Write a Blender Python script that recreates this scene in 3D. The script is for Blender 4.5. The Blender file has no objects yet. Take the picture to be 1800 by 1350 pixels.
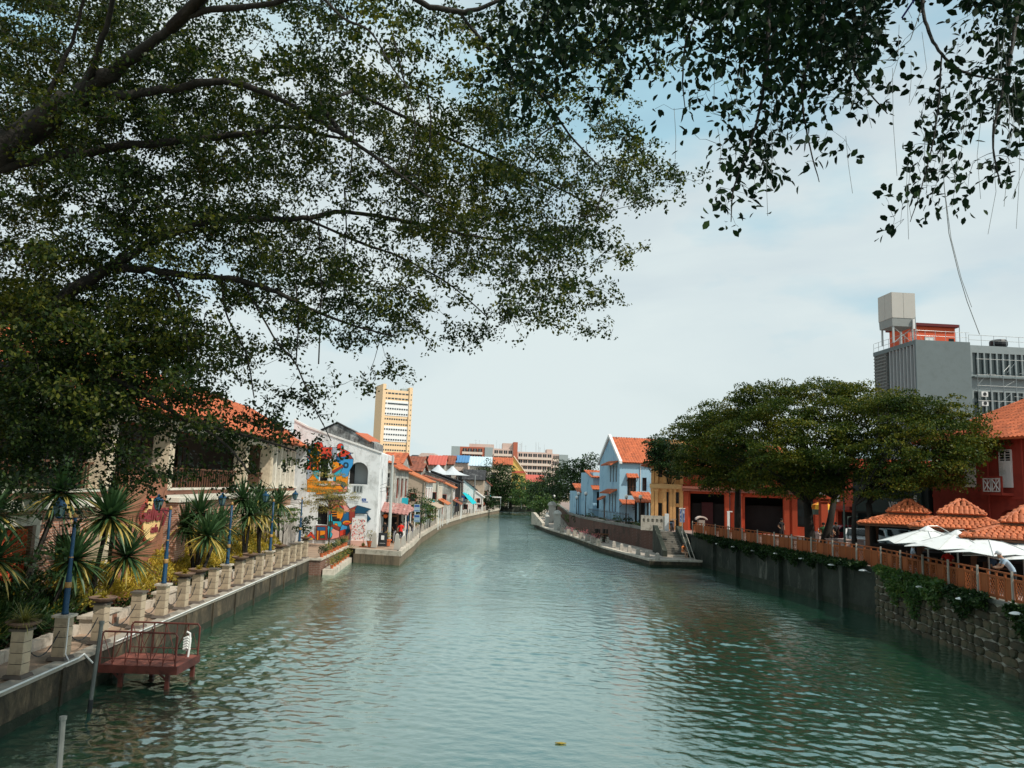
import bpy, math, random
import numpy as np
from mathutils import Vector, Matrix, Quaternion
from math import radians as rad, sin, cos, pi, atan2
random.seed(7); RNG = np.random.default_rng(11)
S = bpy.context.scene
# ---------------------------------------------------------------- camera
FPX = 1350.0; PITCH = math.atan(180/1350); ROLL = .035; CZ = 5.5
_R0 = Vector((1,0,0)); _U0 = Vector((0,-sin(PITCH),cos(PITCH))); _F = Vector((0,cos(PITCH),sin(PITCH)))
_R = _R0*cos(ROLL)+_U0*sin(ROLL); _U = _U0*cos(ROLL)-_R0*sin(ROLL)
cd = bpy.data.cameras.new('camera'); cam = bpy.data.objects.new('camera', cd); S.collection.objects.link(cam)
cam.matrix_world = Matrix(((_R.x,_U.x,-_F.x,0),(_R.y,_U.y,-_F.y,0),(_R.z,_U.z,-_F.z,CZ),(0,0,0,1)))
cd.sensor_width = 36; cd.lens = 36*FPX/1800; cd.clip_start = .1; cd.clip_end = 4000
S.camera = cam
# ---------------------------------------------------------------- sky, sun, exposure
SUN_AZ, SUN_EL = 122, 50           # degrees clockwise from +Y
w = bpy.data.worlds.new("World"); S.world = w; w.use_nodes = True
nt = w.node_tree; nt.nodes.clear(); N = nt.nodes.new; Lk = nt.links.new
out = N('ShaderNodeOutputWorld'); sky = N('ShaderNodeTexSky'); sky.sky_type = 'NISHITA'; sky.sun_disc = False
sky.sun_elevation = rad(SUN_EL); sky.sun_rotation = rad(SUN_AZ); sky.air_density = 1.2; sky.dust_density = 1.5
b1 = N('ShaderNodeBackground'); b1.inputs[1].default_value = .12; Lk(sky.outputs[0], b1.inputs[0])
tc = N('ShaderNodeTexCoord'); mp = N('ShaderNodeMapping'); mp.inputs['Scale'].default_value = (1,1,2.6); mp.inputs['Rotation'].default_value=(0.25,.18,.4)
Lk(tc.outputs['Generated'], mp.inputs[0])
n1 = N('ShaderNodeTexNoise'); n1.inputs['Scale'].default_value = 2.1; n1.inputs['Detail'].default_value = 7; n1.inputs['Roughness'].default_value = .5; n1.inputs['Distortion'].default_value = .35
Lk(mp.outputs[0], n1.inputs[0])
rp = N('ShaderNodeValToRGB'); rp.color_ramp.elements[0].position = .40; rp.color_ramp.elements[0].color = (.74,.74,.74,1)
rp.color_ramp.elements[1].position = .57; rp.color_ramp.elements[1].color = (.97,.97,.97,1)
Lk(n1.outputs[0], rp.inputs[0])
n2 = N('ShaderNodeTexNoise'); n2.inputs['Scale'].default_value = 1.9; n2.inputs['Detail'].default_value = 6
Lk(mp.outputs[0], n2.inputs[0])
cr = N('ShaderNodeValToRGB'); cr.color_ramp.elements[0].position = .40; cr.color_ramp.elements[0].color = (.43,.69,.80,1)
cr.color_ramp.elements[1].position = .52; cr.color_ramp.elements[1].color = (.74,.835,.84,1)
Lk(n2.outputs[0], cr.inputs[0])
b2 = N('ShaderNodeBackground'); b2.inputs[1].default_value = 1.0; Lk(cr.outputs[0], b2.inputs[0])
ms = N('ShaderNodeMixShader'); Lk(rp.outputs[0], ms.inputs[0]); Lk(b1.outputs[0], ms.inputs[1]); Lk(b2.outputs[0], ms.inputs[2])
Lk(ms.outputs[0], out.inputs[0])
sd = bpy.data.lights.new('sun', 'SUN'); sd.energy = 4.2; sd.angle = rad(.6); sd.color = (1,.93,.82)
so = bpy.data.objects.new('sun', sd); S.collection.objects.link(so)
sdir = Vector((sin(rad(SUN_AZ))*cos(rad(SUN_EL)), cos(rad(SUN_AZ))*cos(rad(SUN_EL)), sin(rad(SUN_EL))))
so.rotation_euler = sdir.to_track_quat('Z','Y').to_euler()
S.view_settings.view_transform = 'Standard'; S.view_settings.look = 'None'; S.view_settings.gamma = 1
S.view_settings.exposure = 0.0; S.view_settings.use_curve_mapping = False
S.render.engine = 'CYCLES'; S.cycles.max_bounces = 5; S.cycles.diffuse_bounces = 3; S.cycles.transmission_bounces = 3
S.cycles.glossy_bounces = 3; S.cycles.transparent_max_bounces = 4

# ---------------------------------------------------------------- helpers
def ray(px, py): return _F + _R*((px-900)/FPX) - _U*((py-675)/FPX)
def W(px, py, y):
    d = ray(px,py); return Vector((0,0,CZ)) + d*(y/d.y)
def G(px, py, z):
    d = ray(px,py); return Vector((0,0,CZ)) + d*((z-CZ)/d.z)
def link(o, parent=None):
    S.collection.objects.link(o)
    if parent: o.parent = parent
    return o
def tag(o, label=None, cat=None, group=None, kind=None):
    if label: o['label'] = label
    if cat: o['category'] = cat
    if group: o['group'] = group
    if kind: o['kind'] = kind
    return o
def thing(name, label, cat, loc=(0,0,0), rz=0, group=None):
    o = bpy.data.objects.new(name, None); o.empty_display_size = .2; link(o)
    o.location = loc; o.rotation_euler = (0,0,rz); return tag(o, label, cat, group)
KIDS = {}
def copy_tree(o, parent=None):
    c = o.copy(); link(c, parent)
    if parent: KIDS.setdefault(parent.name, []).append(c)
    for ch in list(KIDS.get(o.name, [])): copy_tree(ch, c)
    return c
class MB:
    def __init__(s): s.v=[]; s.f=[]; s.m=[]
    def quad(s, *p, m=0):
        i=len(s.v); s.v += [tuple(q) for q in p]; s.f.append(tuple(range(i,i+len(p)))); s.m.append(m); return s
    def bb(s, x0,x1,y0,y1,z0,z1, m=0):
        i=len(s.v); s.v += [(x0,y0,z0),(x1,y0,z0),(x1,y1,z0),(x0,y1,z0),(x0,y0,z1),(x1,y0,z1),(x1,y1,z1),(x0,y1,z1)]
        for q in ((0,3,2,1),(4,5,6,7),(0,1,5,4),(1,2,6,5),(2,3,7,6),(3,0,4,7)): s.f.append(tuple(i+k for k in q)); s.m.append(m)
        return s
    def box(s, c, d, m=0, M=None):
        i=len(s.v); hx,hy,hz = d[0]/2,d[1]/2,d[2]/2
        for x,y,z in ((-1,-1,-1),(1,-1,-1),(1,1,-1),(-1,1,-1),(-1,-1,1),(1,-1,1),(1,1,1),(-1,1,1)):
            p = Vector((x*hx,y*hy,z*hz))
            if M is not None: p = M @ p
            s.v.append((c[0]+p.x,c[1]+p.y,c[2]+p.z))
        for q in ((0,3,2,1),(4,5,6,7),(0,1,5,4),(1,2,6,5),(2,3,7,6),(3,0,4,7)): s.f.append(tuple(i+k for k in q)); s.m.append(m)
        return s
    def taper(s, c, b, t, h, m=0):       # tapered block: bottom size b, top size t
        i=len(s.v)
        for (hx,hy),z in ((b,0),(t,h)):
            for x,y in ((-1,-1),(1,-1),(1,1),(-1,1)): s.v.append((c[0]+x*hx/2,c[1]+y*hy/2,c[2]+z))
        for q in ((0,3,2,1),(4,5,6,7),(0,1,5,4),(1,2,6,5),(2,3,7,6),(3,0,4,7)): s.f.append(tuple(i+k for k in q)); s.m.append(m)
        return s
    def prism(s, poly, a, b, ax='y', m=0):   # poly in the other two axes, extruded along ax
        i=len(s.v); n=len(poly)
        for d in (a,b):
            for p,q in poly:
                s.v.append({'y':(p,d,q),'x':(d,p,q),'z':(p,q,d)}[ax])
        s.f.append(tuple(range(i,i+n))); s.f.append(tuple(range(i+2*n-1,i+n-1,-1)))
        s.m += [m,m]
        for k in range(n):
            l=(k+1)%n; s.f.append((i+k,i+n+k,i+n+l,i+l)); s.m.append(m)
        return s
    def tube(s, pts, r, n=6, m=0, cap=True):
        pts=[Vector(p) for p in pts]; K=len(pts)
        if not hasattr(r,'__len__'): r=[r]*K
        i=len(s.v); up=Vector((0,0,1)); prev=None
        for k,p in enumerate(pts):
            t=(pts[min(k+1,K-1)]-pts[max(k-1,0)]).normalized()
            if prev is None:
                a=t.cross(up if abs(t.z)<.9 else Vector((1,0,0))).normalized()
            else:
                a=(prev-t*prev.dot(t)).normalized()
            prev=a; b=t.cross(a)
            for j in range(n):
                q=2*pi*j/n; s.v.append(tuple(p+(a*cos(q)+b*sin(q))*r[k]))
        for k in range(K-1):
            for j in range(n):
                l=(j+1)%n; s.f.append((i+k*n+j,i+k*n+l,i+(k+1)*n+l,i+(k+1)*n+j)); s.m.append(m)
        if cap:
            s.f.append(tuple(i+j for j in range(n))[::-1]); s.f.append(tuple(i+(K-1)*n+j for j in range(n))); s.m+=[m,m]
        return s
    def lathe(s, prof, c=(0,0,0), n=12, m=0):
        i=len(s.v); K=len(prof)
        for r,z in prof:
            for j in range(n): s.v.append((c[0]+r*cos(2*pi*j/n),c[1]+r*sin(2*pi*j/n),c[2]+z))
        for k in range(K-1):
            for j in range(n):
                l=(j+1)%n; s.f.append((i+k*n+j,i+k*n+l,i+(k+1)*n+l,i+(k+1)*n+j)); s.m.append(m)
        s.f.append(tuple(i+j for j in range(n))[::-1]); s.f.append(tuple(i+(K-1)*n+j for j in range(n))); s.m+=[m,m]
        return s
    def mesh(s, name, mats, smooth=False):
        me=bpy.data.meshes.new(name); me.from_pydata(s.v,[],s.f)
        if not isinstance(mats,(list,tuple)): mats=[mats]
        for q in mats: me.materials.append(q)
        if len(mats)>1: me.polygons.foreach_set('material_index', s.m)
        if smooth: me.polygons.foreach_set('use_smooth',[True]*len(s.f))
        me.update(); return me
    def build(s, name, mats, parent=None, label=None, kind=None, smooth=False):
        o=bpy.data.objects.new(name, s.mesh(name,mats,smooth)); link(o,parent)
        if label: o['label']=label
        if kind: o['kind']=kind
        if parent: KIDS.setdefault(parent.name,[]).append(o)
        return o
def part(name, me, parent, loc=(0,0,0), rot=(0,0,0), scale=None, label=None):
    o=bpy.data.objects.new(name, me); link(o,parent); o.location=loc; o.rotation_euler=rot
    if scale is not None: o.scale = scale if hasattr(scale,'__len__') else (scale,)*3
    if label: o['label']=label
    KIDS.setdefault(parent.name,[]).append(o); return o
def npmesh(name, V, F, mat, parent=None, smooth=False):
    """V (n,3) array, F (m,k) array of equal-sized faces"""
    me=bpy.data.meshes.new(name); V=np.ascontiguousarray(V,dtype=np.float32); F=np.ascontiguousarray(F,dtype=np.int32)
    me.vertices.add(len(V)); me.vertices.foreach_set('co',V.ravel())
    m,k=F.shape; me.loops.add(m*k); me.loops.foreach_set('vertex_index',F.ravel())
    me.polygons.add(m); me.polygons.foreach_set('loop_start',np.arange(0,m*k,k,dtype=np.int32))
    if smooth: me.polygons.foreach_set('use_smooth',np.ones(m,dtype=bool))
    for q in (mat if isinstance(mat,(list,tuple)) else [mat]): me.materials.append(q)
    me.update(calc_edges=True); me.validate()
    o=bpy.data.objects.new(name,me); link(o,parent)
    if parent: KIDS.setdefault(parent.name,[]).append(o)
    return o

# ---------------------------------------------------------------- materials
MATS={}
def mat(name, col, rough=.85, var=.25, scale=1.5, stain=None, streak=None, bump=.0, bscale=30, metal=0, rnd=0, spec=.35, brick=None, island=0):
    """stain=(colour, amount, scale) blotches; streak=(colour, amount) vertical runs; brick=(w,h,mortar colour)"""
    if name in MATS: return MATS[name]
    m=bpy.data.materials.new(name); m.use_nodes=True; t=m.node_tree; P=t.nodes['Principled BSDF']; n=t.nodes.new; l=t.links.new
    P.inputs['Roughness'].default_value=rough; P.inputs['Metallic'].default_value=metal; P.inputs['Specular IOR Level'].default_value=spec
    c=n('ShaderNodeTexCoord'); co=c.outputs['Object']
    ns=n('ShaderNodeTexNoise'); ns.inputs['Scale'].default_value=scale; ns.inputs['Detail'].default_value=6; ns.inputs['Roughness'].default_value=.65; l(co,ns.inputs[0])
    def rgb(a): return (a[0],a[1],a[2],1)
    mx=n('ShaderNodeMix'); mx.data_type='RGBA'; l(ns.outputs[0],mx.inputs[0])
    mx.inputs[6].default_value=rgb([x*(1-var) for x in col]); mx.inputs[7].default_value=rgb([min(1,x*(1+var)) for x in col])
    cur=mx.outputs[2]
    def over(colr, facsock):
        nonlocal cur
        q=n('ShaderNodeMix'); q.data_type='RGBA'; l(facsock,q.inputs[0]); l(cur,q.inputs[6]); q.inputs[7].default_value=rgb(colr); cur=q.outputs[2]
    if brick:
        bt=n('ShaderNodeTexBrick'); bt.inputs['Brick Width'].default_value=brick[0]; bt.inputs['Row Height'].default_value=brick[1]
        bt.inputs['Mortar Size'].default_value=brick[1]*.09; bt.inputs['Scale'].default_value=1; bt.inputs['Mortar'].default_value=(1,1,1,1)
        bt.inputs['Color1'].default_value=(0,0,0,1); bt.inputs['Color2'].default_value=(0,0,0,1)
        mpx=n('ShaderNodeMapping'); mpx.inputs['Rotation'].default_value=(rad(90),0,0); l(co,mpx.inputs[0]); l(mpx.outputs[0],bt.inputs[0])
        over(brick[2], bt.outputs['Fac'])
    if stain:
        s2=n('ShaderNodeTexNoise'); s2.inputs['Scale'].default_value=stain[2]; s2.inputs['Detail'].default_value=8; s2.inputs['Roughness'].default_value=.7; l(co,s2.inputs[0])
        rr=n('ShaderNodeValToRGB'); a=stain[1]; rr.color_ramp.elements[0].position=.62-.25*a; rr.color_ramp.elements[1].position=.72-.12*a
        rr.color_ramp.elements[1].color=(.85,.85,.85,1); l(s2.outputs[0],rr.inputs[0]); over(stain[0], rr.outputs[0])
    if streak:
        mm=n('ShaderNodeMapping'); mm.inputs['Scale'].default_value=(1.15,1.15,.30); l(co,mm.inputs[0])
        s3=n('ShaderNodeTexNoise'); s3.inputs['Scale'].default_value=1.2; s3.inputs['Detail'].default_value=9; s3.inputs['Roughness'].default_value=.78; s3.inputs['Distortion'].default_value=.6; l(mm.outputs[0],s3.inputs[0])
        rr=n('ShaderNodeValToRGB'); a=streak[1]; rr.color_ramp.elements[0].position=.60-.25*a; rr.color_ramp.elements[1].position=.74-.15*a
        rr.color_ramp.elements[1].color=(.85,.85,.85,1); l(s3.outputs[0],rr.inputs[0]); over(streak[0], rr.outputs[0])
    if rnd or island:
        hs=n('ShaderNodeHueSaturation')
        src=n('ShaderNodeObjectInfo').outputs['Random'] if rnd else n('ShaderNodeNewGeometry').outputs['Random Per Island']
        a=rnd or island
        mr=n('ShaderNodeMapRange'); mr.inputs[3].default_value=1-a; mr.inputs[4].default_value=1+a; l(src,mr.inputs[0]); l(mr.outputs[0],hs.inputs['Value']); l(cur,hs.inputs['Color']); cur=hs.outputs[0]
    l(cur,P.inputs['Base Color'])
    if bump:
        b=n('ShaderNodeBump'); b.inputs['Strength'].default_value=bump; b.inputs['Distance'].default_value=.03
        nb=n('ShaderNodeTexNoise'); nb.inputs['Scale'].default_value=bscale; nb.inputs['Detail'].default_value=5; l(co,nb.inputs[0]); l(nb.outputs[0],b.inputs['Height']); l(b.outputs[0],P.inputs['Normal'])
    MATS[name]=m; return m
def leafmat(name, cols, trans=.3, rough=.45, spec=.3, nscale=.7):
    """cols: three colours picked leaf by leaf; big slow noise moves the mix between clumps"""
    if name in MATS: return MATS[name]
    m=bpy.data.materials.new(name); m.use_nodes=True; t=m.node_tree; P=t.nodes['Principled BSDF']; n=t.nodes.new; l=t.links.new
    g=n('ShaderNodeNewGeometry'); c=n('ShaderNodeTexCoord'); ns=n('ShaderNodeTexNoise'); ns.inputs['Scale'].default_value=nscale; ns.inputs['Detail'].default_value=2; l(c.outputs['Object'],ns.inputs[0])
    a=n('ShaderNodeMath'); a.operation='MULTIPLY_ADD'; l(g.outputs['Random Per Island'],a.inputs[0]); a.inputs[1].default_value=.55; 
    b=n('ShaderNodeMath'); b.operation='MULTIPLY_ADD'; l(ns.outputs[0],b.inputs[0]); b.inputs[1].default_value=1.3; b.inputs[2].default_value=-.45; l(b.outputs[0],a.inputs[2])
    r=n('ShaderNodeValToRGB'); l(a.outputs[0],r.inputs[0]); e=r.color_ramp.elements
    e[0].position=.1; e[0].color=(*cols[0],1); e[1].position=.95; e[1].color=(*cols[2],1); x=e.new(.5); x.color=(*cols[1],1)
    l(r.outputs[0],P.inputs['Base Color']); P.inputs['Roughness'].default_value=rough; P.inputs['Specular IOR Level'].default_value=spec
    if trans>0:
        tr=n('ShaderNodeBsdfTranslucent'); hs=n('ShaderNodeHueSaturation'); hs.inputs['Value'].default_value=1.6; hs.inputs['Saturation'].default_value=1.1; l(r.outputs[0],hs.inputs['Color']); l(hs.outputs[0],tr.inputs[0])
        mx=n('ShaderNodeMixShader'); mx.inputs[0].default_value=trans; l(P.outputs[0],mx.inputs[1]); l(tr.outputs[0],mx.inputs[2]); l(mx.outputs[0],t.nodes['Material Output'].inputs[0])
    MATS[name]=m; return m
def glass(name='dark_glass', col=(.015,.02,.022), rough=.12): return mat(name,col,rough=rough,var=.3,spec=.5)

M_conc = mat('concrete',(.34,.31,.26),var=.2,stain=((.10,.09,.07),.4,.9),bump=.3)
M_wallface = mat('river_wall_face',(.30,.22,.13),var=.5,scale=1.1,streak=((.022,.019,.013),1.35),stain=((.030,.030,.020),1.25,.9),bump=.5,bscale=14)
M_path = mat('path_paving',(.34,.24,.17),var=.2,stain=((.16,.12,.09),.5,1.2),bump=.2)
M_curb = mat('pale_curb',(.52,.46,.38),var=.2,stain=((.2,.17,.13),.5,2),bump=.3)
M_white = mat('white_paint',(.72,.72,.70),var=.08,stain=((.35,.34,.31),.25,1.1))
M_whitedirty = mat('white_plaster_dirty',(.60,.58,.53),var=.18,streak=((.10,.10,.09),.75),stain=((.22,.20,.17),.6,1.3))
M_mossy = mat('mossy_concrete',(.032,.038,.028),var=.35,streak=((.15,.155,.125),.22),stain=((.008,.014,.008),.95,.5),bump=.6,bscale=9)
M_brick = mat('brick_wall',(.16,.075,.05),var=.25,brick=(.3,.1,(.25,.2,.17)),stain=((.04,.03,.025),.45,.8))
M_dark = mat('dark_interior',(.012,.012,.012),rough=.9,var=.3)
M_tile = mat('terracotta_tile',(.46,.115,.045),var=.3,scale=3,stain=((.20,.07,.035),.35,2.2),rough=.75,bump=.3,island=.25)
M_tile2 = mat('terracotta_tile_bright',(.46,.125,.045),var=.22,scale=4,stain=((.26,.08,.04),.3,3),rough=.6,rnd=.2)
M_bark = mat('bark',(.020,.017,.013),var=.4,scale=5,bump=.9,bscale=18,streak=((.05,.045,.035),.3))
M_wood = mat('brown_wood',(.12,.055,.03),var=.35,scale=4)
M_iron = mat('black_iron',(.02,.022,.024),rough=.5,var=.2)
M_galv = mat('galvanised_steel',(.42,.44,.43),rough=.45,var=.25,metal=.6,scale=6)
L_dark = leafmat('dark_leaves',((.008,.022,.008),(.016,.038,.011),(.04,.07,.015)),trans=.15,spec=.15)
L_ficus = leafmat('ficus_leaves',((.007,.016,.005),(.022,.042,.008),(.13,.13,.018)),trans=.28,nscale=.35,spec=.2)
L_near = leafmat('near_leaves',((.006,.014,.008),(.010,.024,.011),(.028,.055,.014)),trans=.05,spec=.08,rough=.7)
L_rain = leafmat('rain_tree_leaves',((.016,.034,.008),(.05,.075,.012),(.19,.165,.022)),trans=.2,nscale=.5,spec=.12)
L_yucca = leafmat('sword_leaves',((.02,.05,.022),(.035,.08,.03),(.07,.12,.04)),trans=.12,nscale=1.5)
L_yellow = leafmat('golden_leaves',((.17,.17,.028),(.36,.27,.035),(.52,.36,.05)),trans=.2,nscale=.8)
L_olive = leafmat('olive_leaves',((.14,.14,.03),(.25,.21,.05),(.38,.28,.09)),trans=.2,nscale=1)
L_mid = leafmat('green_leaves',((.03,.07,.02),(.06,.12,.03),(.14,.18,.04)),trans=.25,nscale=1)

# ---------------------------------------------------------------- foliage
def unit(a): return a/np.maximum(np.linalg.norm(a,axis=-1,keepdims=True),1e-9)
def leaves(name, C, size, material, parent=None, axis=None, upbias=.8, wid=.42, shape='fold', jitter=.25, kind=None, rng=RNG):
    C=np.asarray(C,float); n=len(C); size=np.broadcast_to(size,(n,))*(1+jitter*rng.uniform(-1,1,n))
    a=rng.normal(size=(n,3)) if axis is None else np.asarray(axis,float)+0
    a=unit(a); nn=rng.normal(size=(n,3))+np.array([0,0,upbias*2]); nn=unit(nn-(nn*a).sum(1,keepdims=True)*a); b=np.cross(a,nn)
    L=size[:,None]; w=L*wid/2
    if shape=='fold':
        k=6; V=np.empty((n,6,3)); V[:,0]=C; V[:,1]=C+a*L
        V[:,2]=C+a*L*.32+b*w*.95+nn*w*.35; V[:,3]=C+a*L*.70+b*w*.8+nn*w*.30
        V[:,4]=C+a*L*.32-b*w*.95+nn*w*.35; V[:,5]=C+a*L*.70-b*w*.8+nn*w*.30
        i=np.arange(n)[:,None]*6; F=np.concatenate([i+np.array([[0,2,3,1]]),i+np.array([[0,1,5,4]])])
    else:
        V=np.empty((n,4,3)); V[:,0]=C-a*L*.5; V[:,1]=C+b*w; V[:,2]=C+a*L*.5; V[:,3]=C-b*w
        i=np.arange(n)[:,None]*4; F=i+np.array([[0,1,2,3]])
    o=npmesh(name,V.reshape(-1,3),F,material,parent)
    if kind: o['kind']=kind
    return o
def clump_tree(name, label, base, blobs, mat_l, leaf=.14, per=46, clump_r=.6, density=1., trunk_r=.3, trunks=None, cat='tree', group=None, bark=None, upb=.8, seed=1, shape='quad'):
    """blobs: (centre, (rx,ry,rz)) ellipsoids in world coordinates; clumps of leaves sit on and inside them"""
    rng=np.random.default_rng(seed)
    t=thing(name,label,cat,base,0,group); B=Vector(base)
    cs=[]; mb=MB()
    for (c,r) in blobs:
        vol=(r[0]*r[1]+r[0]*r[2]+r[1]*r[2])/3*4*pi; k=max(6,int(density*vol/(clump_r**2*2.2)))
        d=unit(rng.normal(size=(k,3))); rr=rng.uniform(.55,1.05,(k,1))**.6
        p=np.array(c)+d*rr*np.array(r); p+=rng.normal(size=p.shape)*clump_r*.35; cs.append(p)
    cs=np.concatenate(cs); K=len(cs)
    cl=clump_r*rng.uniform(.6,1.25,K)
    d=unit(rng.normal(size=(K,per,3))); d[:,:,2]=np.where(d[:,:,2]<-.35,-d[:,:,2]*.6,d[:,:,2])
    rr=rng.uniform(.35,1,(K,per,1))**.5
    rr=np.where(rng.uniform(0,1,rr.shape)<.7,.78+.25*rr,rr)
    P=cs[:,None,:]+d*rr*cl[:,None,None]*np.array([1.15,1.15,.62])
    P=P.reshape(-1,3)-np.array(base)
    leaves('crown',P,leaf,mat_l,t,upbias=upb,wid=.6,shape=shape,jitter=.4,rng=rng,kind='stuff')
    # trunk and limbs: from the fork to a sample of clumps
    forks=trunks or [((0,0,0),(0,0,(blobs[0][0][2]-base[2])*.55),trunk_r)]
    for a,f,r in forks:
        a=Vector(a); f=Vector(f); mid=(a+f)/2+Vector((random.uniform(-.2,.2),random.uniform(-.2,.2),0))*r*3
        mb.tube([a-Vector((0,0,.2)),a+(mid-a)*.15,mid,f],[r*1.5,r*1.1,r*.9,r*.7],8)
        idx=rng.permutation(K)[:max(6,K//10//len(forks))]
        for j in idx:
            e=Vector(cs[j])-B
            if (e-f).length>14*max(1,r*2.2): continue
            m1=f+(e-f)*.35+Vector((0,0,.3*(e-f).length*.25)); m2=f+(e-f)*.7+Vector((rng.normal()*.2,rng.normal()*.2,.1))
            mb.tube([f-Vector((0,0,.1)),m1,m2,e],[r*.42,r*.25,r*.13,r*.05],5,cap=False)
    mb.build('trunk',bark or M_bark,t,smooth=True)
    return t

# ================================================================ SETTING
def struct(o, kind='structure'): o['kind']=kind; return o
LE = [(-9.9,-40),(-10.15,8),(-10.3,16.6),(-10.55,21.7),(-10.85,30.8),(-11.4,45.6)]      # left river edge
def lex(y): return float(np.interp(y,[p[1] for p in LE],[p[0] for p in LE]))
pl=[G(563,984,.9),G(610,961,.9)]; cv=[G(x,y,.9) for x,y in ((622,965),(703,970),(712,962),(725,953),(740,938),(775,918),(820,905),(850,899),(878,894))]
LC=[(p.x,p.y) for p in cv]
LOW=[(13.9,58.0),(10.6,57.6)]+[(p.x,p.y) for p in (G(x,y,.5) for x,y in ((1063,963),(1001,941),(960,929),(940,920),(939,912),(945,905)))]+[(8.5,180)]
RI=[(12.9,65.2),(10.2,79.5),(8.6,92),(8.2,104),(9,125),(11,185)]                        # brick wall behind the low quay
RW=[(14.6,61.8),(16.4,48),(17.7,37.5),(16.6,25.3),(15.8,12),(15.4,-40)]                 # high right wall
# base sheet to the horizon, then land on top of it
struct(MB().quad((-2500,-300,-2.2),(2500,-300,-2.2),(2500,3500,-2.2),(-2500,3500,-2.2)).build('ground',mat('river_bed',(.05,.055,.04),var=.3)))
M_soil=mat('trodden_earth',(.17,.13,.09),var=.3,stain=((.06,.07,.03),.5,.4),bump=.3)
def land(name, poly, z0, z1, top, side):
    mb=MB(); n=len(poly)
    mb.quad(*[(x,y,z1) for x,y in poly],m=0)
    for i in range(n):
        a,b=poly[i],poly[(i+1)%n]; mb.quad((a[0],a[1],z0),(b[0],b[1],z0),(b[0],b[1],z1),(a[0],a[1],z1),m=1)
    return struct(mb.build(name,[top,side]))
inl=[(x-.3,y) for x,y in LE]
land('left_bank_ground', inl+[(pl[0].x-.3,46.2),(pl[1].x-.4,pl[1].y)]+[(LC[0][0],LC[0][1]+.3),(LC[1][0]-.3,LC[1][1]+.3)]+[(x-.25,y) for x,y in LC[2:]]+[(LC[-1][0],172),(8.2,172),(8.2,186),(300,186),(900,3000),(-900,3000),(-900,-40)], -2.1,.9, M_path,M_mossy)
land('right_street_ground', [(x+.25,y) for x,y in RW]+[(400,-40),(400,186),(11.3,186)]+[(x+.25,y) for x,y in RI[::-1][1:]]+[(13.2,65.2),(14.8,65.2)], -2.1,2.2, mat('street_paving',(.30,.22,.19),var=.2,stain=((.12,.09,.08),.5,.7),bump=.2),M_mossy)
land('low_quay', [(x+.25,y+.2) for x,y in LOW]+[(x,y) for x,y in RI[::-1]]+[(14.55,65.2),(14.4,58.3)], -2.1,.5, mat('quay_paving',(.36,.31,.26),var=.2,stain=((.15,.13,.11),.5,.8)),M_mossy)
# ---- river: one displaced sheet near, flat far
M_water=bpy.data.materials.new('river_water'); M_water.use_nodes=True; t=M_water.node_tree; P=t.nodes['Principled BSDF']; n=t.nodes.new; l=t.links.new
P.inputs['Roughness'].default_value=.6; P.inputs['Specular IOR Level'].default_value=0
c=n('ShaderNodeTexCoord'); ns=n('ShaderNodeTexNoise'); ns.inputs['Scale'].default_value=.12; ns.inputs['Detail'].default_value=4; l(c.outputs['Object'],ns.inputs[0])
mx=n('ShaderNodeMix'); mx.data_type='RGBA'; l(ns.outputs[0],mx.inputs[0]); mx.inputs[6].default_value=(.011,.050,.029,1); mx.inputs[7].default_value=(.018,.068,.042,1); l(mx.outputs[2],P.inputs['Base Color'])
mpw=n('ShaderNodeMapping'); mpw.inputs['Scale'].default_value=(1,1.5,1); l(c.outputs['Object'],mpw.inputs[0])
na=n('ShaderNodeTexNoise'); na.inputs['Scale'].default_value=6.5; na.inputs['Detail'].default_value=4; na.inputs['Roughness'].default_value=.55; l(mpw.outputs[0],na.inputs[0])
nf_=n('ShaderNodeTexNoise'); nf_.inputs['Scale'].default_value=.8; nf_.inputs['Detail'].default_value=6; nf_.inputs['Roughness'].default_value=.62; l(mpw.outputs[0],nf_.inputs[0])
sp_=n('ShaderNodeSeparateXYZ'); l(c.outputs['Object'],sp_.inputs[0]); rg_=n('ShaderNodeMapRange'); rg_.inputs[1].default_value=24; rg_.inputs[2].default_value=65; l(sp_.outputs[1],rg_.inputs[0])
bp0=n('ShaderNodeBump'); bp0.inputs['Distance'].default_value=.30; wl=n('ShaderNodeTexNoise'); wl.inputs['Scale'].default_value=.07; wl.inputs['Detail'].default_value=4; wl.inputs['Distortion'].default_value=1.0; l(mpw.outputs[0],wl.inputs[0]); wr_=n('ShaderNodeMapRange'); wr_.inputs[1].default_value=.4; wr_.inputs[2].default_value=.62; wr_.inputs[3].default_value=.5; l(wl.outputs[0],wr_.inputs[0])
ml_=n('ShaderNodeMath'); ml_.operation='MULTIPLY'; l(rg_.outputs[0],ml_.inputs[0]); l(wr_.outputs[0],ml_.inputs[1]); l(ml_.outputs[0],bp0.inputs['Strength']); l(nf_.outputs[0],bp0.inputs['Height'])
bp=n('ShaderNodeBump'); l(bp0.outputs[0],bp.inputs['Normal']); bp.inputs['Strength'].default_value=.42; bp.inputs['Distance'].default_value=.016; l(na.outputs[0],bp.inputs['Height']); l(bp.outputs[0],P.inputs['Normal'])
gl=n('ShaderNodeBsdfGlossy'); gl.inputs['Roughness'].default_value=.035; gl.inputs['Color'].default_value=(.84,.96,.925,1); l(bp.outputs[0],gl.inputs['Normal'])
lw=n('ShaderNodeLayerWeight'); lw.inputs['Blend'].default_value=.5; l(bp.outputs[0],lw.inputs['Normal']); pw=n('ShaderNodeMath'); pw.operation='POWER'; l(lw.outputs['Facing'],pw.inputs[0]); pw.inputs[1].default_value=1.9
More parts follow.
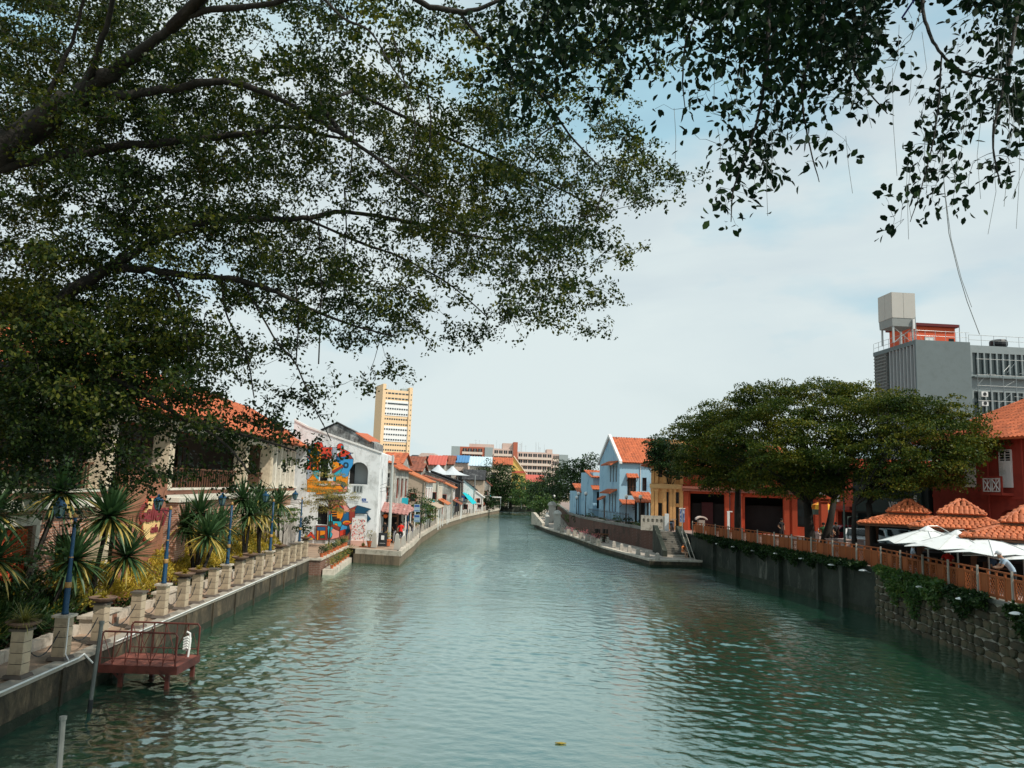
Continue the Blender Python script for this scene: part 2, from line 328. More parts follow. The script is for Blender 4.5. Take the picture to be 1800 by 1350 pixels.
mxs=n('ShaderNodeMixShader'); l(pw.outputs[0],mxs.inputs[0]); l(P.outputs[0],mxs.inputs[1]); l(gl.outputs[0],mxs.inputs[2]); l(mxs.outputs[0],t.nodes['Material Output'].inputs[0])
rw=np.random.default_rng(5); ny,nx=700,560
inv=np.linspace(1/11.,1/150.,ny); Yg=1/inv; Xg=np.linspace(-15,19,nx)
XX,YY=np.meshgrid(Xg,Yg); ZZ=np.zeros_like(XX); sp=np.maximum(np.gradient(Yg)[:,None],34/nx)
for k in range(46):
    lam=.15*(8**(k/45)); K=2*pi/lam; an=rw.normal()*.85+pi/2*.95; ph=rw.uniform(0,2*pi); amp=.0042*lam**.58*rw.uniform(.4,1.3)
    fade=np.clip((lam/sp-1.7)/1.6,0,1)
    ZZ+=amp*fade*np.sin(K*(XX*cos(an)+YY*sin(an))+ph+.6*np.sin(.35*XX+.21*YY+k))
cal=.66+.48*np.sin(XX*.23+1.3*np.sin(YY*.11))*np.cos(YY*.17+XX*.1)
ZZ*=cal
V=np.stack([XX,YY,ZZ],-1).reshape(-1,3); i=np.arange((ny-1)*(nx-1)); r_,c_=i//(nx-1),i%(nx-1); a=r_*nx+c_
F=np.stack([a,a+1,a+nx+1,a+nx],1)
wo=npmesh('river_water',V,F,M_water,smooth=True); struct(wo)
struct(MB().quad((-15,-200,-.001),(19,-200,-.001),(19,11.,-.001),(-15,11.,-.001)).quad((-15,150,-.001),(19,150,-.001),(19,230,-.001),(-15,230,-.001)).build('river_water',M_water))

# ---- embankment walls
def strip_wall(mb, pts, z0, z1, th, m=0):
    """wall along pts, body on the side to the left of travel"""
    L=[]
    for i,p in enumerate(pts):
        a=Vector(pts[max(i-1,0)]); b=Vector(pts[min(i+1,len(pts)-1)]); d=(b-a).normalized(); nrm=Vector((-d.y,d.x)); L.append((Vector(p),Vector(p)+nrm*th))
    for (p,q),(p2,q2) in zip(L,L[1:]):
        i=len(mb.v)
        for z in (z0,z1):
            for u in (p,p2,q2,q): mb.v.append((u.x,u.y,z))
        for f in ((0,3,2,1),(4,5,6,7),(0,1,5,4),(1,2,6,5),(2,3,7,6),(3,0,4,7)): mb.f.append(tuple(i+k for k in f)); mb.m.append(m)
    return mb
t=thing('embankment_wall','stained concrete river wall with rust runs under the left promenade','wall',(0,0,0))
strip_wall(MB(),LE,-2,.86,.34).build('wall_face',M_wallface,t); M_alg=mat('algae',(.016,.024,.012),var=.5,scale=2,stain=((.05,.05,.035),.5,1.5),bump=.6)
strip_wall(MB(),[(x+.012,y) for x,y in LE],-1,.24,.01).build('algae_band',M_alg,t)
strip_wall(MB(),[(x+.04,y) for x,y in LE],.86,.94,.42).build('coping',M_conc,t)
pr=MB(); yy=19.0
while yy<45:
    pr.box((lex(yy)+.03,yy,.2),(.05,.1,1.35)); yy+=2.6
pr.build('drain_rib',M_wallface,t)
t=thing('embankment_wall','mossy dark concrete river wall carrying the brown railing on the right bank','wall',(0,0,0))
strip_wall(MB(),RW[:3][::-1],-2,2.12,.0-.3).build('wall_face',M_mossy,t); strip_wall(MB(),[(x-.015,y) for x,y in RW[:3]][::-1],-1,.3,-.01).build('algae_band',M_alg,t)
strip_wall(MB(),[(x-.06,y) for x,y in RW[:3]][::-1],2.12,2.24,-.4).build('coping',M_mossy,t)
pr=MB()
for k,(y_,w_) in enumerate(((40.2,.5),(42.5,.25),(47,.3),(53,.25),(57,.3))):
    x_=float(np.interp(-y_,[-61.8,-48,-37.5],[14.6,16.4,17.7])); pr.box((x_-.08,y_,.95),(.3,w_,2.3))
pr.build('buttress',M_mossy,t)
# stone wall, stone by stone
t=thing('stone_wall','rubble stone river wall with pale mortar joints at the near right bank','wall',(0,0,0))
strip_wall(MB(),RW[2:][::-1],-2,2.12,-.3).build('mortar_bed',mat('mortar',(.36,.34,.28),var=.3,stain=((.05,.06,.04),.8,1.2),bump=.5),t)
strip_wall(MB(),[(x-.05,y) for x,y in RW[2:]][::-1],2.12,2.25,-.4).build('coping',mat('mossy_coping',(.16,.16,.14),var=.3,stain=((.03,.05,.02),.8,1)),t)
M_stone=mat('wall_stone',(.080,.063,.036),var=.4,scale=6,stain=((.022,.032,.016),.75,2.0),bump=.8,bscale=12,rnd=.4)
rs=random.Random(3); rows=7; A=Vector((17.7,37.5)); Bp=Vector((16.6,25.3)); Cp=Vector((16.25,19.0)); l1=(Bp-A).length; l2=(Cp-Bp).length
def wp(s):
    return (A+(Bp-A)*(s/l1), (Bp-A).normalized()) if s<=l1 else (Bp+(Cp-Bp)*((s-l1)/l2),(Cp-Bp).normalized())
ncol=34; tot=l1+l2; cw=tot/ncol; rh=2.2/rows
pts={}
for r in range(rows+1):
    for c_ in range(ncol+1):
        pts[r,c_]=(c_*cw+(.5*cw if r%2 else 0)*0+rs.uniform(-.12,.12), -.12+r*rh+rs.uniform(-.055,.055)*(0<r<rows))
def stone(c4):
    cx=sum(p[0] for p in c4)/len(c4); cz=sum(p[1] for p in c4)/len(c4)
    P3,dr=wp(min(cx,tot-.01)); nrm=Vector((dr.y,-dr.x)); 
    if nrm.x>0: nrm=-nrm
    ring=[]
    for k,(s,z) in enumerate(c4):           # chamfer each corner into two points
        q=c4[k-1]; r2=c4[(k+1)%len(c4)]
        for o_ in (q,r2): ring.append((s+(o_[0]-s)*.2,z+(o_[1]-z)*.2))
    v=[];f=[];n_=len(ring)
    for dep,sh in ((.0,.90),(.045,.88),(.085+rs.uniform(0,.03),.72)):
        for s,z in ring:
            s2=(s-cx)*sh; z2=(z-cz)*sh; v.append((dr.x*s2+nrm.x*dep,dr.y*s2+nrm.y*dep,z2))
    for a in range(2):
        for k in range(n_): f.append((a*n_+k,a*n_+(k+1)%n_,(a+1)*n_+(k+1)%n_,(a+1)*n_+k))
    f.append(tuple(2*n_+k for k in range(n_)))
    me=bpy.data.meshes.new('stone'); me.from_pydata(v,[],f); me.materials.append(M_stone)
    part('stone',me,t,(P3.x,P3.y,cz))
for r in range(rows):
    c_=0
    while c_<ncol:
        wd=2 if (rs.random()<.22 and c_<ncol-1) else 1
        stone([pts[r,c_],pts[r,c_+wd],pts[r+1,c_+wd],pts[r+1,c_]]); c_+=wd
# low quay edge, step box, curving left quay
t=thing('quay_edge_wall','low concrete quay edge along the right lower walkway','wall',(0,0,0))
strip_wall(MB(),[(14.5,58.05)]+LOW[1:],-2,.42,-.4).build('wall_face',M_wallface,t); strip_wall(MB(),[(14.52,58.03)]+[(x-.015,y-.01) for x,y in LOW[1:]],-1,.16,-.01).build('algae_band',M_alg,t); strip_wall(MB(),[(14.55,58.0)]+[(x-.05,y) for x,y in LOW[1:]],.42,.56,-.45).build('coping',M_curb,t)
t=thing('quay_edge_wall','curved concrete quay edge under the white bollards on the left','wall',(0,0,0))
strip_wall(MB(),LC,-2,.6,.3).build('wall_face',mat('brown_quay_face',(.20,.15,.10),var=.3,streak=((.05,.045,.035),.6)),t); strip_wall(MB(),[(x+.1,y) for x,y in LC],.6,.94,.35).build('coping',M_curb,t)
t=thing('planter_block','stepped brick planter block with rows of potted shrubs at the promenade end','planter',(0,0,0))
bx0=pl[0].x; y0=45.6
MB().bb(lex(45.6)-.25,bx0,y0,y0+.6,-1.2,.86).prism([(lex(45)-.3,y0+.6),(bx0,y0+.6),(pl[1].x+.1,pl[1].y),(lex(45)-.3,pl[1].y)],-1.2,.86,'z').build('block',M_brick,t)
strip_wall(MB(),[(lex(45)-.2,y0-.06),(bx0+.08,y0-.06),(pl[1].x+.18,pl[1].y)],.86,.98,.3).build('rim',M_curb,t)
strip_wall(MB(),[(bx0+.1,y0+.3),(bx0+.75,y0+.5),(G(629,973,.3).x,G(629,973,.3).y)],-1.2,.3,.7).build('lower_step',M_curb,t)
# brown brick wall above the low quay
t=thing('retaining_wall','dark brown brick retaining wall behind the right lower walkway','wall',(0,0,0))
strip_wall(MB(),RI,.45,2.1,-.25).build('wall_face',mat('dark_brown_brick',(.10,.045,.032),var=.3,brick=(.4,.13,(.13,.09,.07)),stain=((.03,.025,.02),.5,.5)),t)
strip_wall(MB(),[(x-.06,y) for x,y in RI],2.1,2.32,-.4).build('coping',mat('grey_coping',(.20,.20,.18),var=.25,stain=((.06,.06,.05),.6,.8)),t)
t=thing('river_wall','low dark wall closing the river at the far bend','wall',(0,171.6,0)); MB().bb(-1.8,8.3,0,.35,-1.5,1.15).build('wall_face',M_mossy,t); MB().bb(-1.9,8.4,-.05,.45,1.15,1.3).build('coping',M_conc,t)

# ---- promenade furniture, left bank
mp_=G(0,0,0.9) if False else None
def ped_y(px):
    y=20.
    for _ in range(30):
        q=W(px,1165-.37*(px-105),10); y=(lex(y)-.36)/(q.x/q.y)
    return y
M_block=mat('pedestal_stone',(.42,.335,.235),var=.12,stain=((.25,.2,.15),.35,2.5),bump=.2,rnd=.08)
M_cap=mat('pedestal_cap',(.10,.085,.07),var=.3)
me_block=MB().box((0,0,.115),(.30,.30,.22)).mesh('block',M_block)
me_joint=MB().box((0,0,.5),(.27,.27,.98)).mesh('joint_core',mat('joint_dark',(.07,.06,.05)))
me_foot=MB().taper((0,0,0),(.46,.46),(.40,.40),.07).mesh('foot_slab',mat('foot_slab',(.12,.10,.085)))
me_cap=MB().box((0,0,0),(.38,.38,.05)).mesh('cap',M_cap)
me_capw=MB().box((0,0,0),(.42,.42,.06)).mesh('cap',M_curb)
me_bowl=MB().lathe([(.12,0),(.2,.03),(.34,.10),(.36,.14),(.33,.15),(.30,.12)],n=14).mesh('bowl',mat('clay_bowl',(.16,.10,.07),var=.3))
def pedestal(label,x,y,kind):
    t=thing('stone_pedestal',label,'pedestal',(x,y,.94),random.uniform(-.03,.03),'stone pedestals along the left promenade')
    part('foot_slab',me_foot,t); part('joint_core',me_joint,t)
    for k in range(4): part('block',me_block,t,(0,0,.07+k*.235),(0,0,random.uniform(-.02,.02)))
    part('cap',me_capw if kind=='lamp' else me_cap,t,(0,0,1.03)); return t
peds=[30,105,172,238,281,318,343,371,394,417,435,453,470,487,500,512,522,533]; kinds='glbslbbslbspLssslb'
kinds=['grass','lamp','bowl','shrub','lamp','bowl','bowl','plain','lamp','bowl','bowl','plain','lamp','bowl','plain','plain','lamp','bowl']
pY=[ped_y(p) for p in peds]
desc={'grass':'with arching grass','lamp':'under a blue lamp','bowl':'with a clay bowl','shrub':'with a bare flat cap','plain':'with a plain cap'}
ordn=['nearest the camera','beside the jetty gate on the near side','just behind the jetty railing','past the jetty railing','before the golden hedge','after the second lamp','two along from the second lamp','just before the third lamp','midway along the promenade','just past the third lamp','two along from the third lamp','just before the fourth lamp','beside the large palms','just past the fourth lamp','two along from the fourth lamp','just before the last lamp','near the far end of the promenade','last before the planter block']
L_gr=leafmat('grass_blades',((.10,.12,.03),(.22,.20,.05),(.38,.32,.09)),trans=.2)
def tuft(n, L, spread, seed, mat_, w_=.035, droop=1.0, name='blades', parent=None, z=0, c=(0,0)):
    r=np.random.default_rng(seed); V=[];F=[]
    for k in range(n):
        a=r.uniform(0,2*pi); e=r.uniform(.15,1.0)**.8*spread; l_=L*r.uniform(.6,1.15); d=np.array([cos(a),sin(a),0]); s=np.array([-sin(a),cos(a),0]); i=len(V); up=cos(e); ho=sin(e)
        for u,ww in ((0,.7),(.4,1),(.75,.75),(1,.08)):
            p=np.array([c[0],c[1],z])+d*(ho*l_*u)+np.array([0,0,l_*(up*u-droop*.55*u*u*ho)]); V+= [p-s*w_*ww/2,p+s*w_*ww/2]
        for q in range(3): F.append([i+2*q,i+2*q+1,i+2*q+3,i+2*q+2])
    return npmesh(name,np.array(V),np.array(F),mat_,parent)
for i,(p,y,k) in enumerate(zip(peds,pY,kinds)):
    x=lex(y)-.36
    pedestal(f"pale block pedestal {desc[k]}, {ordn[i]}",x,y,k)
    if k in('bowl','grass'):
        b=thing('plant_bowl',f"{'dark bowl of arching grass' if k=='grass' else 'clay bowl of yellow-green shoots'} on the pedestal {ordn[i]}",'planter',(x,y,2.0),0,'planted bowls on the pedestals')
        part('bowl',me_bowl,b)
        tuft(150 if k=='grass' else 90,.62 if k=='grass' else .26,1.25,i,L_gr if k=='grass' else L_yellow,.02 if k=='grass' else .03,1.2,'plant',b,.12)
# chains
for i in range(len(peds)-1):
    a=Vector((lex(pY[i])-.36,pY[i]+.17,1.62)); b=Vector((lex(pY[i+1])-.36,pY[i+1]-.17,1.62)); mb=MB(); n_=14
    prev=None
    for k in range(n_+1):
        u=k/n_; p=a+(b-a)*u; p.z-=1.3*(1-(2*u-1)**2)*.32; 
        if prev is not None:
            mid=(p+prev)/2; d=(p-prev); mb.tube([prev-d*.1,p+d*.1],.016 if k%2 else .011,5)
        prev=p
    o=mb.build('hanging_chain',M_iron); tag(o,f"sagging black chain starting from the pedestal {ordn[i]}",'chain','chains slung between the pedestals')
# blue street lamps
M_blue=mat('lamp_blue',(.006,.045,.10),rough=.45,var=.25,scale=8); M_gold=mat('lamp_gold',(.34,.19,.06),rough=.4,var=.2); M_lglass=mat('lamp_glass',(.10,.16,.15),rough=.2,var=.2)
def blue_lamp(label,x,y,head=True):
    t=thing('street_lamp',label,'street lamp',(x,y,2.0),0,'blue street lamps along the left promenade')
    MB().lathe([(.085,0),(.085,.05),(.07,.08),(.068,.95),(.05,1.0),(.045,1.4),(.04,2.35)],n=12).build('post',M_blue,t,smooth=True)
    MB().lathe([(.072,.64),(.082,.66),(.080,.74),(.07,.78)],n=12).build('collar',M_gold,t,smooth=True)
    MB().lathe([(.047,1.36),(.056,1.375),(.047,1.39)],n=10).build('collar',M_gold,t)
    MB().lathe([(.04,2.35),(.06,2.40),(.04,2.46),(.0,2.49)],n=10).build('finial',M_gold,t,smooth=True)
    MB().tube([(0,0,2.3),(-.2,0,2.34),(-.46,0,2.32)],.018,6).tube([(0,0,2.1),(-.12,0,2.16),(-.25,0,2.3)],.012,5).build('arm',M_iron,t)
    h=MB().lathe([(.07,2.33),(.085,2.36)],(-.42,0,0),6).lathe([(.17,2.62),(.19,2.64),(.10,2.73),(.05,2.76),(.06,2.80),(.0,2.86)],(-.42,0,0),6)
    for q in range(6):
        a=q*pi/3; h.tube([(-.42+.085*cos(a),.085*sin(a),2.36),(-.42+.165*cos(a),.165*sin(a),2.62)],.012,4)
    lan=h.build('lantern',M_blue,t); MB().lathe([(.078,2.37),(.155,2.62)],(-.42,0,0),6).build('pane',M_lglass,lan)
    return t
lampl=['nearest blue lamp, rising in front of the red lattice screen','second blue lamp, beside the brick pillar','third blue lamp, among the large spiky palms','fourth blue lamp, before the pale columns','farthest blue lamp, beside the mural house']
for k,i in enumerate([1,4,8,12,16]): blue_lamp(lampl[k],lex(pY[i])-.36,pY[i])
# white pipe on the wall edge and down the pedestal
y1=G(192,1150,.9).y
mb=MB(); mb.tube([(lex(y)+.07,y,.97) for y in (10,14,16.6,y1-.8)]+[(lex(y1)+.07,y1-.5,1.0),(lex(y1)+.1,y1-.1,.7)],.022,6); tag(mb.build('water_pipe',M_white),'thin white pipe running along the near wall edge to the jetty','pipe')
mb=MB(); mb.tube([(lex(y)+.07,y,.97) for y in (y1+1.2,25,30,36,42)],.018,6); tag(mb.build('water_pipe',M_white),'thin white pipe along the wall edge beyond the jetty','pipe')
mb=MB(); mb.tube([(lex(pY[1])-.17,pY[1]-.15,2.0),(lex(pY[1])-.15,pY[1]-.17,1.1),(lex(pY[1])+.02,pY[1]-.3,.97)],.016,5); tag(mb.build('water_pipe',M_white),'white pipe climbing the lamp pedestal next to the jetty','pipe')
# jetty
M_rust=mat('oxide_red_steel',(.11,.030,.022),rough=.6,var=.3,scale=5,stain=((.04,.015,.01),.4,4)); M_deck=mat('red_deck',(.24,.075,.052),var=.3,stain=((.08,.035,.03),.7,3),rnd=.15)
j0=G(192,1168,.55); j1=G(322,1168,.55); j2=G(347,1153,.55); xl=lex(j0.y)+.05; xr=j2.x; ja=j0.y-.05; jb=j2.y+.1
t=thing('jetty','small dark red steel landing stage with railings beside the wall','jetty',(0,0,0))
nb=9; wd=(xr-xl)/nb
for k in range(nb): MB().bb(xl+k*wd+.008,xl+(k+1)*wd-.008,ja,jb,.5,.55).build('deck_plank',M_deck,t)
MB().bb(xl,xr,ja-.03,ja,.36,.56).bb(xl,xr,jb,jb+.03,.36,.56).bb(xr,xr+.03,ja-.03,jb+.03,.36,.56).build('deck_frame',M_rust,t)
for (x,y) in ((xl+.55,ja+.1),(xr-.25,ja+.1),(xl+.8,jb-.1),(xr-.1,jb-.1)):
    MB().bb(x-.05,x+.05,y-.05,y+.05,-1.2,.5).box((x-.18,y,.32),(.45,.04,.05),M=Matrix.Rotation(.7,3,'Y')).build('leg',M_rust,t)
def jrail(y,x0,x1,seed):
    H=.84; m=MB(); m.tube([(x0,y,.5),(x0,y,.55+H-.08),(x0+.06,y,.55+H),(x1-.06,y,.55+H),(x1,y,.55+H-.08),(x1,y,.5)],.026,7)
    m.tube([(x0,y,.72),(x1,y,.72)],.014,5); n_=6; dx=(x1-x0)/n_
    for k in range(1,n_): m.tube([(x0+k*dx,y,.55),(x0+k*dx,y,.55+H)],.014 ,5)
    for k in range(0,n_,1):
        a=x0+k*dx; s=k%3
        if s==0: m.tube([(a,y,.55+H),(a+dx,y,.58)],.011,4)
        if s==1: m.tube([(a,y,.58),(a+dx,y,.55+H)],.011,4)
        if s==2: m.tube([(a,y,.6),(a+dx/2,y,.55+H*.7),(a+dx,y,.6)],.011,4)
    m.build('railing',M_rust,t)
jrail(ja+.02,xl+.0,xr-.05,0); jrail(jb-.03,xl+.1,xr-.02,1)
b=thing('hose_bundle','white rolled hose bundle hanging inside the jetty railing','hose',(xr-.35,jb-.25,.55))
mb=MB()
for k in range(5): mb.tube([(.0,0,.2+.07*k),(.10,.0,.25+.07*k),(.16,.03,.2+.07*k),(.1,.08,.16+.07*k),(0,.06,.2+.07*k)],.035,6)
mb.build('coil',M_white,b); MB().tube([(.15,0,.0),(.17,.02,.4),(.14,.03,.62),(.05,.03,.66)],.028,6).build('loose_end',M_white,b)
# pipes standing in the water
q=G(156,1252,0.0); o=MB().tube([(q.x,q.y,-1),(q.x+.02,q.y,.28)],.055,8,m=1).tube([(q.x+.02,q.y,.28),(q.x+.08,q.y+.02,2.0)],.045,8).lathe([(.06,0),(.06,.07)],(q.x+.08,q.y+.02,1.97),8).build('mooring_pole',[mat('weathered_pole',(.13,.14,.13),var=.3,scale=4),M_iron]); tag(o,'tall grey steel pole standing in the water before the jetty','pole')
q=W(111,1262,14.3); o=MB().tube([(q.x+.12,q.y-.1,-1),(q.x,q.y,q.z)],.05,8).lathe([(.065,0),(.065,.06)],(q.x,q.y,q.z-.03),8).build('mooring_pole',MATS['weathered_pole']); tag(o,'short grey steel pole leaning at the bottom left corner','pole')
q0=q; o=MB().tube([(q0.x+.1,q0.y,.02),(q0.x-.7,q0.y-.5,.16),(q0.x-1.4,q0.y+.1,.25)],.02,5).tube([(q0.x+.1,q0.y+.02,.03),(q0.x+.9,q0.y+1.0,-.03)],.02,5).build('mooring_rope',M_iron); tag(o,'dark rope drooping from the short pole into the water','rope')
# planting bed: curb, low seats, golden hedge
t=thing('planting_bed','pale stone kerb of the planted bed beside the promenade','kerb',(0,0,0))
ki=[(lex(y)-1.55,y) for y in (8,16,22,30,38,46)]
k_=0; y=9.
while y<46:
    a=(lex(y)-1.6,y); MB().box((a[0],y+.45,1.02),(.22,.86,.26+random.uniform(-.02,.02)),M=Matrix.Rotation(random.uniform(.0,.04),3,'Z')).build('kerb_stone',M_curb,t); y+=.92
for k,(px_,py_) in enumerate(((213,1085),(330,1040),(400,1003),(440,984))):
    q=G(px_,py_+22,.9); q.x=lex(q.y)-1.35
    s=thing('low_seat',f"pale stone seat block with a brown inset panel, {['behind the jetty','below the third lamp','between the third and fourth lamp','below the farthest palms'][k]}",'seat',(q.x,q.y,.9),rad(92),'stone seat blocks along the bed')
    MB().bb(-.8,.8,-.2,.2,0,.42).build('block',M_curb,s); MB().bb(-.86,.86,-.25,.25,.42,.5).build('seat_slab',M_curb,s); MB().bb(.35,.6,-.222,-.2,.1,.36).build('inset_panel',mat('brown_panel',(.22,.11,.07)),s)
r=np.random.default_rng(2); n_=60000; yy=9+37*r.uniform(0,1,n_)**1.25; xe=np.interp(yy,[p[1] for p in LE],[p[0] for p in LE]); u=r.uniform(0,1,n_)
hx=xe-1.75-u*2.7; hz=.95+(.55+1.25*u**.5)*(1+.28*np.sin(yy*2.1+hx*3)*np.sin(hx*1.7+yy*.9))*r.uniform(.75,1.05,n_)
C=np.stack([hx,yy,hz],1); ax=r.normal(size=(n_,3))*.7+np.array([.25,-.1,.9]); far=yy>21
msk=(yy>21.3)|(r.uniform(0,1,n_)<.12)
leaves('golden_hedge',C[msk],.14,L_yellow,axis=ax[msk],upbias=.4,wid=.30,kind='stuff')
msk2=(yy<23); o=leaves('green_undergrowth',C[msk2]+np.array([.1,0,-.05]),.30,leafmat('undergrowth_leaves',((.012,.035,.010),(.03,.065,.015),(.10,.13,.03)),trans=.15),axis=ax[msk2],upbias=.3,wid=.16,kind='stuff')
n_=9000; yy=9+37*r.uniform(0,1,n_); xe=np.interp(yy,[p[1] for p in LE],[p[0] for p in LE]); C=np.stack([xe-1.8-r.uniform(0,3.2,n_),yy,.92+r.uniform(0,.35,n_)],1)
leaves('bed_foliage',C,.16,L_dark,upbias=.4,kind='stuff')

# ================================================================ BUILDING HELPERS
def holes_wall(mb, x0, x1, z0, z1, holes, y=0, th=.25, m=0):
    xs=sorted({x0,x1,*[h[0] for h in holes],*[h[1] for h in holes]}); zs=sorted({z0,z1,*[h[2] for h in holes],*[h[3] for h in holes]})
    for a,b in zip(xs,xs[1:]):
        for c,d in zip(zs,zs[1:]):
            if any(h[0]<=a and b<=h[1] and h[2]<=c and d<=h[3] for h in holes): continue
            mb.quad((a,y,c),(b,y,c),(b,y,d),(a,y,d),m=m)
    for h in holes:
        a,b,c,d=h[:4]; mb.quad((a,y,c),(a,y,d),(a,y+th,d),(a,y+th,c),m=m); mb.quad((b,y,c),(b,y+th,c),(b,y+th,d),(b,y,d),m=m)
        mb.quad((a,y,c),(a,y+th,c),(b,y+th,c),(b,y,c),m=m); mb.quad((a,y,d),(b,y,d),(b,y+th,d),(a,y+th,d),m=m)
        if len(h)>4 and h[4]=='arch':        # spandrels that round the head
            rr=(b-a)/2; cx=(a+b)/2; zc=d-rr; n=8
            for sgn in (-1,1):
                poly=[(cx+sgn*rr,d)]+[(cx+sgn*rr*cos(q*pi/2/n),zc+rr*sin(q*pi/2/n)) for q in range(n+1)]
                mb.prism(poly,y-.004,y+th,'y',m)
    return mb
def shell(mb, x0,x1,y0,y1,z0,z1, front_holes=(), th=.25, m=0):
    holes_wall(mb,x0,x1,z0,z1,list(front_holes),y0,th,m)
    mb.quad((x1,y0,z0),(x1,y1,z0),(x1,y1,z1),(x1,y0,z1),m=m).quad((x1,y1,z0),(x0,y1,z0),(x0,y1,z1),(x1,y1,z1),m=m).quad((x0,y1,z0),(x0,y0,z0),(x0,y0,z1),(x0,y1,z1),m=m)
    return mb
def window(p, x0,x1,z0,z1,y=0,frame=None,pane=None,mull=1,rail=1,dep=.14,sill=None):
    fr=frame or M_white; f=.06*min(1,(x1-x0)); mb=MB()
    mb.bb(x0,x0+f,y+dep-.03,y+dep+.03,z0,z1).bb(x1-f,x1,y+dep-.03,y+dep+.03,z0,z1).bb(x0+f,x1-f,y+dep-.03,y+dep+.03,z0,z0+f).bb(x0+f,x1-f,y+dep-.03,y+dep+.03,z1-f,z1)
    for k in range(mull): xx=x0+(x1-x0)*(k+1)/(mull+1); mb.bb(xx-f/2,xx+f/2,y+dep-.025,y+dep+.025,z0+f,z1-f)
    for k in range(rail): zz=z0+(z1-z0)*(k+1)/(rail+1); mb.bb(x0+f,x1-f,y+dep-.02,y+dep+.02,zz-f/3,zz+f/3)
    o=mb.build('window',fr,p); MB().quad((x0,y+dep+.01,z0),(x1,y+dep+.01,z0),(x1,y+dep+.01,z1),(x0,y+dep+.01,z1)).build('pane',pane or glass(),o)
    if sill: MB().bb(x0-.08,x1+.08,y-.08,y+dep-.03,z0-.08,z0).build('sill',sill,o)
    return o
def rot_facade(A,B): return atan2(B[1]-A[1],B[0]-A[0])
def tiled_roof(p, a,b,c,d, mat_, name='roof', step=.33, thick=.1, lift=.05, fine=True):
    """quad roof plane: a,b eave left/right; c,d ridge right/left. Slab plus raised barrel courses, as real relief."""
    a,b,c,d=[Vector(q) for q in (a,b,c,d)]; nrm=(b-a).cross(d-a).normalized()
    if nrm.z<0: nrm=-nrm
    mb=MB(); lo=-nrm*thick
    mb.quad(a,b,c,d); mb.quad(a+lo,d+lo,c+lo,b+lo)
    for u,v in ((a,b),(b,c),(c,d),(d,a)): mb.quad(u,u+lo,v+lo,v)
    o=mb.build(name,mat_,p)
    if fine:
        L=max((b-a).length,(c-d).length); n=max(2,int(L/step)); H=((d-a).length+(c-b).length)/2; rows=max(1,min(14,int(H/(step*1.15))))
        V=[];F=[]
        for k in range(n):
            for r in range(rows):
                u0=(k+.12)/n; u1=(k+.88)/n; um=(u0+u1)/2; v0=r/rows-.01; v1=(r+1)/rows+.01
                def P(u,v,h): return a.lerp(b,u).lerp(d.lerp(c,u),v)+nrm*h
                i=len(V); h0=lift*1.5; h1=lift*.8
                V+=[P(u0,v0,.0),P(um,v0,h0),P(u1,v0,0.),P(u0,v1,0),P(um,v1,h1),P(u1,v1,0)]
                F+=[[i,i+1,i+4,i+3],[i+1,i+2,i+5,i+4]]
        V=np.array([tuple(q) for q in V]); q=npmesh('tile_courses',V,np.array(F),mat_,p); q['kind']='stuff'
    return o
M_cream=mat('cream_plaster',(.62,.52,.38),var=.12,stain=((.25,.2,.14),.35,1),streak=((.2,.16,.11),.3))
M_ivory=mat('ivory_plaster',(.70,.66,.56),var=.1,stain=((.3,.27,.2),.3,1.2))
M_redframe=mat('red_timber',(.30,.06,.035),var=.2)
# ================================================================ LEFT: long veranda building
A=(-13.15,11.); B_=(-16.1,60.); t=thing('veranda_building','long two storey veranda building with cream pillars and orange tiled roof behind the trees','building',(A[0],A[1],.9),rot_facade(A,B_))
LL=math.dist(A,B_)
def lx(Yw): return (Yw-A[1])/(B_[1]-A[1])*LL
op=(lx(20.6),lx(22.9),.5,3.0)
wb=mat('pink_brick',(.42,.20,.13),var=.25,brick=(.24,.085,(.62,.52,.42)),stain=((.2,.1,.07),.4,1.2))
holes_wall(MB(),0,LL,0,3.45,[op,(lx(24.3),lx(26.),.4,2.6),(lx(34),lx(36.5),.3,2.7),(lx(38),lx(41),.3,2.7),(lx(45.5),lx(48),.3,2.7)],0,.3).build('ground_floor_wall',wb,t)
f=.22
MB().bb(op[0]-f,op[0],-.1,.2,.0,3.25).bb(op[1],op[1]+f,-.1,.2,.0,3.25).bb(op[0]-f,op[1]+f,-.11,.2,3.0,3.3).build('screen_frame',M_ivory,t)
# terracotta screen: rows of pierced blocks, each a piece
ms_=mat('screen_red',(.62,.10,.04),var=.15)
sb=MB(); bw=.24; bh=.20
sb.bb(0,bw,0,.08,0,.03).bb(0,bw,0,.08,bh-.03,bh).bb(0,.03,0,.08,.03,bh-.03).bb(bw-.03,bw,0,.08,.03,bh-.03); sb.tube([(.03,.04,.03),(bw-.03,.04,bh-.03)],.016,4).tube([(.03,.04,bh-.03),(bw-.03,.04,.03)],.016,4)
sbm=sb.mesh('screen_block',ms_)
for a in range(int((op[1]-op[0])/bw)):
    for b in range(int(2.5/bh)): part('screen_block',sbm,t,(op[0]+a*bw+.02,.06,.5+b*bh))
MB().bb(op[0],op[1],.28,.3,.5,3.0).build('screen_back',mat('dark_red_back',(.16,.03,.02)),t)
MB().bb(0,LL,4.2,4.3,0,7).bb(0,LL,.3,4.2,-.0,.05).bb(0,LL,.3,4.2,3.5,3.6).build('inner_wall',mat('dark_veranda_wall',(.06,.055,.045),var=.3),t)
MB().bb(0,LL,-.28,.3,3.45,3.75).bb(0,LL,-.36,.3,3.95,4.03).build('ledge',M_ivory,t); MB().bb(0,LL,-.18,.3,3.75,3.95).build('ledge_band',mat('pink_band',(.60,.28,.20),var=.15),t)
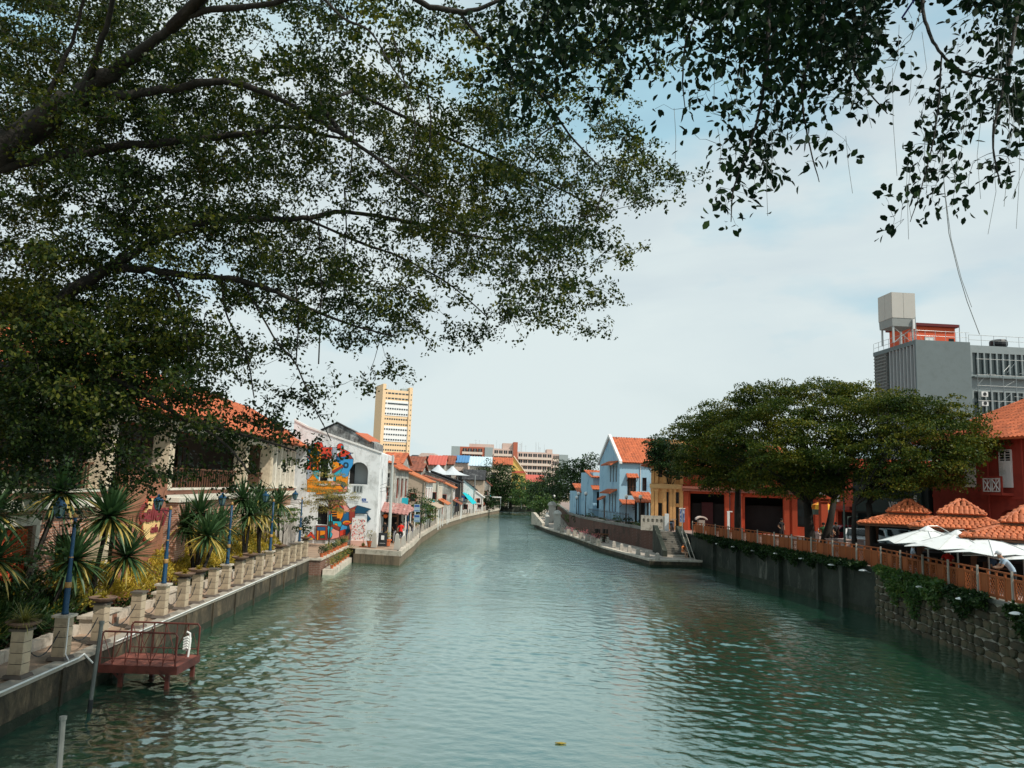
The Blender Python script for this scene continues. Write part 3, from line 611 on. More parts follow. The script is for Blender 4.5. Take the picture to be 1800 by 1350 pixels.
cm=MB().bb(-.33,.33,-.46,.25,0,3.45).bb(-.30,.30,-.42,.25,4.03,6.55).bb(-.38,.38,-.50,.28,6.35,6.62).mesh('pillar',[M_cream])
nm=MB().bb(-.14,.14,-.30,.05,4.03,6.55).mesh('slim_column',[M_ivory])
for y in (15.5,26.6,32.0,43.3,48.9): part('pillar',cm,t,(lx(y),0,0))
for y in (50.6,52,53.4,54.8,56.2,57.6,59,59.9): part('slim_column',nm,t,(lx(y),0,0))
MB().bb(0,LL,-.1,.3,6.55,6.95).build('beam',M_ivory,t)
bal=MB()
for k in range(int(LL/.35)):
    if not any(abs(k*.35-lx(y))<.4 for y in (15.5,26.6,32,43.3,48.9)): bal.bb(k*.35,k*.35+.05,.05,.1,4.03,4.85)
bal.bb(0,LL,.03,.12,4.85,4.92).build('veranda_railing',M_wood,t)
for k,y in enumerate((24,29.5,35,38.5,41,46)): window(t,lx(y)-.8,lx(y)+.8,4.0,6.3,4.05,frame=M_wood,dep=.05)
tiled_roof(t,(-.5,-1.1,6.95),(LL+.4,-1.1,6.95),(LL+.4,4.4,10.0),(-.5,4.4,10.0),M_tile,step=.36)
tiled_roof(t,(LL+.4,9,6.95),(-.5,9,6.95),(-.5,4.4,10.0),(LL+.4,4.4,10.0),M_tile,step=.5,fine=False)
MB().prism([(-.3,6.95),(4.4,9.85),(8.8,6.95)],LL,LL+.2,'x').bb(LL-.0,LL+.2,.3,8.8,0,6.95).build('gable_wall',M_cream,t)
# round sign wall of the cafe
ya,yb=27.2,31.0; sx=lx((ya+yb)/2)
s=thing('sign_wall','brown rendered sign wall with a big round cream sign and maroon lettering','sign',(A[0]+.75,A[1],.9),rot_facade(A,B_))
MB().bb(lx(ya),lx(yb),0,.25,0,4.55).build('panel',mat('brown_render',(.30,.13,.075),var=.15,stain=((.16,.07,.045),.35,1)),s)
def disc(mb,cx,cz,r,y0,y1,n=28,m=0,sx_=1): return mb.prism([(cx+r*sx_*cos(2*pi*k/n),cz+r*sin(2*pi*k/n)) for k in range(n)],y0,y1,'y',m)
dz=2.9
disc(MB(),sx+.35,dz,.86,-.10,0).build('sign_rim',mat('sign_rim',(.35,.07,.04)),s); disc(MB(),sx+.35,dz,.80,-.13,-.10).build('sign_disc',mat('sign_cream',(.75,.50,.22),var=.2,scale=2),s)
def text(txt,size,mat_,parent,loc,rot=(rad(90),0,0),name='lettering',ext=.02,shear=0,align='CENTER',bold=0):
    cu=bpy.data.curves.new(name,'FONT'); cu.body=txt; cu.size=size; cu.extrude=ext; cu.align_x=align; cu.shear=shear; cu.offset=bold
    o=bpy.data.objects.new(name,cu); link(o); dg=bpy.context.evaluated_depsgraph_get(); me=bpy.data.meshes.new_from_object(o.evaluated_get(dg)); bpy.data.objects.remove(o)
    me.materials.clear(); me.materials.append(mat_); q=bpy.data.objects.new(name,me); link(q,parent); q.location=loc; q.rotation_euler=rot; KIDS.setdefault(parent.name,[]).append(q); return q
mar=mat('maroon_letters',(.20,.03,.035))
text('Gallery',.95,mar,s,(sx+.35,-.16,dz-.05),shear=.2,bold=.02); text('cafe',.42,mar,s,(sx+.55,-.15,dz-.5),shear=.2,bold=.01)
q=thing('brick_pier','pink brick pier with a white cap beside the sign wall','pier',(A[0]+.9,A[1],.9),rot_facade(A,B_))
MB().bb(lx(31.4),lx(32.6),-.2,.35,0,3.5).build('shaft',wb,q); MB().bb(lx(31.3),lx(32.7),-.26,.4,3.5,3.68).build('cap',M_ivory,q)
# low pale annexe between promenade end and mural house
q=thing('garden_wall','white garden wall between the veranda building and the mural house','wall',(-14.7,50.5,.9),rad(95)); MB().bb(0,6,0,.25,0,2.6).build('wall_face',M_whitedirty,q); MB().bb(-.05,6.05,-.05,.3,2.6,2.75).build('coping',M_white,q)

# ================================================================ MURAL HOUSE (faces the camera)
Y=57.; mo=W(541,950,Y); x0=mo.x; W_=W(660,950,Y).x-x0
t=thing('mural_house','white house with a colourful geometric mural and an arched loggia, sloping parapet','house',(x0,Y,.9),0)
def ML(px,py): p=W(px,py,Y); return (p.x-x0,p.z-.9)
a0,a1=ML(612,852),ML(648,813); w0,w1=ML(560,850),ML(578,806); d0,d1=ML(556,922),ML(577,890)
tl=ML(541,752); tr=ML(663,797); topz=tr[1]
hs=[(a0[0],a1[0],a0[1],a1[1],'arch'),(w0[0],w1[0],w0[1],w1[1]),(d0[0],d1[0],d0[1],d1[1])]
mb=MB(); shell(mb,-1.6,W_,0,7,0,topz,hs,.35)
mb.prism([(-1.6,topz),(W_,topz),(W_,topz+.02),(tl[0],tl[1]),(-1.6,tl[1]+.5)],0,.35,'y'); mb.prism([(-1.6,topz),(W_,topz),(W_,topz+.02),(-1.6,tl[1]+.3)],.35,7,'y')
mb.build('wall',mat('white_limewash',(.74,.76,.77),var=.08,stain=((.36,.37,.36),.5,.6),streak=((.33,.34,.33),.35),bump=.12),t)
e=MB(); e.prism([(W_-.0,topz+.02),(W_+.08,topz+.02),(W_+.08,topz+.12),(tl[0],tl[1]+.14),(-1.6,tl[1]+.64),(-1.6,tl[1]+.5),(tl[0],tl[1])],-.06,.42,'y'); e.build('parapet_coping',M_white,t)
MB().bb(a0[0]-.05,a0[0]+.28,.36,.78,a0[1]-.1,a1[1]+.1).build('loggia_painted_shade',M_dark,t); MB().bb(a0[0]-.05,a1[0]+.05,.8,.9,a0[1]-.1,a1[1]+.1).build('loggia_back_wall',mat('grey_recess',(.35,.37,.38),var=.1),t)  # near-black block stands in for shade at the left of the loggia
MB().bb(a0[0],a1[0],.02,.1,a0[1]-.02,a0[1]+.06).build('arch_sill',M_white,t)
for h in (w0+w1,d0+d1): MB().bb(h[0],h[2],.33,.36,h[1],h[3]).build('window_opening',M_dark,t)
MB().bb(w0[0]-.05,w1[0]+.05,-.05,.02,w0[1]-.12,w0[1]).build('sill',M_white,t); MB().bb(d0[0]-.05,d1[0]+.05,-.05,.02,d0[1]-.12,d0[1]).build('sill',M_white,t)
v0,v1=ML(621,866),ML(638,854); MB().bb(v0[0],v1[0],-.02,0,v0[1],v1[1]).build('vent_plate',mat('vent_grey',(.30,.33,.33)),t)
for k in range(3): MB().bb(v0[0]+(k+.28)*(v1[0]-v0[0])/3,v0[0]+(k+.62)*(v1[0]-v0[0])/3,-.03,-.02,v0[1]+.07,v1[1]-.05).build('vent_slot',M_dark,t)
# mural: flat painted shapes
cols={'o':(.85,.27,.015),'r':(.68,.06,.03),'b':(.015,.12,.28),'t':(.03,.42,.55),'s':(.05,.30,.62),'p':(.78,.33,.28),'g':(.33,.37,.44),'k':(.012,.014,.018),'m':(.30,.045,.03),'G':(.03,.10,.06),'n':(.010,.07,.13),'y':(.70,.50,.15)}
MC={k:mat('mural_'+{'o':'orange','r':'red','b':'blue','t':'teal','s':'sky_blue','p':'pink','g':'grey','k':'black','m':'brick_red','G':'green','n':'navy','y':'cream'}[k],v,var=.06,scale=3,stain=((v[0]*.6,v[1]*.6,v[2]*.6),.12,3)) for k,v in cols.items()}
kl=list(MC); mm=MB(); oc=[0]
def Z1(pts,c,off=(520,720)):      # points read off the wall, 9 per pixel
    P2=[ML(off[0]+x/9,off[1]+y/9) for x,y in pts]; y_=-.004-.0016*oc[0]; oc[0]+=1
    cx=sum(p[0] for p in P2)/len(P2); cz=sum(p[1] for p in P2)/len(P2)
    mm.quad(*[(p[0]+(.025 if p[0]>cx else -.025),y_+.0008,p[1]+(.025 if p[1]>cz else -.025)) for p in P2],m=kl.index('k')); mm.quad(*[(p[0],y_,p[1]) for p in P2],m=kl.index(c))
def ell(cx,cy,rx,ry,a0=0,a1=360,n=14): return [(cx+rx*cos(rad(a0+(a1-a0)*k/n)),cy-ry*sin(rad(a0+(a1-a0)*k/n))) for k in range(n+(0 if a1-a0==360 else 1))]
up=(520,720); lo=(520,850)
Z1([(185,740),(250,600),(400,600),(400,790),(352,800),(352,1130),(815,1130),(815,1300),(180,1300)],'o'); Z1([(600,820),(640,790),(830,790),(840,1000),(810,1130),(600,1130)],'t'); Z1([(520,240),(740,240),(850,400),(850,880),(520,880)],'p',(520,850)); Z1([(185,600),(240,560),(280,700),(200,850)],'b')
Z1([(185,740),(360,870),(360,950),(180,950)],'r'); Z1([(180,950),(280,960),(280,1000),(200,1100),(175,1100)],'g'); Z1([(270,980),(300,955),(360,960),(360,1110),(320,1080),(280,1020)],'t')
Z1([(265,1040),(330,1115),(200,1120)],'o'); Z1([(290,580),(400,600),(400,780),(350,860),(250,780),(210,720)],'o'); Z1([(190,690),(250,560),(290,580),(215,720)],'n'); Z1([(290,540),(340,515),(410,520),(440,590),(400,640),(310,610)],'r')
Z1([(405,600),(580,600),(560,650),(575,770),(405,780)],'r'); Z1([(580,600),(660,610),(640,700),(640,790),(590,770)],'g'); Z1([(275,665),(330,660),(330,720),(275,715)],'t'); Z1([(315,660),(370,660),(370,720),(315,720)],'n')
Z1([(185,745),(230,830),(195,850)],'t'); Z1([(245,870),(320,870),(320,910),(245,905)],'n'); Z1([(245,915),(320,905),(300,965),(255,965)],'o')
Z1([(650,740),(780,730),(910,780),(900,880),(850,960),(820,1060),(770,1080),(720,1040),(680,1050),(760,900),(660,830)],'s'); Z1([(655,700),(760,630),(870,690),(800,740),(670,750)],'r'); Z1(ell(705,590,48,52),'r'); Z1([(720,570),(755,580),(750,630),(725,620)],'t')
Z1([(800,735),(875,680),(880,700),(780,760),(690,830),(640,800),(650,740),(720,760)],'b'); Z1([(810,735),(860,715),(910,775),(820,780)],'m')
Z1([(585,815),(620,810),(740,880),(760,900),(610,1000),(578,1000)],'o'); Z1([(590,960),(740,880),(760,905),(620,995),(575,1005)],'m'); Z1(ell(795,880,38,42),'n'); Z1(ell(795,880,18,20),'s'); Z1([(590,870),(650,900),(600,910)],'y')
Z1([(640,1060),(720,1045),(770,1085),(830,1050),(815,1190),(720,1130),(640,1120)],'o'); Z1([(560,1150),(740,1150),(740,1190),(560,1200)],'p'); Z1([(715,1150),(770,1150),(800,1190),(760,1250),(715,1210)],'n')
Z1([(580,1270),(620,1210),(700,1200),(745,1240),(745,1280)],'o'); Z1([(750,1250),(810,1210),(810,1300),(750,1300)],'p'); Z1([(580,1270),(745,1270),(745,1300),(580,1300)],'r'); Z1([(330,1290),(580,1270),(580,1330),(330,1340)],'o')
L_=lambda p,c: Z1(p,c,lo)
L_([(320,240),(740,200),(740,260),(320,260)],'k'); L_([(480,205),(570,205),(570,235),(480,240)],'G'); L_([(540,320),(720,280),(850,400),(850,455),(760,455),(540,500)],'p')
L_(ell(665,410,98,88,0,180),'r'); L_([(690,325),(760,400),(750,410),(700,400)],'n'); L_([(570,400),(750,400),(760,460),(740,530),(700,585),(560,560),(570,480)],'o')
for k in range(4): L_([(570,408+k*38),(650,408+k*38),(650,422+k*38),(570,422+k*38)],'k')
L_([(575,545),(695,555),(690,590),(580,590)],'k'); L_([(765,455),(840,455),(840,580),(770,600),(720,610),(750,530)],'b'); L_([(850,405),(980,345),(940,470),(930,560),(870,620),(850,560)],'m'); L_([(945,400),(980,345),(1195,408),(1100,450),(1150,475),(940,470)],'n'); L_([(1135,480),(1190,555),(1135,605)],'n')
L_([(530,500),(570,480),(580,590),(525,600)],'t'); L_([(520,600),(580,605),(560,660),(520,650)],'G'); L_([(585,595),(720,600),(730,650),(700,690),(600,650)],'t'); L_(ell(640,655,24,26),'o'); L_([(575,640),(700,690),(690,750),(590,690)],'m')
L_([(515,670),(590,700),(590,730),(560,760),(590,800),(560,850),(520,860)],'t'); L_([(590,710),(690,755),(690,850),(560,880),(590,800),(565,760)],'p'); L_(ell(815,620,66,36),'o'); L_(ell(815,632,40,16),'r'); L_([(735,650),(820,680),(800,740),(705,740)],'s'); L_([(700,750),(790,720),(790,800),(700,830)],'r'); L_([(830,680),(870,620),(900,650),(850,760),(800,830),(790,770)],'n')
L_([(330,665),(500,665),(500,890),(330,890)],'m'); L_([(345,685),(470,690),(470,740),(345,740)],'b'); L_([(345,745),(365,745),(360,890),(340,890)],'o'); L_([(390,745),(470,745),(470,800),(390,820)],'o'); L_(ell(425,860,40,42,0,180),'G')
L_(ell(235,885,70,62,0,180),'b'); L_(ell(235,885,45,38,0,180),'y'); L_([(180,830),(250,760),(310,850),(300,880),(240,820),(190,860)],'r')
L_([(850,650),(905,640),(905,900),(1085,990),(920,990),(870,760)],'p'); L_([(905,900),(1085,880),(1085,995),(920,995)],'y')
mm.build('mural',list(MC.values()),t)
bl=mat('sign_blue',(.02,.08,.30)); s0,s1=ML(636,880.5),ML(643.6,876.3); MB().bb(s0[0],s1[0],-.008,0,s0[1],s1[1]).build('blue_plaque',bl,t); text('Pu',.14,M_white,t,((s0[0]+s1[0])/2,-.012,s0[1]+.03),ext=.002)
s2=ML(639,883); MB().bb(s2[0]-.1,s2[0]+.33,-.006,0,s2[1],s2[1]+.06).build('blue_plaque',bl,t)
for k in range(3):
    q=ML(607,881-3*(1-k)); MB().bb(q[0],q[0]+(.95 if k else .55),-.006,0,q[1],q[1]+.035).build('text_line',mat('letter_grey',(.25,.28,.30)),t)
q=ML(623,873.5); disc(MB(),q[0]+.1,q[1],.06,-.006,0,10,sx_=2).build('crest',mat('crest_grey',(.45,.48,.5)),t)
# red and white lattice poster board before the wall
t=thing('poster_board','pink and red patterned board leaning on the mural wall','board',(ML(632,950)[0]+x0,Y-.5,.9),0)
MB().bb(-.52,.52,-.03,.03,.35,1.95).build('board',M_white,t); rq=random.Random(4); pm=MB()
for k in range(150):
    a,b=rq.uniform(-.48,.42),rq.uniform(.4,1.88); w2=rq.uniform(.03,.09); pm.box((a,-.034-.001*(k%9),b),(w2,.004,w2*.6),m=rq.choice([0,0,1,2]),M=Matrix.Rotation(rq.choice([.78,-.78,0]),3,'Y'))
pm.build('pattern',[MC['p'],mat('poster_red',(.65,.04,.04)),MC['k']],t); MB().bb(-.5,.5,-.25,.25,0,.35).build('plinth',mat('pink_plinth',(.66,.40,.33)),t)
# weathered gable house behind the mural house
p=W(597,790,76); t=thing('gable_house','old house with a black stained white gable behind the sloping parapet','house',(p.x,76,.9),0)
gx=[(W(x,y,76).x-p.x,W(x,y,76).z-.9) for x,y in ((566,756),(593,744),(651,776))]
MB().prism([(gx[0][0],0),(gx[2][0],0),(gx[2][0],gx[2][1]),(gx[1][0],gx[1][1]),(gx[0][0],gx[0][1])],0,8,'y').build('wall',mat('black_stained_gable',(.62,.64,.63),var=.15,streak=((.03,.03,.03),.95),stain=((.05,.05,.05),.85,.9)),t)
ln=MB(); ln.tube([(gx[0][0]-.1,-.05,gx[0][1]),(gx[1][0],-.05,gx[1][1]+.08),(gx[2][0]+.2,-.05,gx[2][1]+.05)],.09,4); ln.build('verge',M_iron,t)
e0=W(625,760,72); MB().quad((e0.x-p.x,-4,e0.z-.9),(W(651,776,72).x-p.x,-4,W(651,776,72).z-.9),(W(651,776,72).x-p.x,2,W(651,776,72).z-.6),(e0.x-p.x,2,e0.z-.6)).quad((e0.x-p.x,-4,e0.z-1.0),(W(651,776,72).x-p.x,-4,W(651,776,72).z-1.0),(W(651,776,72).x-p.x,-4,W(651,776,72).z-.9),(e0.x-p.x,-4,e0.z-.9)).build('roof',M_tile,t)
MB().bb(e0.x-p.x,W(640,776,72).x-p.x,-3.8,0,0,W(640,776,72).z-.95).build('side_wall',M_whitedirty,t)

# ================================================================ SHOPHOUSES ALONG THE CURVING QUAY
bl_=mat('sign_navy',(.02,.06,.20))
M_tealf=mat('turquoise_frame',(.02,.40,.50)); M_orangeroof=mat('orange_roof',(.50,.16,.065),var=.25,stain=((.25,.10,.06),.5,1.5))
def lean_house(label, pxc, Yc, zc_y, pxl, ztop_y, length, wallm, roofm, rz=0., endm=None, over=.35, floors=2, awn=None, fw=None, dep=None, group=None):
    """end wall faces the camera: high at the left, low at the river side (right)"""
    c=W(pxc,zc_y,Yc); xl=W(pxl,ztop_y,Yc).x-c.x; zt=W(pxl,ztop_y,Yc).z-.9; ze=c.z-.9
    t=thing('shophouse',label,'house',(c.x,Yc,.9),rz,group)
    endm=endm or wallm
    MB().prism([(xl,0),(0,0),(0,ze),(xl,zt)],0,.3,'y').build('end_wall',endm,t)
    # river side wall with openings: local frame turned by building in x plane
    mb=MB(); n=max(1,int(length/2.6)); hs=[]
    for k in range(n):
        y0=(k+.22)*length/n; y1=(k+.78)*length/n; hs.append((y0,y1,ze*.58,ze*.86)); hs.append((y0,y1,.05,ze*.38))
    tmp=MB(); holes_wall(tmp,0,length,0,ze,hs,0,.25); tmp.v=[(-q[1],q[0],q[2]) for q in tmp.v]; tmp.build('river_wall',wallm,t)
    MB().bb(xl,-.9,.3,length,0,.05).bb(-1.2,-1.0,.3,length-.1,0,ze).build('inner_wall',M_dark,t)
    for h in hs:
        if h[2]<1: continue
        fr=MB(); fr.bb(-.16,-.1,h[0],h[0]+.07,h[2],h[3]).bb(-.16,-.1,h[1]-.07,h[1],h[2],h[3]).bb(-.16,-.1,h[0]+.07,h[1]-.07,h[3]-.07,h[3]).bb(-.16,-.1,h[0]+.07,h[1]-.07,h[2],h[2]+.07).bb(-.15,-.11,(h[0]+h[1])/2-.03,(h[0]+h[1])/2+.03,h[2]+.07,h[3]-.07)
        o=fr.build('window',fw or M_redframe,t); MB().quad((-.14,h[0],h[2]),(-.14,h[1],h[2]),(-.14,h[1],h[3]),(-.14,h[0],h[3])).build('pane',glass(),o)
    sl=(zt-ze)/(-xl)
    tiled_roof(t,(over,-.15,ze-over*sl+.1),(over,length,ze-over*sl+.1),(xl,length,zt+.1),(xl,-.15,zt+.1),roofm,step=.45,thick=.12)
    rl_=random.Random(int(pxc)*7)
    MB().tube([(-.18,-.06,0),(-.18,-.06,ze-.1)],.05,5).build('drain_pipe',M_conc,t)
    MB().bb(xl,-.05,-.06,-.003,ze*.46,ze*.46+.12).build('ledge',M_conc,t)
    for k in range(2):
        xa=xl*rl_.uniform(.25,.75); za=ze*(.16 if k else .58); o=MB().bb(xa-.28,xa+.28,-.03,.0,za,za+.75).build('window',M_dark,t); MB().bb(xa-.34,xa-.28,-.06,0,za-.05,za+.8).bb(xa+.28,xa+.34,-.06,0,za-.05,za+.8).bb(xa-.28,xa+.28,-.06,0,za+.75,za+.8).build('frame',fw or M_redframe,o)
    ya=rl_.uniform(.15,.6)*length; MB().bb(.02,.34,ya,ya+.7,ze*.42,ze*.42+.5).build('air_conditioner',M_conc,t)
    ya=rl_.uniform(.2,.7)*length; MB().bb(.03,.55,ya,ya+.06,ze*.40,ze*.58).build('shop_sign',rl_.choice([M_redframe,bl_,M_tealf,M_orangeroof]),t)
    if awn:
        az,ad,am=awn; tiled_roof(t,(ad,-.1,az-.35),(ad,length*.9,az-.35),(0,length*.9,az+.25),(0,-.1,az+.25),am,name='awning',step=.5,thick=.06,lift=.03)
        for k in range(3): MB().bb(ad-.12,ad-.04,.1+k*(length*.8)/2,.18+k*(length*.8)/2,0,az-.36).build('awning_post',M_white,t)
    return t
M_metalpink=mat('faded_pink_metal',(.36,.17,.15),var=.25,stain=((.6,.55,.5),.3,2)); M_blackroof=mat('black_roofing',(.035,.035,.037),var=.4,stain=((.12,.12,.12),.4,1)); M_tan=mat('tan_plaster',(.42,.33,.25),var=.15,stain=((.2,.16,.12),.4,.8)); M_tealf=mat('turquoise_frame',(.02,.40,.50))
M_cyan=mat('cyan_canvas',(.0,.42,.48),var=.08); M_rust2=mat('rusty_roof',(.26,.08,.045),var=.35,stain=((.08,.04,.03),.5,1)); M_orangeroof=mat('orange_roof',(.62,.20,.08),var=.25,stain=((.3,.12,.07),.4,1.5))
hA=lean_house('shabby white shophouse with dark balconies next to the mural house',697,61,822,655,795,9,M_whitedirty,M_tile,rz=.02,awn=(2.6,1.0,M_metalpink))
for k,(zz,hh) in enumerate(((2.9,.9),(4.3,1.0))):
    MB().bb(-1.55,-.35,-.55,0,zz-.1,zz).build('balcony_slab',M_conc,hA); m=MB()
    for q in range(8): m.bb(-1.55+q*.17,-1.53+q*.17,-.55,-.53,zz,zz+.6)
    m.bb(-1.57,-.33,-.56,-.52,zz+.6,zz+.64); m.build('balcony_railing',M_galv,hA); MB().bb(-1.5,-.5,-.01,0,zz,zz+hh).build('balcony_opening',M_dark,hA)
lean_house('tan shophouse with orange roof edge and brown shutters over a brown canopy',749,79,846,697,822,9,M_white,M_orangeroof,endm=M_tan,rz=.02,awn=(2.5,1.5,M_tan))
lean_house('narrow white house with turquoise painted window frames',701,70,838,690,832,3,M_white,M_tile,fw=M_tealf,rz=.02)
lean_house('low shophouse with rusty tiled roof and a green plant on its white columns',772,90,846,742,836,8,M_ivory,M_rust2,rz=.03,awn=(2.6,1.2,M_orangeroof))
lean_house('shophouse with a thin orange roof edge and dark upper windows',797,104,857,768,843,8,M_white,M_orangeroof,endm=M_whitedirty,rz=.04,awn=(2.3,1.2,M_rust2))
lean_house('shophouse under a broad black roof streaked with white',812,118,848,757,828,9,M_brick,M_blackroof,endm=M_blackroof,rz=.06)
lean_house('black roofed shophouse set back with a white ridge strip',800,112,850,748,829,6,M_whitedirty,M_blackroof,rz=.06)
hD=lean_house('white stepped house with an arched doorway behind the cyan awning',836,128,860,815,843,9,M_white,M_blackroof,endm=M_white,rz=.08)
lean_house('last white house of the row with a low sloping end wall',849,139,873,834,862,8,M_white,M_white,rz=.1)
lean_house('grey house with a balcony behind the last white house',862,150,852,838,830,8,M_whitedirty,M_rust2,rz=.1)
q=W(825,876,124); t=thing('awning','bright cyan canvas awning over the quay','awning',(q.x,123,q.z),0); a,b,c_,d=[W(x,y,y2) for x,y,y2 in ((813,866,126),(821,865,130),(838,884,124),(830,886,120))]
m=MB(); O=Vector((q.x,123,q.z)); P4=[v-O for v in (a,b,c_,d)]; m.quad(*P4); m.quad(*[v-Vector((0,0,.05)) for v in P4][::-1]); 
for u,v in zip(P4,P4[1:]+P4[:1]): m.quad(u,v,v-Vector((0,0,.05)),u-Vector((0,0,.05)))
m.build('canvas',M_cyan,t)
for v in P4[2:]: MB().tube([v,Vector((v.x,v.y,.95-O.z))],.04,5).build('pole',M_white,t)
# blocks and roofs behind the row
def simple_block(name,label,cat,pts,Yd,depth,wallm,roofm=None,ztop=None,rz=0):
    """front outline read at distance Yd, extruded back"""
    c=W(pts[0][0],pts[0][1],Yd); t=thing(name,label,cat,(c.x,Yd,.9),rz)
    P=[(W(x,y,Yd).x-c.x,W(x,y,Yd).z-.9) for x,y in pts]; MB().prism(P,0,depth,'y').build('wall',wallm,t); return t,P
def roof_house(label,x0,x1,ye,yr,Yd,depth,wallm,roofm,fine=True):
    """ridge runs across the view; front slope faces the camera"""
    a=W(x0,ye,Yd); b=W(x1,ye,Yd); h=W(x0,yr,Yd+depth/2).z-a.z
    t=thing('house',label,'house',(a.x,Yd,.9),0); L=b.x-a.x; z=a.z-.9
    MB().prism([(0,0),(depth,0),(depth,z),(depth/2,z+h),(0,z)],0,L,'x').build('wall',wallm,t)
    tiled_roof(t,(-.3,-.4,z-.05),(L+.3,-.4,z-.05),(L+.3,depth/2,z+h+.1),(-.3,depth/2,z+h+.1),roofm,step=.6,thick=.15,fine=fine)
    tiled_roof(t,(-.3,depth/2,z+h+.1),(L+.3,depth/2,z+h+.1),(L+.3,depth+.3,z-.05),(-.3,depth+.3,z-.05),roofm,fine=False)
    for k in range(max(1,int(L/4))): window(t,k*4+.8,k*4+2.2,z*.55,z*.8,-.13,frame=M_wood,mull=1,rail=0,dep=.1)
    return t
M_redmetal=mat('red_metal_roof',(.50,.11,.08),var=.15); M_bluemetal=mat('blue_metal_roof',(.08,.22,.42),var=.2); M_palemetal=mat('pale_blue_sheet',(.50,.62,.68),var=.12); M_pink=mat('pale_pink_plaster',(.62,.50,.44),var=.1,stain=((.4,.33,.3),.3,.6))
t,P=simple_block('house','pale pink rooftop block with a small dark window beside the red metal roof','house',[(736,850),(764,850),(764,797),(741,796),(736,800)],170,8,M_pink); 
MB().bb(2.6-1.2,2.6,-.03,.0,P[3][1]-1.7,P[3][1]-.7).build('window',M_dark,t)
roof_house('house with a red metal roof left of the brick-coloured one',752,781,816,801,160,10,M_whitedirty,M_redmetal)
roof_house('house with a weathered brick-red tiled roof between red and blue roofs',776,797,815,801,166,10,M_whitedirty,M_rust2)
roof_house('house with a blue metal roof in the middle distance',797,822,812,801,172,10,M_pink,M_bluemetal)
roof_house('pale house with a white balcony and sheet roof beside the blue roof',826,862,818,803,165,10,M_ivory,M_palemetal)
roof_house('house with an orange-red tiled roof left of the yellow gable',858,900,816,804,205,12,M_cream,M_tile)
roof_house('low house with an orange and rust tiled roof behind the black roofs',700,740,826,814,110,8,M_whitedirty,M_rust2)
roof_house('house with a dirty white and orange roof just behind the shabby shophouse',672,705,812,796,88,8,M_whitedirty,M_tile)
roof_house('brown roofed house under the cream tower',702,742,812,802,150,10,M_tan,M_rust2)
roof_house('dark flat roofed building right of the cream tower',722,745,804,800,200,10,M_whitedirty,M_blackroof,fine=False)
roof_house('small tan house below the blue roof',815,850,842,826,140,8,M_tan,M_blackroof)
# white tensile tent roof
c=W(786,835,135); t=thing('tent_roof','white peaked fabric canopy rising above the black roofs','canopy',(c.x,135,c.z),0)
m=MB(); n_=28; ring=[]
for rr,zz in ((6.2,0),(4.2,.45),(2.2,1.3),(.9,2.4),(.3,3.1)): ring.append((rr,zz))
for cx_,sc in ((-1.6,.55),(.9,.5)):
    m.lathe([(r_*sc,z_*sc) for r_,z_ in ring],(cx_,0,0),14)
m.build('fabric',mat('grey_white_fabric',(.5,.53,.55)),t)
for x_ in (-4,-1,2,5): MB().tube([(x_,-2,.05),(x_,-2,-4.5)],.08,5).build('mast',M_galv,t)
# yellow gabled house
t,P=simple_block('house','yellow house with a tall gable and a red roof in the distance','house',[(888,880),(932,880),(932,845),(903,803),(888,820)],215,14,mat('yellow_plaster',(.72,.52,.16),var=.1,stain=((.5,.34,.1),.3,.5)))
gw=P[1][0]; MB().tube([(P[4][0],-.15,P[4][1]+.1),(P[3][0],-.15,P[3][1]+.15),(P[2][0]+.2,-.15,P[2][1]+.1)],.18,4).build('verge',M_cream,t)
MB().bb(1.5,5.6,-.25,0,P[3][1]-4.4,P[3][1]-3.9).build('red_band',M_redmetal,t)
for k in range(2): window(t,1.6+k*2.6,2.8+k*2.6,P[3][1]-9,P[3][1]-7,-.12,frame=M_cream,dep=.1)
roof_house('small house with a faded red roof at the foot of the yellow gable',926,955,846,835,200,8,M_wood,M_redmetal)
# ---------------------------------------------------------------- apartment block
Yd=375; c=W(793,850,Yd); t=thing('apartment_block','long pink and grey apartment block with balconies and a brick red stair tower','apartment block',(c.x,Yd,.9),rad(3.0))
def AX(px): return (W(px,800,Yd).x-c.x)
apm=mat('apartment_pink',(.60,.46,.40),var=.06,stain=((.45,.34,.3),.2,.1)); apg=mat('apartment_grey',(.30,.36,.37),var=.08,scale=.2); apr=mat('apartment_brickred',(.42,.13,.08),var=.1); apd=mat('apartment_opening',(.03,.035,.04),rough=.3); apb=mat('apartment_parapet',(.68,.58,.50),var=.06)
zt=W(793,784,Yd).z-.9; ZT=lambda k: zt-k*3.0
def block(x0,x1,z,m,y0=0,dep=12,nm='wall'): MB().bb(AX(x0),AX(x1),y0,dep,0,z).build(nm,m,t)
block(793,808,zt,apg); block(852,866,zt,apg); block(808,852,zt,apr,.4); block(866,902,zt-.4,apm,.0,13); block(902,909.5,zt+3.0,apr,-1.2,10,'stair_tower'); block(909.5,972,zt-1.5,apm,0,13); block(972,984,zt-2,apm,.6,11); block(984,1000,zt-2.2,apg,.3,11)
MB().bb(AX(824),AX(868),1.5,9,zt,zt+1.6).build('roof_room',apm,t); MB().bb(AX(883),AX(902),.5,9,zt-.4,zt+2.4).build('roof_room',apm,t); MB().bb(AX(962),AX(972),1,9,zt-1.5,zt+.2).build('roof_room',apm,t)
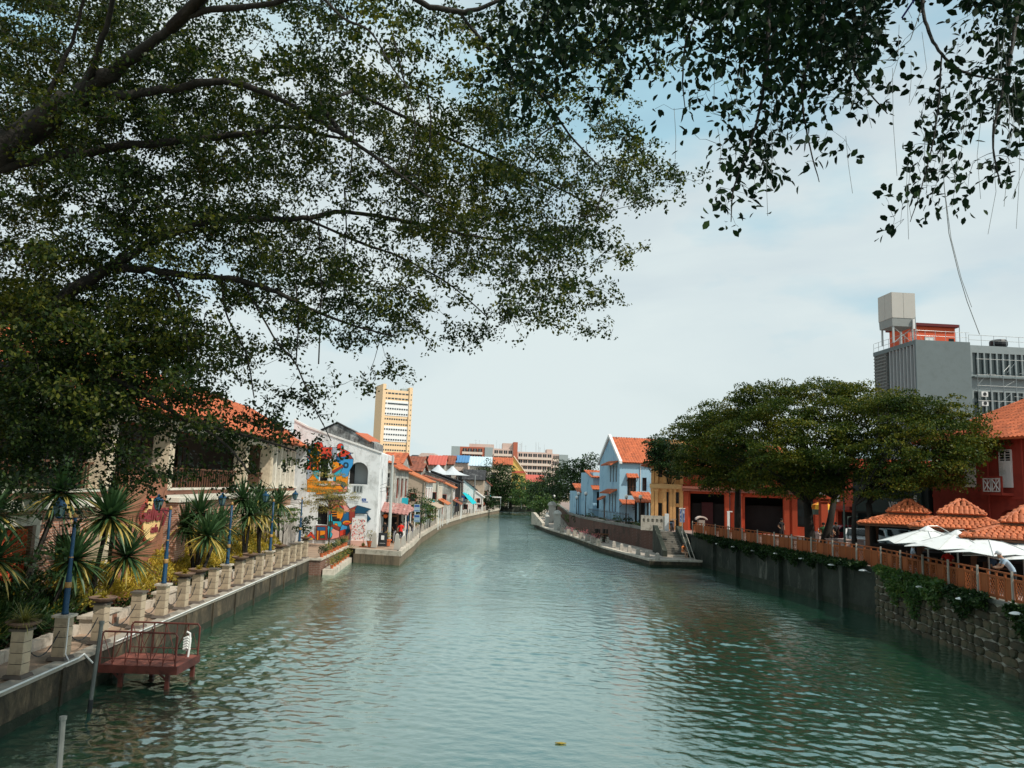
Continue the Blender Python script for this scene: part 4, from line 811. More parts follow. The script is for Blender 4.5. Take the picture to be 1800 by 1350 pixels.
for sx0,sx1,cols_,zb in ((812,848,4,0),(868,901,4,.4),(911,971,7,1.5),(973,983,2,2.0)):
    wdt=(sx1-sx0)/cols_
    for r_ in range(7):
        zf=zt-zb-.7-r_*3.0
        for k in range(cols_):
            a,b=AX(sx0+wdt*(k+.12)),AX(sx0+wdt*(k+.88)); deep=(k+r_*0)%3!=1
            o=MB().bb(a,b,-.04 if not deep else -.05,.02,zf-1.7,zf-.1).build('window',apd,t)
            MB().bb((a+b)/2-.06,(a+b)/2+.06,-.09,-.051,zf-1.7,zf-.1).build('frame',apb,o)
        MB().bb(AX(sx0),AX(sx1),-.7 if sx1-sx0>20 else -.1,0,zf-2.9,zf-1.75).build('balcony_parapet',apb,t)
ant=MB(); ra=random.Random(8)
for k in range(26):
    x=AX(ra.choice([ra.uniform(912,925),ra.uniform(940,962),ra.uniform(830,900)])); h=ra.uniform(1.2,4.5); z0_=zt-1.5; ant.bb(x,x+.07,3,3.07,z0_,z0_+h+1.0)
    if k%3==0: ant.bb(x-.6,x+.6,3,3.05,z0_+h+.6,z0_+h+.66)
ant.build('roof_aerials',M_galv,t)
# ---------------------------------------------------------------- cream tower
Yd=450; c=W(666.5,800,Yd); t=thing('office_tower','tall cream office tower with rows of dark windows and white bands','tower',(c.x,Yd,.9),rad(24))
zt=W(666,674,Yd).z-.9; TW=W(723,680,Yd).x-c.x; TW/=cos(rad(24)); twr=mat('tower_cream',(.78,.58,.36),var=.05,scale=.2); tww=mat('tower_white_band',(.78,.80,.80),var=.05)
zr=zt-3.2
MB().bb(1.6,TW-1.6,.5,11.6,0,zr).build('wall',twr,t); MB().bb(0,1.9,-.25,17,0,zt).build('side_pier',twr,t); MB().bb(TW-1.9,TW,-.25,12,0,zt-1.0).build('side_pier',twr,t)
fl=18; fh=3.05
for r_ in range(fl):
    z=zr-2.6-r_*fh
    wh=r_ in (2,3,4,7,8,9,13,14,15)
    if wh: MB().bb(1.9,TW-1.9,.3,.5,z-.6,z+fh-.6-.02).build('white_band',tww,t)
    m=MB(); nn=9 if r_>2 else (1 if r_==2 else 6); ww=(TW-5.4)/nn
    for k in range(nn): m.bb(3.2+k*ww+.25,3.2+(k+1)*ww-.25,.12 if wh else .35,.52,z+.15,z+.95)
    m.bb(2.0,2.8,.12 if wh else .35,.52,z+.15,z+.95); o=m.build('window_row',glass('tower_glass',(.05,.07,.08)),t)
    MB().bb(TW-1.0,TW-.5,-.3,-.25,z,z+.8).build('side_window',glass('tower_glass'),t)
MB().bb(TW-6,TW-2,3,7,zr,zr+1.6).build('plant_room',apg,t); m=MB(); 
for k in range(9): m.bb(3+k*1.5,3.08+k*1.5,4,4.08,zr,zr+ra.uniform(1.5,4.5))
m.build('roof_aerials',M_galv,t)

# ================================================================ RIGHT BANK BUILDINGS
def shutterwin(p,x0,x1,z0,z1,y): 
    o=MB().bb(x0,x1,y-.04,y+.02,z0,z1).build('window',glass(),p)
    for a,b in ((x0,x0+(x1-x0)*.48),(x0+(x1-x0)*.52,x1)):
        m=MB(); m.bb(a,b,y-.10,y-.05,z0,z0+(z1-z0)*.72); m.build('shutter',M_white,o)
    m=MB(); f=.05; m.bb(x0-f,x0,y-.09,y,z0,z1).bb(x1,x1+f,y-.09,y,z0,z1).bb(x0-f,x1+f,y-.09,y,z1,z1+f).bb((x0+x1)/2-f/2,(x0+x1)/2+f/2,y-.08,y-.045,z0,z1)
    for k in range(4): zz=z0+(z1-z0)*(.76+.07*k); m.bb(x0,x1,y-.085,y-.045,zz,zz+.03)
    m.build('frame',M_white,o); return o
# ---------------------------------------------------------------- blue house
M_bl=mat('sky_blue_wall',(.29,.47,.59),var=.07,stain=((.14,.28,.42),.3,.7),streak=((.12,.24,.36),.25))
Yb=84; c=W(1088,905,Yb); rz=rad(9)
t=thing('blue_house','sky blue house with orange tiled roof and white gable verge','house',(c.x,Yb,2.2),rz)
def BX(px,Y_=Yb): return (W(px,860,Y_).x-c.x)/cos(rz)
RWd=5.4; zE=W(1092,808,Yb).z-2.2; zR=W(1070,770,Yb+4).z-2.2; D=8.
w1=(BX(1103),BX(1119),zE*.42,zE*.72); w2=(BX(1130),BX(1138),zE*.50,zE*.72)
m=MB(); holes_wall(m,0,RWd,0,zE,[w1,w2],0,.25); m.quad((RWd,0,0),(RWd,D,0),(RWd,D,zE),(RWd,0,zE)).quad((RWd,D,0),(0,D,0),(0,D,zE),(RWd,D,zE))
sw=[(1.2,1.7,.9,2.9),(2.3,2.8,.9,2.9),(3.4,3.9,.9,2.9),(1.0,1.5,4.2,6.0),(2.1,2.6,4.2,6.0),(3.2,3.7,4.2,6.0),(5.4,6.1,.1,2.2)]
m2=MB(); holes_wall(m2,0,D,0,zE,[(D-b,D-a,c0,d0) for a,b,c0,d0 in sw],0,.25); m2.v=[(q[1],D-q[0],q[2]) for q in m2.v]
i0=len(m.v); m.v+=m2.v; m.f+=[tuple(i0+k for k in f) for f in m2.f]; m.m+=m2.m
m.prism([(0,zE),(D/2,zR),(D,zE)],0,.25,'x'); m.build('wall',M_bl,t)
MB().bb(.5,RWd-.3,.5,D-.5,.0,zE-.2).build('inner_wall',M_dark,t)
window(t,*w1,0,frame=M_wood,mull=2); window(t,*w2,0,frame=M_wood,mull=0)
for a,b,c0,d0 in sw: MB().bb(.1,.16,a,b,c0,d0).build('window',M_wood,t)
for s,(y0,y1) in enumerate(((-.35,D/2),(D+.35,D/2))):
    tiled_roof(t,(.0,y0,zE-.25),(RWd+6,y0,zE-.25),(RWd+6,y1,zR+.12),(0,y1,zR+.12),M_tile,step=.3,thick=.12)
v=MB(); v.prism([(-.5,zE-.15),(D/2,zR+.45),(D+.5,zE-.15),(D+.5,zE-.45),(D/2,zR+.1),(-.5,zE-.45)],-.18,.12,'x'); v.build('verge',M_white,t)
MB().bb(RWd,RWd+6,0,D,0,zE-.3).build('rear_wing',M_bl,t)
def canopy(x0,x1,z,dp=.9,y=0): tiled_roof(t,(x0,y-dp,z-.3),(x1,y-dp,z-.3),(x1,y,z+.15),(x0,y,z+.15),M_tile,name='window_canopy',step=.28,thick=.08); MB().tube([(x0+.1,y,z-.7),(x0+.1,y-dp*.8,z-.3)],.035,4).tube([(x1-.1,y,z-.7),(x1-.1,y-dp*.8,z-.3)],.035,4).build('bracket',M_wood,t)
canopy(w1[0]-.15,w1[1]+.15,w1[3]+.25,.5); canopy(BX(1088),BX(1134),zE*.33,1.5)
def canopy_l(y0,y1,z,dp=.9): tiled_roof(t,(-dp,y1,z-.25),(-dp,y0,z-.25),(0,y0,z+.2),(0,y1,z+.2),M_tile,name='window_canopy',step=.28,thick=.08)
canopy_l(.5,4.4,6.3); canopy_l(.7,4.6,3.2); canopy_l(5.2,6.6,2.4,.7)
MB().bb(1.2,1.35,D-.6,D-.4,zE,zR+.1).build('chimney',M_white,t)
MB().tube([(BX(1126),-.06,zE-.3),(BX(1126),-.06,zE*.3)],.04,5).build('drain_pipe',M_white,t)
wr=MB()
for k in range(12): a=k*pi/6; wr.tube([(2.0,-.1,1.5),(2.0+.55*cos(a),-.12,1.5+.55*sin(a))],.03,4)
wr.lathe([(.0,0),(.1,.01)],(2,-.12,1.5),6); o=wr.build('wall_wheel',M_iron,t)
# lower blue wing on the left, set back
p=W(1046,905,94); t2=thing('blue_wing','low blue wing with orange canopies to the left of the blue house','house',(p.x-.2,95,2.2),rz)
m=MB(); hh=W(1050,830,94).z-2.2; shell(m,0,3.2,0,6,0,hh,[(.5,.9,1,3),(1.5,1.9,1,3)],.2); m.build('wall',M_bl,t2); MB().bb(.3,3,.4,5,0,hh-.2).build('inner_wall',M_dark,t2)
tiled_roof(t2,(-.3,-.9,3.3),(3.1,-.9,3.3),(3.1,0,3.8),(-.3,0,3.8),M_tile,name='window_canopy',thick=.08); tiled_roof(t2,(-.4,-.6,hh-.6),(3.2,-.6,hh-.6),(3.2,3,hh+.3),(-.4,3,hh+.3),M_tile,thick=.1)
p=W(1018,905,100); t3=thing('blue_wall_house','long low blue house under the dark trees','house',(p.x,101,2.2),rz); m=MB(); shell(m,0,4.5,0,5,0,3,[(.6,1.2,.2,2.2),(2.4,3,.8,2.2)],.2); m.build('wall',M_bl,t3); MB().bb(.2,4.3,.4,4,0,2.8).build('inner_wall',M_dark,t3); tiled_roof(t3,(-.3,-.5,2.9),(4.8,-.5,2.9),(4.8,2.5,4),(-.3,2.5,4),M_tile)
# porch right of the blue house
p=W(1122,912,80); t4=thing('porch','small blue porch with an orange lean-to roof beside the ochre facade','porch',(p.x,80.5,2.2),rz); MB().bb(0,.15,0,.15,0,2.2).bb(.85,1.0,0,.15,0,2.2).bb(1.35,1.5,0,.15,0,2.2).build('post',M_bl,t4); MB().bb(0,1.5,.8,.95,0,2.3).build('back_wall',M_dark,t4); tiled_roof(t4,(-.3,-.5,2.2),(1.8,-.5,2.2),(1.8,1.6,3.2),(-.3,1.6,3.2),M_tile,step=.3)
# ---------------------------------------------------------------- ochre + red facade row
A=W(1144,930,70); A=(A.x,70.); B_=(W(1437,930,65.5).x,65.5); rzf=rot_facade(A,B_); Lf=math.dist(A,B_)
def FX(px):      # where the sight line through px meets the facade line
    r=ray(px,870); k=r.x/r.y; dx,dy=(B_[0]-A[0])/Lf,(B_[1]-A[1])/Lf; return (A[0]-k*A[1])/(k*dy-dx)
M_och=mat('ochre_plaster',(.80,.43,.17),var=.08,stain=((.5,.24,.08),.3,.8),streak=((.45,.22,.08),.25)); M_red=mat('red_plaster',(.52,.085,.035),var=.1,stain=((.28,.04,.02),.35,.8),streak=((.26,.04,.02),.3)); M_redd=mat('deep_red_plaster',(.32,.045,.028),var=.15,stain=((.18,.03,.02),.4,.8))
t=thing('ochre_house','narrow ochre yellow house front with pilasters and tall dark windows','house',(A[0],A[1],2.2),rzf); xe=FX(1199)
H=8.0; u=xe/60.
ho=[(xe*.20,xe*.36,.3,2.3),(xe*.18,xe*.36,4.6,6.3),(xe*.46,xe*.57,.1,3.3),(xe*.78,xe*.90,.2,2.0),(xe*.78,xe*.90,2.3,3.3),(xe*.76,xe*.93,4.4,6.3)]
m=MB(); shell(m,0,xe,0,9,0,H,ho,.3); m.build('wall',M_och,t); MB().bb(.2,xe-.1,.35,.5,0,H-.2).build('inner_wall',M_dark,t)
for h in ho: window(t,*h,0,frame=M_wood if h[3]>4 else M_iron,mull=0 if h[1]-h[0]<.7 else 1,rail=1 if h[3]>4 else 0)
for k in (0,.13,.40,.62,.70,.94):
    MB().bb(xe*k-.02+.02,xe*k+.28,-.16,0,0,3.55).bb(xe*k,xe*k+.28,-.16,0,4.05,6.6).bb(xe*k-.05,xe*k+.33,-.2,0,3.3,3.55).build('pilaster',M_och,t)
MB().bb(-.1,xe+.05,-.32,0,3.6,4.0).bb(-.05,xe,-.22,0,3.56,3.6).bb(-.1,xe+.05,-.3,0,6.7,7.0).build('cornice',mat('pale_ochre',(.75,.45,.2),var=.08),t)
t=thing('red_shop_row','long red shop building with wide dark openings and a heavy cornice','building',(A[0],A[1],2.2),rzf)
bays=[(1213,1273),(1309,1376),(1400,1429)]; xs0=xe+.03; hb=[(FX(a),FX(b),.05,3.25) for a,b in bays]; hb[1]=(hb[1][0],hb[1][1],.05,3.1); hb[2]=(hb[2][0],hb[2][1],.75,3.1)
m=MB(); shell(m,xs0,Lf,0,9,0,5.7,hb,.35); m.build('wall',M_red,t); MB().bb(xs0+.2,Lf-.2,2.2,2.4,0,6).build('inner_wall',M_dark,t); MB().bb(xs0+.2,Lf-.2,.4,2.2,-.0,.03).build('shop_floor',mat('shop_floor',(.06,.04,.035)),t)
MB().bb(xs0,Lf,-.34,0,3.45,3.62).bb(xs0,Lf,-.48,0,3.66,3.86).build('cornice',mat('faded_red_cornice',(.45,.16,.11),var=.2,stain=((.25,.2,.15),.4,1.2)),t)
for k in [FX(1200)+.1,FX(1273)+.1,FX(1296),FX(1376)+.1,FX(1392),FX(1430)+.1]:
    MB().bb(k,k+.42,-.18,0,0,3.4).bb(k-.05,k+.47,-.24,0,3.15,3.4).bb(k,k+.42,-.14,0,3.9,5.6).build('pilaster',M_red,t)
for h in hb:
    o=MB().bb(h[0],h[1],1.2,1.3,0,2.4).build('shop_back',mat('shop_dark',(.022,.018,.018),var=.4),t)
dw=MB().bb(FX(1232),FX(1252),.9,.95,.05,2.5).build('door',mat('maroon_door',(.07,.02,.022)),t)
window(t,hb[2][0],hb[2][1],.8,3.1,0,frame=M_iron,mull=1,rail=2,pane=glass('shop_glass',(.03,.05,.05)))
for k in range(3): window(t,FX(1232)+k*4,FX(1232)+k*4+1.2,4.2,5.3,-.02,frame=M_white,mull=1,rail=2,dep=.05)
ze=5.6; tiled_roof(t,(xs0-3.6,-.7,ze),(Lf+.5,-.7,ze),(Lf-3,5,ze+2.3),(xs0+.5,5,ze+2.3),M_tile,step=.4); tiled_roof(t,(xs0-3.6,10,ze),(xs0-3.6,-.7,ze),(xs0+.5,5,ze+2.3),(xs0+.5,5.2,ze+2.3),M_tile,step=.4); tiled_roof(t,(Lf+.5,-.7,ze),(Lf+.5,10,ze),(Lf-3,5.2,ze+2.3),(Lf-3,5,ze+2.3),M_tile,fine=False); tiled_roof(t,(Lf+.5,10,ze),(xs0-3.6,10,ze),(xs0+.5,5.2,ze+2.3),(Lf-3,5.2,ze+2.3),M_tile,fine=False)
# ---------------------------------------------------------------- right red hall
A=(22.6,60.2); B_=(36.8,37.0)
A=(27.4,50.6); B_=(30.6,41.8); B_=(33.6,38.0); rzr=rot_facade(A,B_); Lr=math.dist(A,B_)
def rx(px,A=None,B=None):
    r=ray(px,870); k=r.x/r.y; L=math.dist(A,B); dx,dy=(B[0]-A[0])/L,(B[1]-A[1])/L; return (A[0]-k*A[1])/(k*dy-dx)
A=(W(1640,870,46).x,46.); B_=(W(1860,870,38).x,38.); rzr=rot_facade(A,B_); Lr=math.dist(A,B_); RX=lambda px: rx(px,A,B_)
t=thing('red_hall','dark red two storey hall with arches, white shutters and an orange hipped roof','building',(A[0],A[1],2.2),rzr)
zE=6.9; arches=[(RX(1690),RX(1727),.1,3.0,'arch'),(RX(1753),RX(1796),.1,3.0,'arch'),(RX(1815),RX(1850),.1,3.0,'arch')]
m=MB(); shell(m,0,Lr,0,9,0,zE,arches,.5); m.build('wall',M_redd,t)
MB().bb(.2,Lr-.2,1.5,1.6,0,zE-.3).build('inner_wall',mat('grey_green_wall',(.10,.14,.12),var=.25),t); MB().bb(.2,Lr-.2,.5,1.5,3.2,3.3).bb(.2,Lr-.2,.5,1.5,0,.03).build('arcade_slab',M_dark,t)
for a in arches: window(t,a[0]+.4,a[1]-.3,1.0,2.4,1.3,frame=mat('teal_frame',(.10,.25,.24)),dep=.1)
for k in (1740,1802): x_=RX(k); MB().tube([(x_,-.06,0),(x_,-.06,zE-.1)],.05,6).build('drain_pipe',M_redd,t)
MB().bb(0,Lr,-.12,0,zE-.25,zE-.05).bb(0,Lr,-.05,0,3.55,3.7).build('string_course',M_redd,t)
for a,b in ((1762,1781),(1700,1716)): shutterwin(t,RX(a),RX(b),4.15,6.1,0)
x_=RX(1746);x2=RX(1783); b=MB(); b.bb(x_,x2,-.75,0,3.72,3.86); bo=b.build('balcony',M_redd,t)
m=MB(); m.bb(x_,x_+.08,-.75,-.68,3.86,4.7).bb(x2-.08,x2,-.75,-.68,3.86,4.7).bb(x_,x2,-.76,-.68,4.64,4.72); m.build('balcony_frame',M_redd,bo)
w3=(x2-x_-.2)/2
for k in range(2):
    a=x_+.1+k*w3; m=MB(); m.bb(a,a+.05,-.74,-.7,3.9,4.62).bb(a+w3-.1,a+w3-.05,-.74,-.7,3.9,4.62).bb(a,a+w3-.05,-.74,-.7,3.9,3.96).bb(a,a+w3-.05,-.74,-.7,4.56,4.62); m.tube([(a,-.72,3.93),(a+w3-.05,-.72,4.59)],.03,4).tube([(a,-.72,4.59),(a+w3-.05,-.72,3.93)],.03,4).tube([(a+w3/2,-.72,3.93),(a+w3/2,-.72,4.59)],.02,4); m.build('balcony_panel',M_white,bo)
r0=(RX(1712),4.5,zE+2.75)
tiled_roof(t,(-.7,-.8,zE-.15),(Lr+.7,-.8,zE-.15),(Lr+.7,4.5,zE+2.75),(3.3,4.5,zE+2.75),M_tile,step=.26,thick=.14); tiled_roof(t,(-.7,9.8,zE-.15),(-.7,-.8,zE-.15),(3.3,4.5,zE+2.75),(3.3,4.6,zE+2.75),M_tile,step=.3); tiled_roof(t,(Lr+.7,9.8,zE-.15),(-.7,9.8,zE-.15),(3.3,4.6,zE+2.75),(Lr+.7,4.6,zE+2.75),M_tile,fine=False)
# ---------------------------------------------------------------- dark shop with sign
A2=(W(1500,900,55).x,55.); B2=(A[0]-.1,A[1]+.35); t=thing('dark_shop','dark grey shopfront with a white lettered sign between the trees and the red hall','shop',(A2[0],A2[1],2.2),rot_facade(A2,B2)); L2=math.dist(A2,B2); X2=lambda px: rx(px,A2,B2)
m=MB(); shell(m,0,L2,0,8,0,5.2,[(.6,L2-.8,.05,2.3)],.3); m.build('wall',mat('dark_slate_wall',(.022,.034,.034),var=.2),t); MB().bb(.2,L2-.2,1.2,1.3,0,4).build('inner_wall',M_dark,t)
MB().bb(.3,L2-.5,-.12,0,2.45,3.95).build('sign_board',mat('sign_slate',(.018,.04,.038),var=.15),t)
text('VISIONS',.62,M_white,t,(X2(1583),-.14,2.75),ext=.01); a,b=X2(1601),X2(1615); MB().bb(a,b,-.15,-.125,2.5,3.0).bb(a+(b-a)*.6,b,-.15,-.125,3.0,3.6).build('sign_emblem',M_white,t); MB().bb(a+.12,b-.15,-.16,-.15,2.65,2.7).bb(a+.12,b-.15,-.16,-.15,2.78,2.83).build('emblem_bar',M_iron,t)
# red corner building behind the trees with white shutters
A3=(24.9,61.5); B3=(W(1500,880,56).x,56.); t=thing('red_corner_house','red house with white shuttered windows glimpsed behind the big tree','house',(A3[0],A3[1],2.2),rot_facade(A3,B3)); L3=math.dist(A3,B3); X3=lambda px: rx(px,A3,B3)
m=MB(); shell(m,0,L3,0,8,0,6.2,[(.4,L3*.45,.05,2.3),(L3*.52,L3-.3,.05,2.3)],.3); m.build('wall',M_red,t); MB().bb(.2,L3-.2,1.0,1.1,0,6).build('inner_wall',M_dark,t)
for a,b in ((1441,1453),(1466,1476)): shutterwin(t,X3(a),X3(b),3.0,4.2,0)
MB().bb(0,L3,-.3,0,2.45,2.7).build('string_course',M_redd,t)
text('TAT',.3,M_white,t,(L3*.7,-.05,2.42),ext=.01)
# ---------------------------------------------------------------- grey office block with tank
Yg_=88; c=W(1613,700,Yg_); t=thing('grey_office_block','grey concrete office block with vertical fins and a plain end wall','office block',(c.x,Yg_,2.2),rad(4)); M_gr=mat('grey_render',(.14,.175,.18),var=.12,scale=.6,stain=((.12,.15,.15),.6,1.2),bump=.15)
zt=W(1613,597,Yg_).z-2.2; wR=W(1708,600,Yg_).x-c.x+.1; Dp=9.2
MB().bb(.35,wR,0,Dp,0,zt).build('wall',M_gr,t); MB().bb(0,.35,0,Dp,zt-.5,zt).bb(0,.35,0,.25,0,zt-.5).build('fin_head',M_gr,t)
nf=8
for k in range(nf): y=.35+k*.72; MB().bb(-.02,.34,y,y+.1,0,zt-.5).build('fin',mat('pale_fin',(.40,.43,.43),var=.1),t)
gm=MB()
gb=bpy.data.meshes
for k in range(26):
    z=zt-.9-k*.42; gm.bb(.04,.34,6.3,Dp,z,z+.12)
for k in range(9): y=6.3+k*.33; gm.bb(.02,.34,y,y+.07,zt-11.6,zt-.5)
gm.build('screen_grid',mat('grid_concrete',(.20,.21,.20),var=.2),t)
rl=MB()
for (x,y) in [(0.1,k*1.15) for k in range(9)]+[(k*1.25,.1) for k in range(6)]: rl.tube([(x,y,zt),(x,y,zt+1.15)],.03,4)
for z in (.55,1.15): rl.tube([(.1,9,zt+z),(.1,.1,zt+z),(wR,.1,zt+z)],.025,4)
rl.build('roof_railing',M_galv,t)
wt=thing('water_tank','tall cream panelled water tank on a steel frame above the grey block','water tank',(W(1580,560,91).x,91.5,zt+2.2),rad(4)); zb=W(1580,562,91).z-zt-2.2; zz1=W(1580,518,91).z-zt-2.2
MB().taper((0,0,zb-1.0),(2.8,2.8),(2.88,2.88),1.0).build('tank_base',mat('tank_base',(.25,.27,.26),var=.15),wt); tm=mat('tank_panel',(.46,.45,.41),var=.06)
for (x,y,sx_,sy) in ((-.75,-1.46,1.46,.04),(.75,-1.46,1.46,.04),(-1.46,-.75,.04,1.46),(-1.46,.75,.04,1.46),(1.46,0,.04,2.9),(0,1.46,2.9,.04)): MB().box((x,y,(zb+zz1)/2),(sx_,sy,zz1-zb)).build('tank_panel',tm,wt)
MB().bb(-1.44,1.44,-1.44,1.44,zb,zz1-.02).build('tank_core',mat('tank_core',(.3,.29,.26)),wt)
lg=MB()
for x in (-1.2,1.2):
    for y in (-1.2,1.2): MB().bb(x-.09,x+.09,y-.09,y+.09,0,zb-1).build('leg',M_galv,wt)
lg.tube([(-1.2,-1.2,0),(1.2,-1.2,zb-1.1)],.05,4).tube([(1.2,-1.2,0),(-1.2,-1.2,zb-1.1)],.05,4); lg.build('brace',M_galv,wt)
pp=W(1596,597,93); ph=thing('penthouse','orange red rooftop room with dark eaves behind the tank','rooftop room',(pp.x,93,zt+2.2),rad(4)); pw=W(1683,597,93).x-pp.x; hz=W(1640,574,93).z-zt-2.2
MB().bb(0,pw,0,4,0,hz).build('wall',mat('orange_red_wall',(.62,.10,.04),var=.1),ph); MB().bb(-.3,pw+.3,-.4,4.4,hz,hz+.35).build('roof',mat('dark_maroon_roof',(.12,.02,.02)),ph); window(ph,pw*.35,pw*.55,.1,1.5,-.1,frame=M_white,pane=M_white,dep=.06); MB().bb(pw*.86,pw*.97,-.02,0,.1,1.4).build('louvre',M_dark,ph)
an=thing('antenna','cellular panel antenna on a thin mast beside the tank','antenna',(W(1610,590,90).x,90,zt+2.2),0); MB().tube([(0,0,0),(0,0,3.2)],.05,6).tube([(0,0,1.8),(.9,0,0)],.03,4).build('mast',M_galv,an); MB().bb(-.35,-.12,-.12,.1,1.7,2.9).build('antenna_panel',M_white,an)
an=thing('antenna','thin pole antenna at the right end of the orange rooftop room','antenna',(W(1687,590,90).x,90,zt+2.2),0); MB().tube([(0,0,0),(0,0,2.4)],.05,6).tube([(0,0,1.5),(.3,0,1.5)],.04,4).build('mast',M_galv,an)
# set back wing under scaffolding
c2=W(1709,700,91); t=thing('scaffolded_wing','grey office wing with bands of tall windows behind scaffolding','office block',(c2.x,91,2.2),rad(4)); z2=W(1720,607,91).z-2.2; Lw=14; holes=[]
for r_,(a,b) in enumerate(((z2-3.6,z2-.9),(z2-8.6,z2-5.6),(z2-13.2,z2-10.5))):
    for k in range(17): holes.append((.25+k*.8,.25+k*.8+.62,a,b))
m=MB(); shell(m,0,Lw,0,8,0,z2,holes,.3); m.build('wall',mat('pale_grey_render',(.24,.28,.285),var=.12,stain=((.2,.24,.24),.4,.8)),t)
for h in holes: MB().bb(h[0],h[1],.2,.26,h[2],h[3]).build('window',glass('office_glass',(.03,.045,.045)),t)
MB().bb(0,Lw,-.6,0,z2-4.0,z2-3.85).bb(0,Lw,-.6,0,z2-9.0,z2-8.85).build('ledge',M_gr,t)
sc=thing('scaffolding','tangled steel scaffolding on the grey office wing','scaffolding',(c2.x,90.2,2.2),rad(4)); m=MB()
for k in range(9): m.tube([(.3+k*1.6,0,z2-14),(.3+k*1.6,0,z2-1.5)],.035,4)
for z in (z2-1.8,z2-3.7,z2-5,z2-6.8,z2-8.8,z2-10.4): m.tube([(.2,0,z),(13.4,0,z+ra.uniform(-.1,.1))],.03,4)
for k in range(30): x=ra.uniform(.3,12); z=ra.uniform(z2-9,z2-2.5); m.tube([(x,ra.uniform(-.3,.3),z),(x+ra.uniform(.8,1.6),ra.uniform(-.3,.3),z+ra.uniform(-1.6,1.6))],.025,4)
m.build('tube_frame',M_galv,sc)
for k in range(2): q=thing('air_conditioner',f"white air conditioner box on the grey wing, {'upper' if k==0 else 'lower'} one of the pair by the corner",'air conditioner',(c2.x+.7,90.6,2.2+z2-(6.3 if k==0 else 7.4)),rad(4),'air conditioners on the grey wing'); MB().bb(0,.8,-.3,.1,0,.6).build('casing',M_white,q); MB().lathe([(.22,0),(.22,.02)],(0,0,0),10).build('fan_grille',M_iron,q).matrix_local=Matrix.Translation((.4,-.31,.3))@Matrix.Rotation(rad(90),4,'X')
q=W(1755,604,93); dsh=thing('roof_tank','low round black water tank on the roof of the grey wing','water tank',(q.x,93,z2+2.2),0); MB().lathe([(.8,0),(1.0,.5),(1.0,.9),(.9,1.1),(.3,1.2)],(0,0,0),14).build('tank_body',M_iron,dsh); MB().bb(-2.2,-.9,-.4,.4,0,.3).build('tank_stand',M_iron,dsh)
m=MB()
for k in range(9): m.tube([(k*1.6,0,0),(k*1.6,0,1.3)],.03,4)
m.tube([(0,0,1.3),(13,0,1.3)],.03,4); m.tube([(0,0,.7),(13,0,.7)],.025,4); o=m.build('roof_railing',M_galv); o.location=(c2.x,91.2,z2+2.2); o.rotation_euler=(0,0,rad(4)); tag(o,'thin steel railing along the roof of the grey wing','railing')
# ---------------------------------------------------------------- tiled pavilions
tile_n=14
def tile_mesh(w=.2,l=.34,n=5):
    m=MB(); i=0; v=[]
    for yy in (0,l):
        for k in range(n+1):
            a=pi*k/n; rr=(w/2)*(1.06 if yy==0 else .92); v.append((-rr*cos(a),yy,rr*.75*sin(a)+(.012 if yy==0 else 0)))
    m.v=v
    for k in range(n): m.f.append((k,k+1,n+2+k,n+1+k)); m.m.append(0)
    m.f.append(tuple(range(n,-1,-1))); m.m.append(0)
    return m.mesh('tile',M_tile2)
TM=tile_mesh()
def hip_face(p, a,b,c,d, cap, tn):
    """one roof slope laid with barrel tiles; returns how many were placed"""
    a,b,c,d=[Vector(q) for q in (a,b,c,d)]; ex=(b-a).normalized(); nrm=(b-a).cross(d-a).normalized(); 
    if nrm.z<0: nrm=-nrm
    ey=nrm.cross(ex); H=(d-a).dot(ey); 
    if H<0: ey=-ey; H=-H
    L=(b-a).length; n=0; rows=int(H/.29)+1
    R=Matrix((ex,ey,nrm)).transposed().to_4x4(); V=[];F=[]
    base=[v.co.copy() for v in TM.vertices]; fc=[tuple(q.vertices) for q in TM.polygons]
    for r in range(rows):
        v=r*H/rows; xl=(d-a).dot(ex)*v/H; xr=L-(L-(c-a).dot(ex))*v/H; k=int((xr-xl)/.2)
        for q in range(k):
            o=a+ex*(xl+.1+q*(xr-xl)/max(k,1))+ey*(v-.03)+nrm*.03
            if tn[0]<cap:
                ob=part('tile',TM,p); ob.matrix_local=Matrix.Translation(o)@R@Matrix.Rotation(.05,4,'X'); tn[0]+=1
            else: V+=[tuple((Matrix.Translation(o)@R)@w_) for w_ in base]; F+=[tuple(len(V)-len(base)+z for z in f) for f in fc]
    if V:
        me=bpy.data.meshes.new('tile_courses'); me.from_pydata(V,[],F); me.materials.append(M_tile); part('tile_courses',me,p)['kind']='stuff'
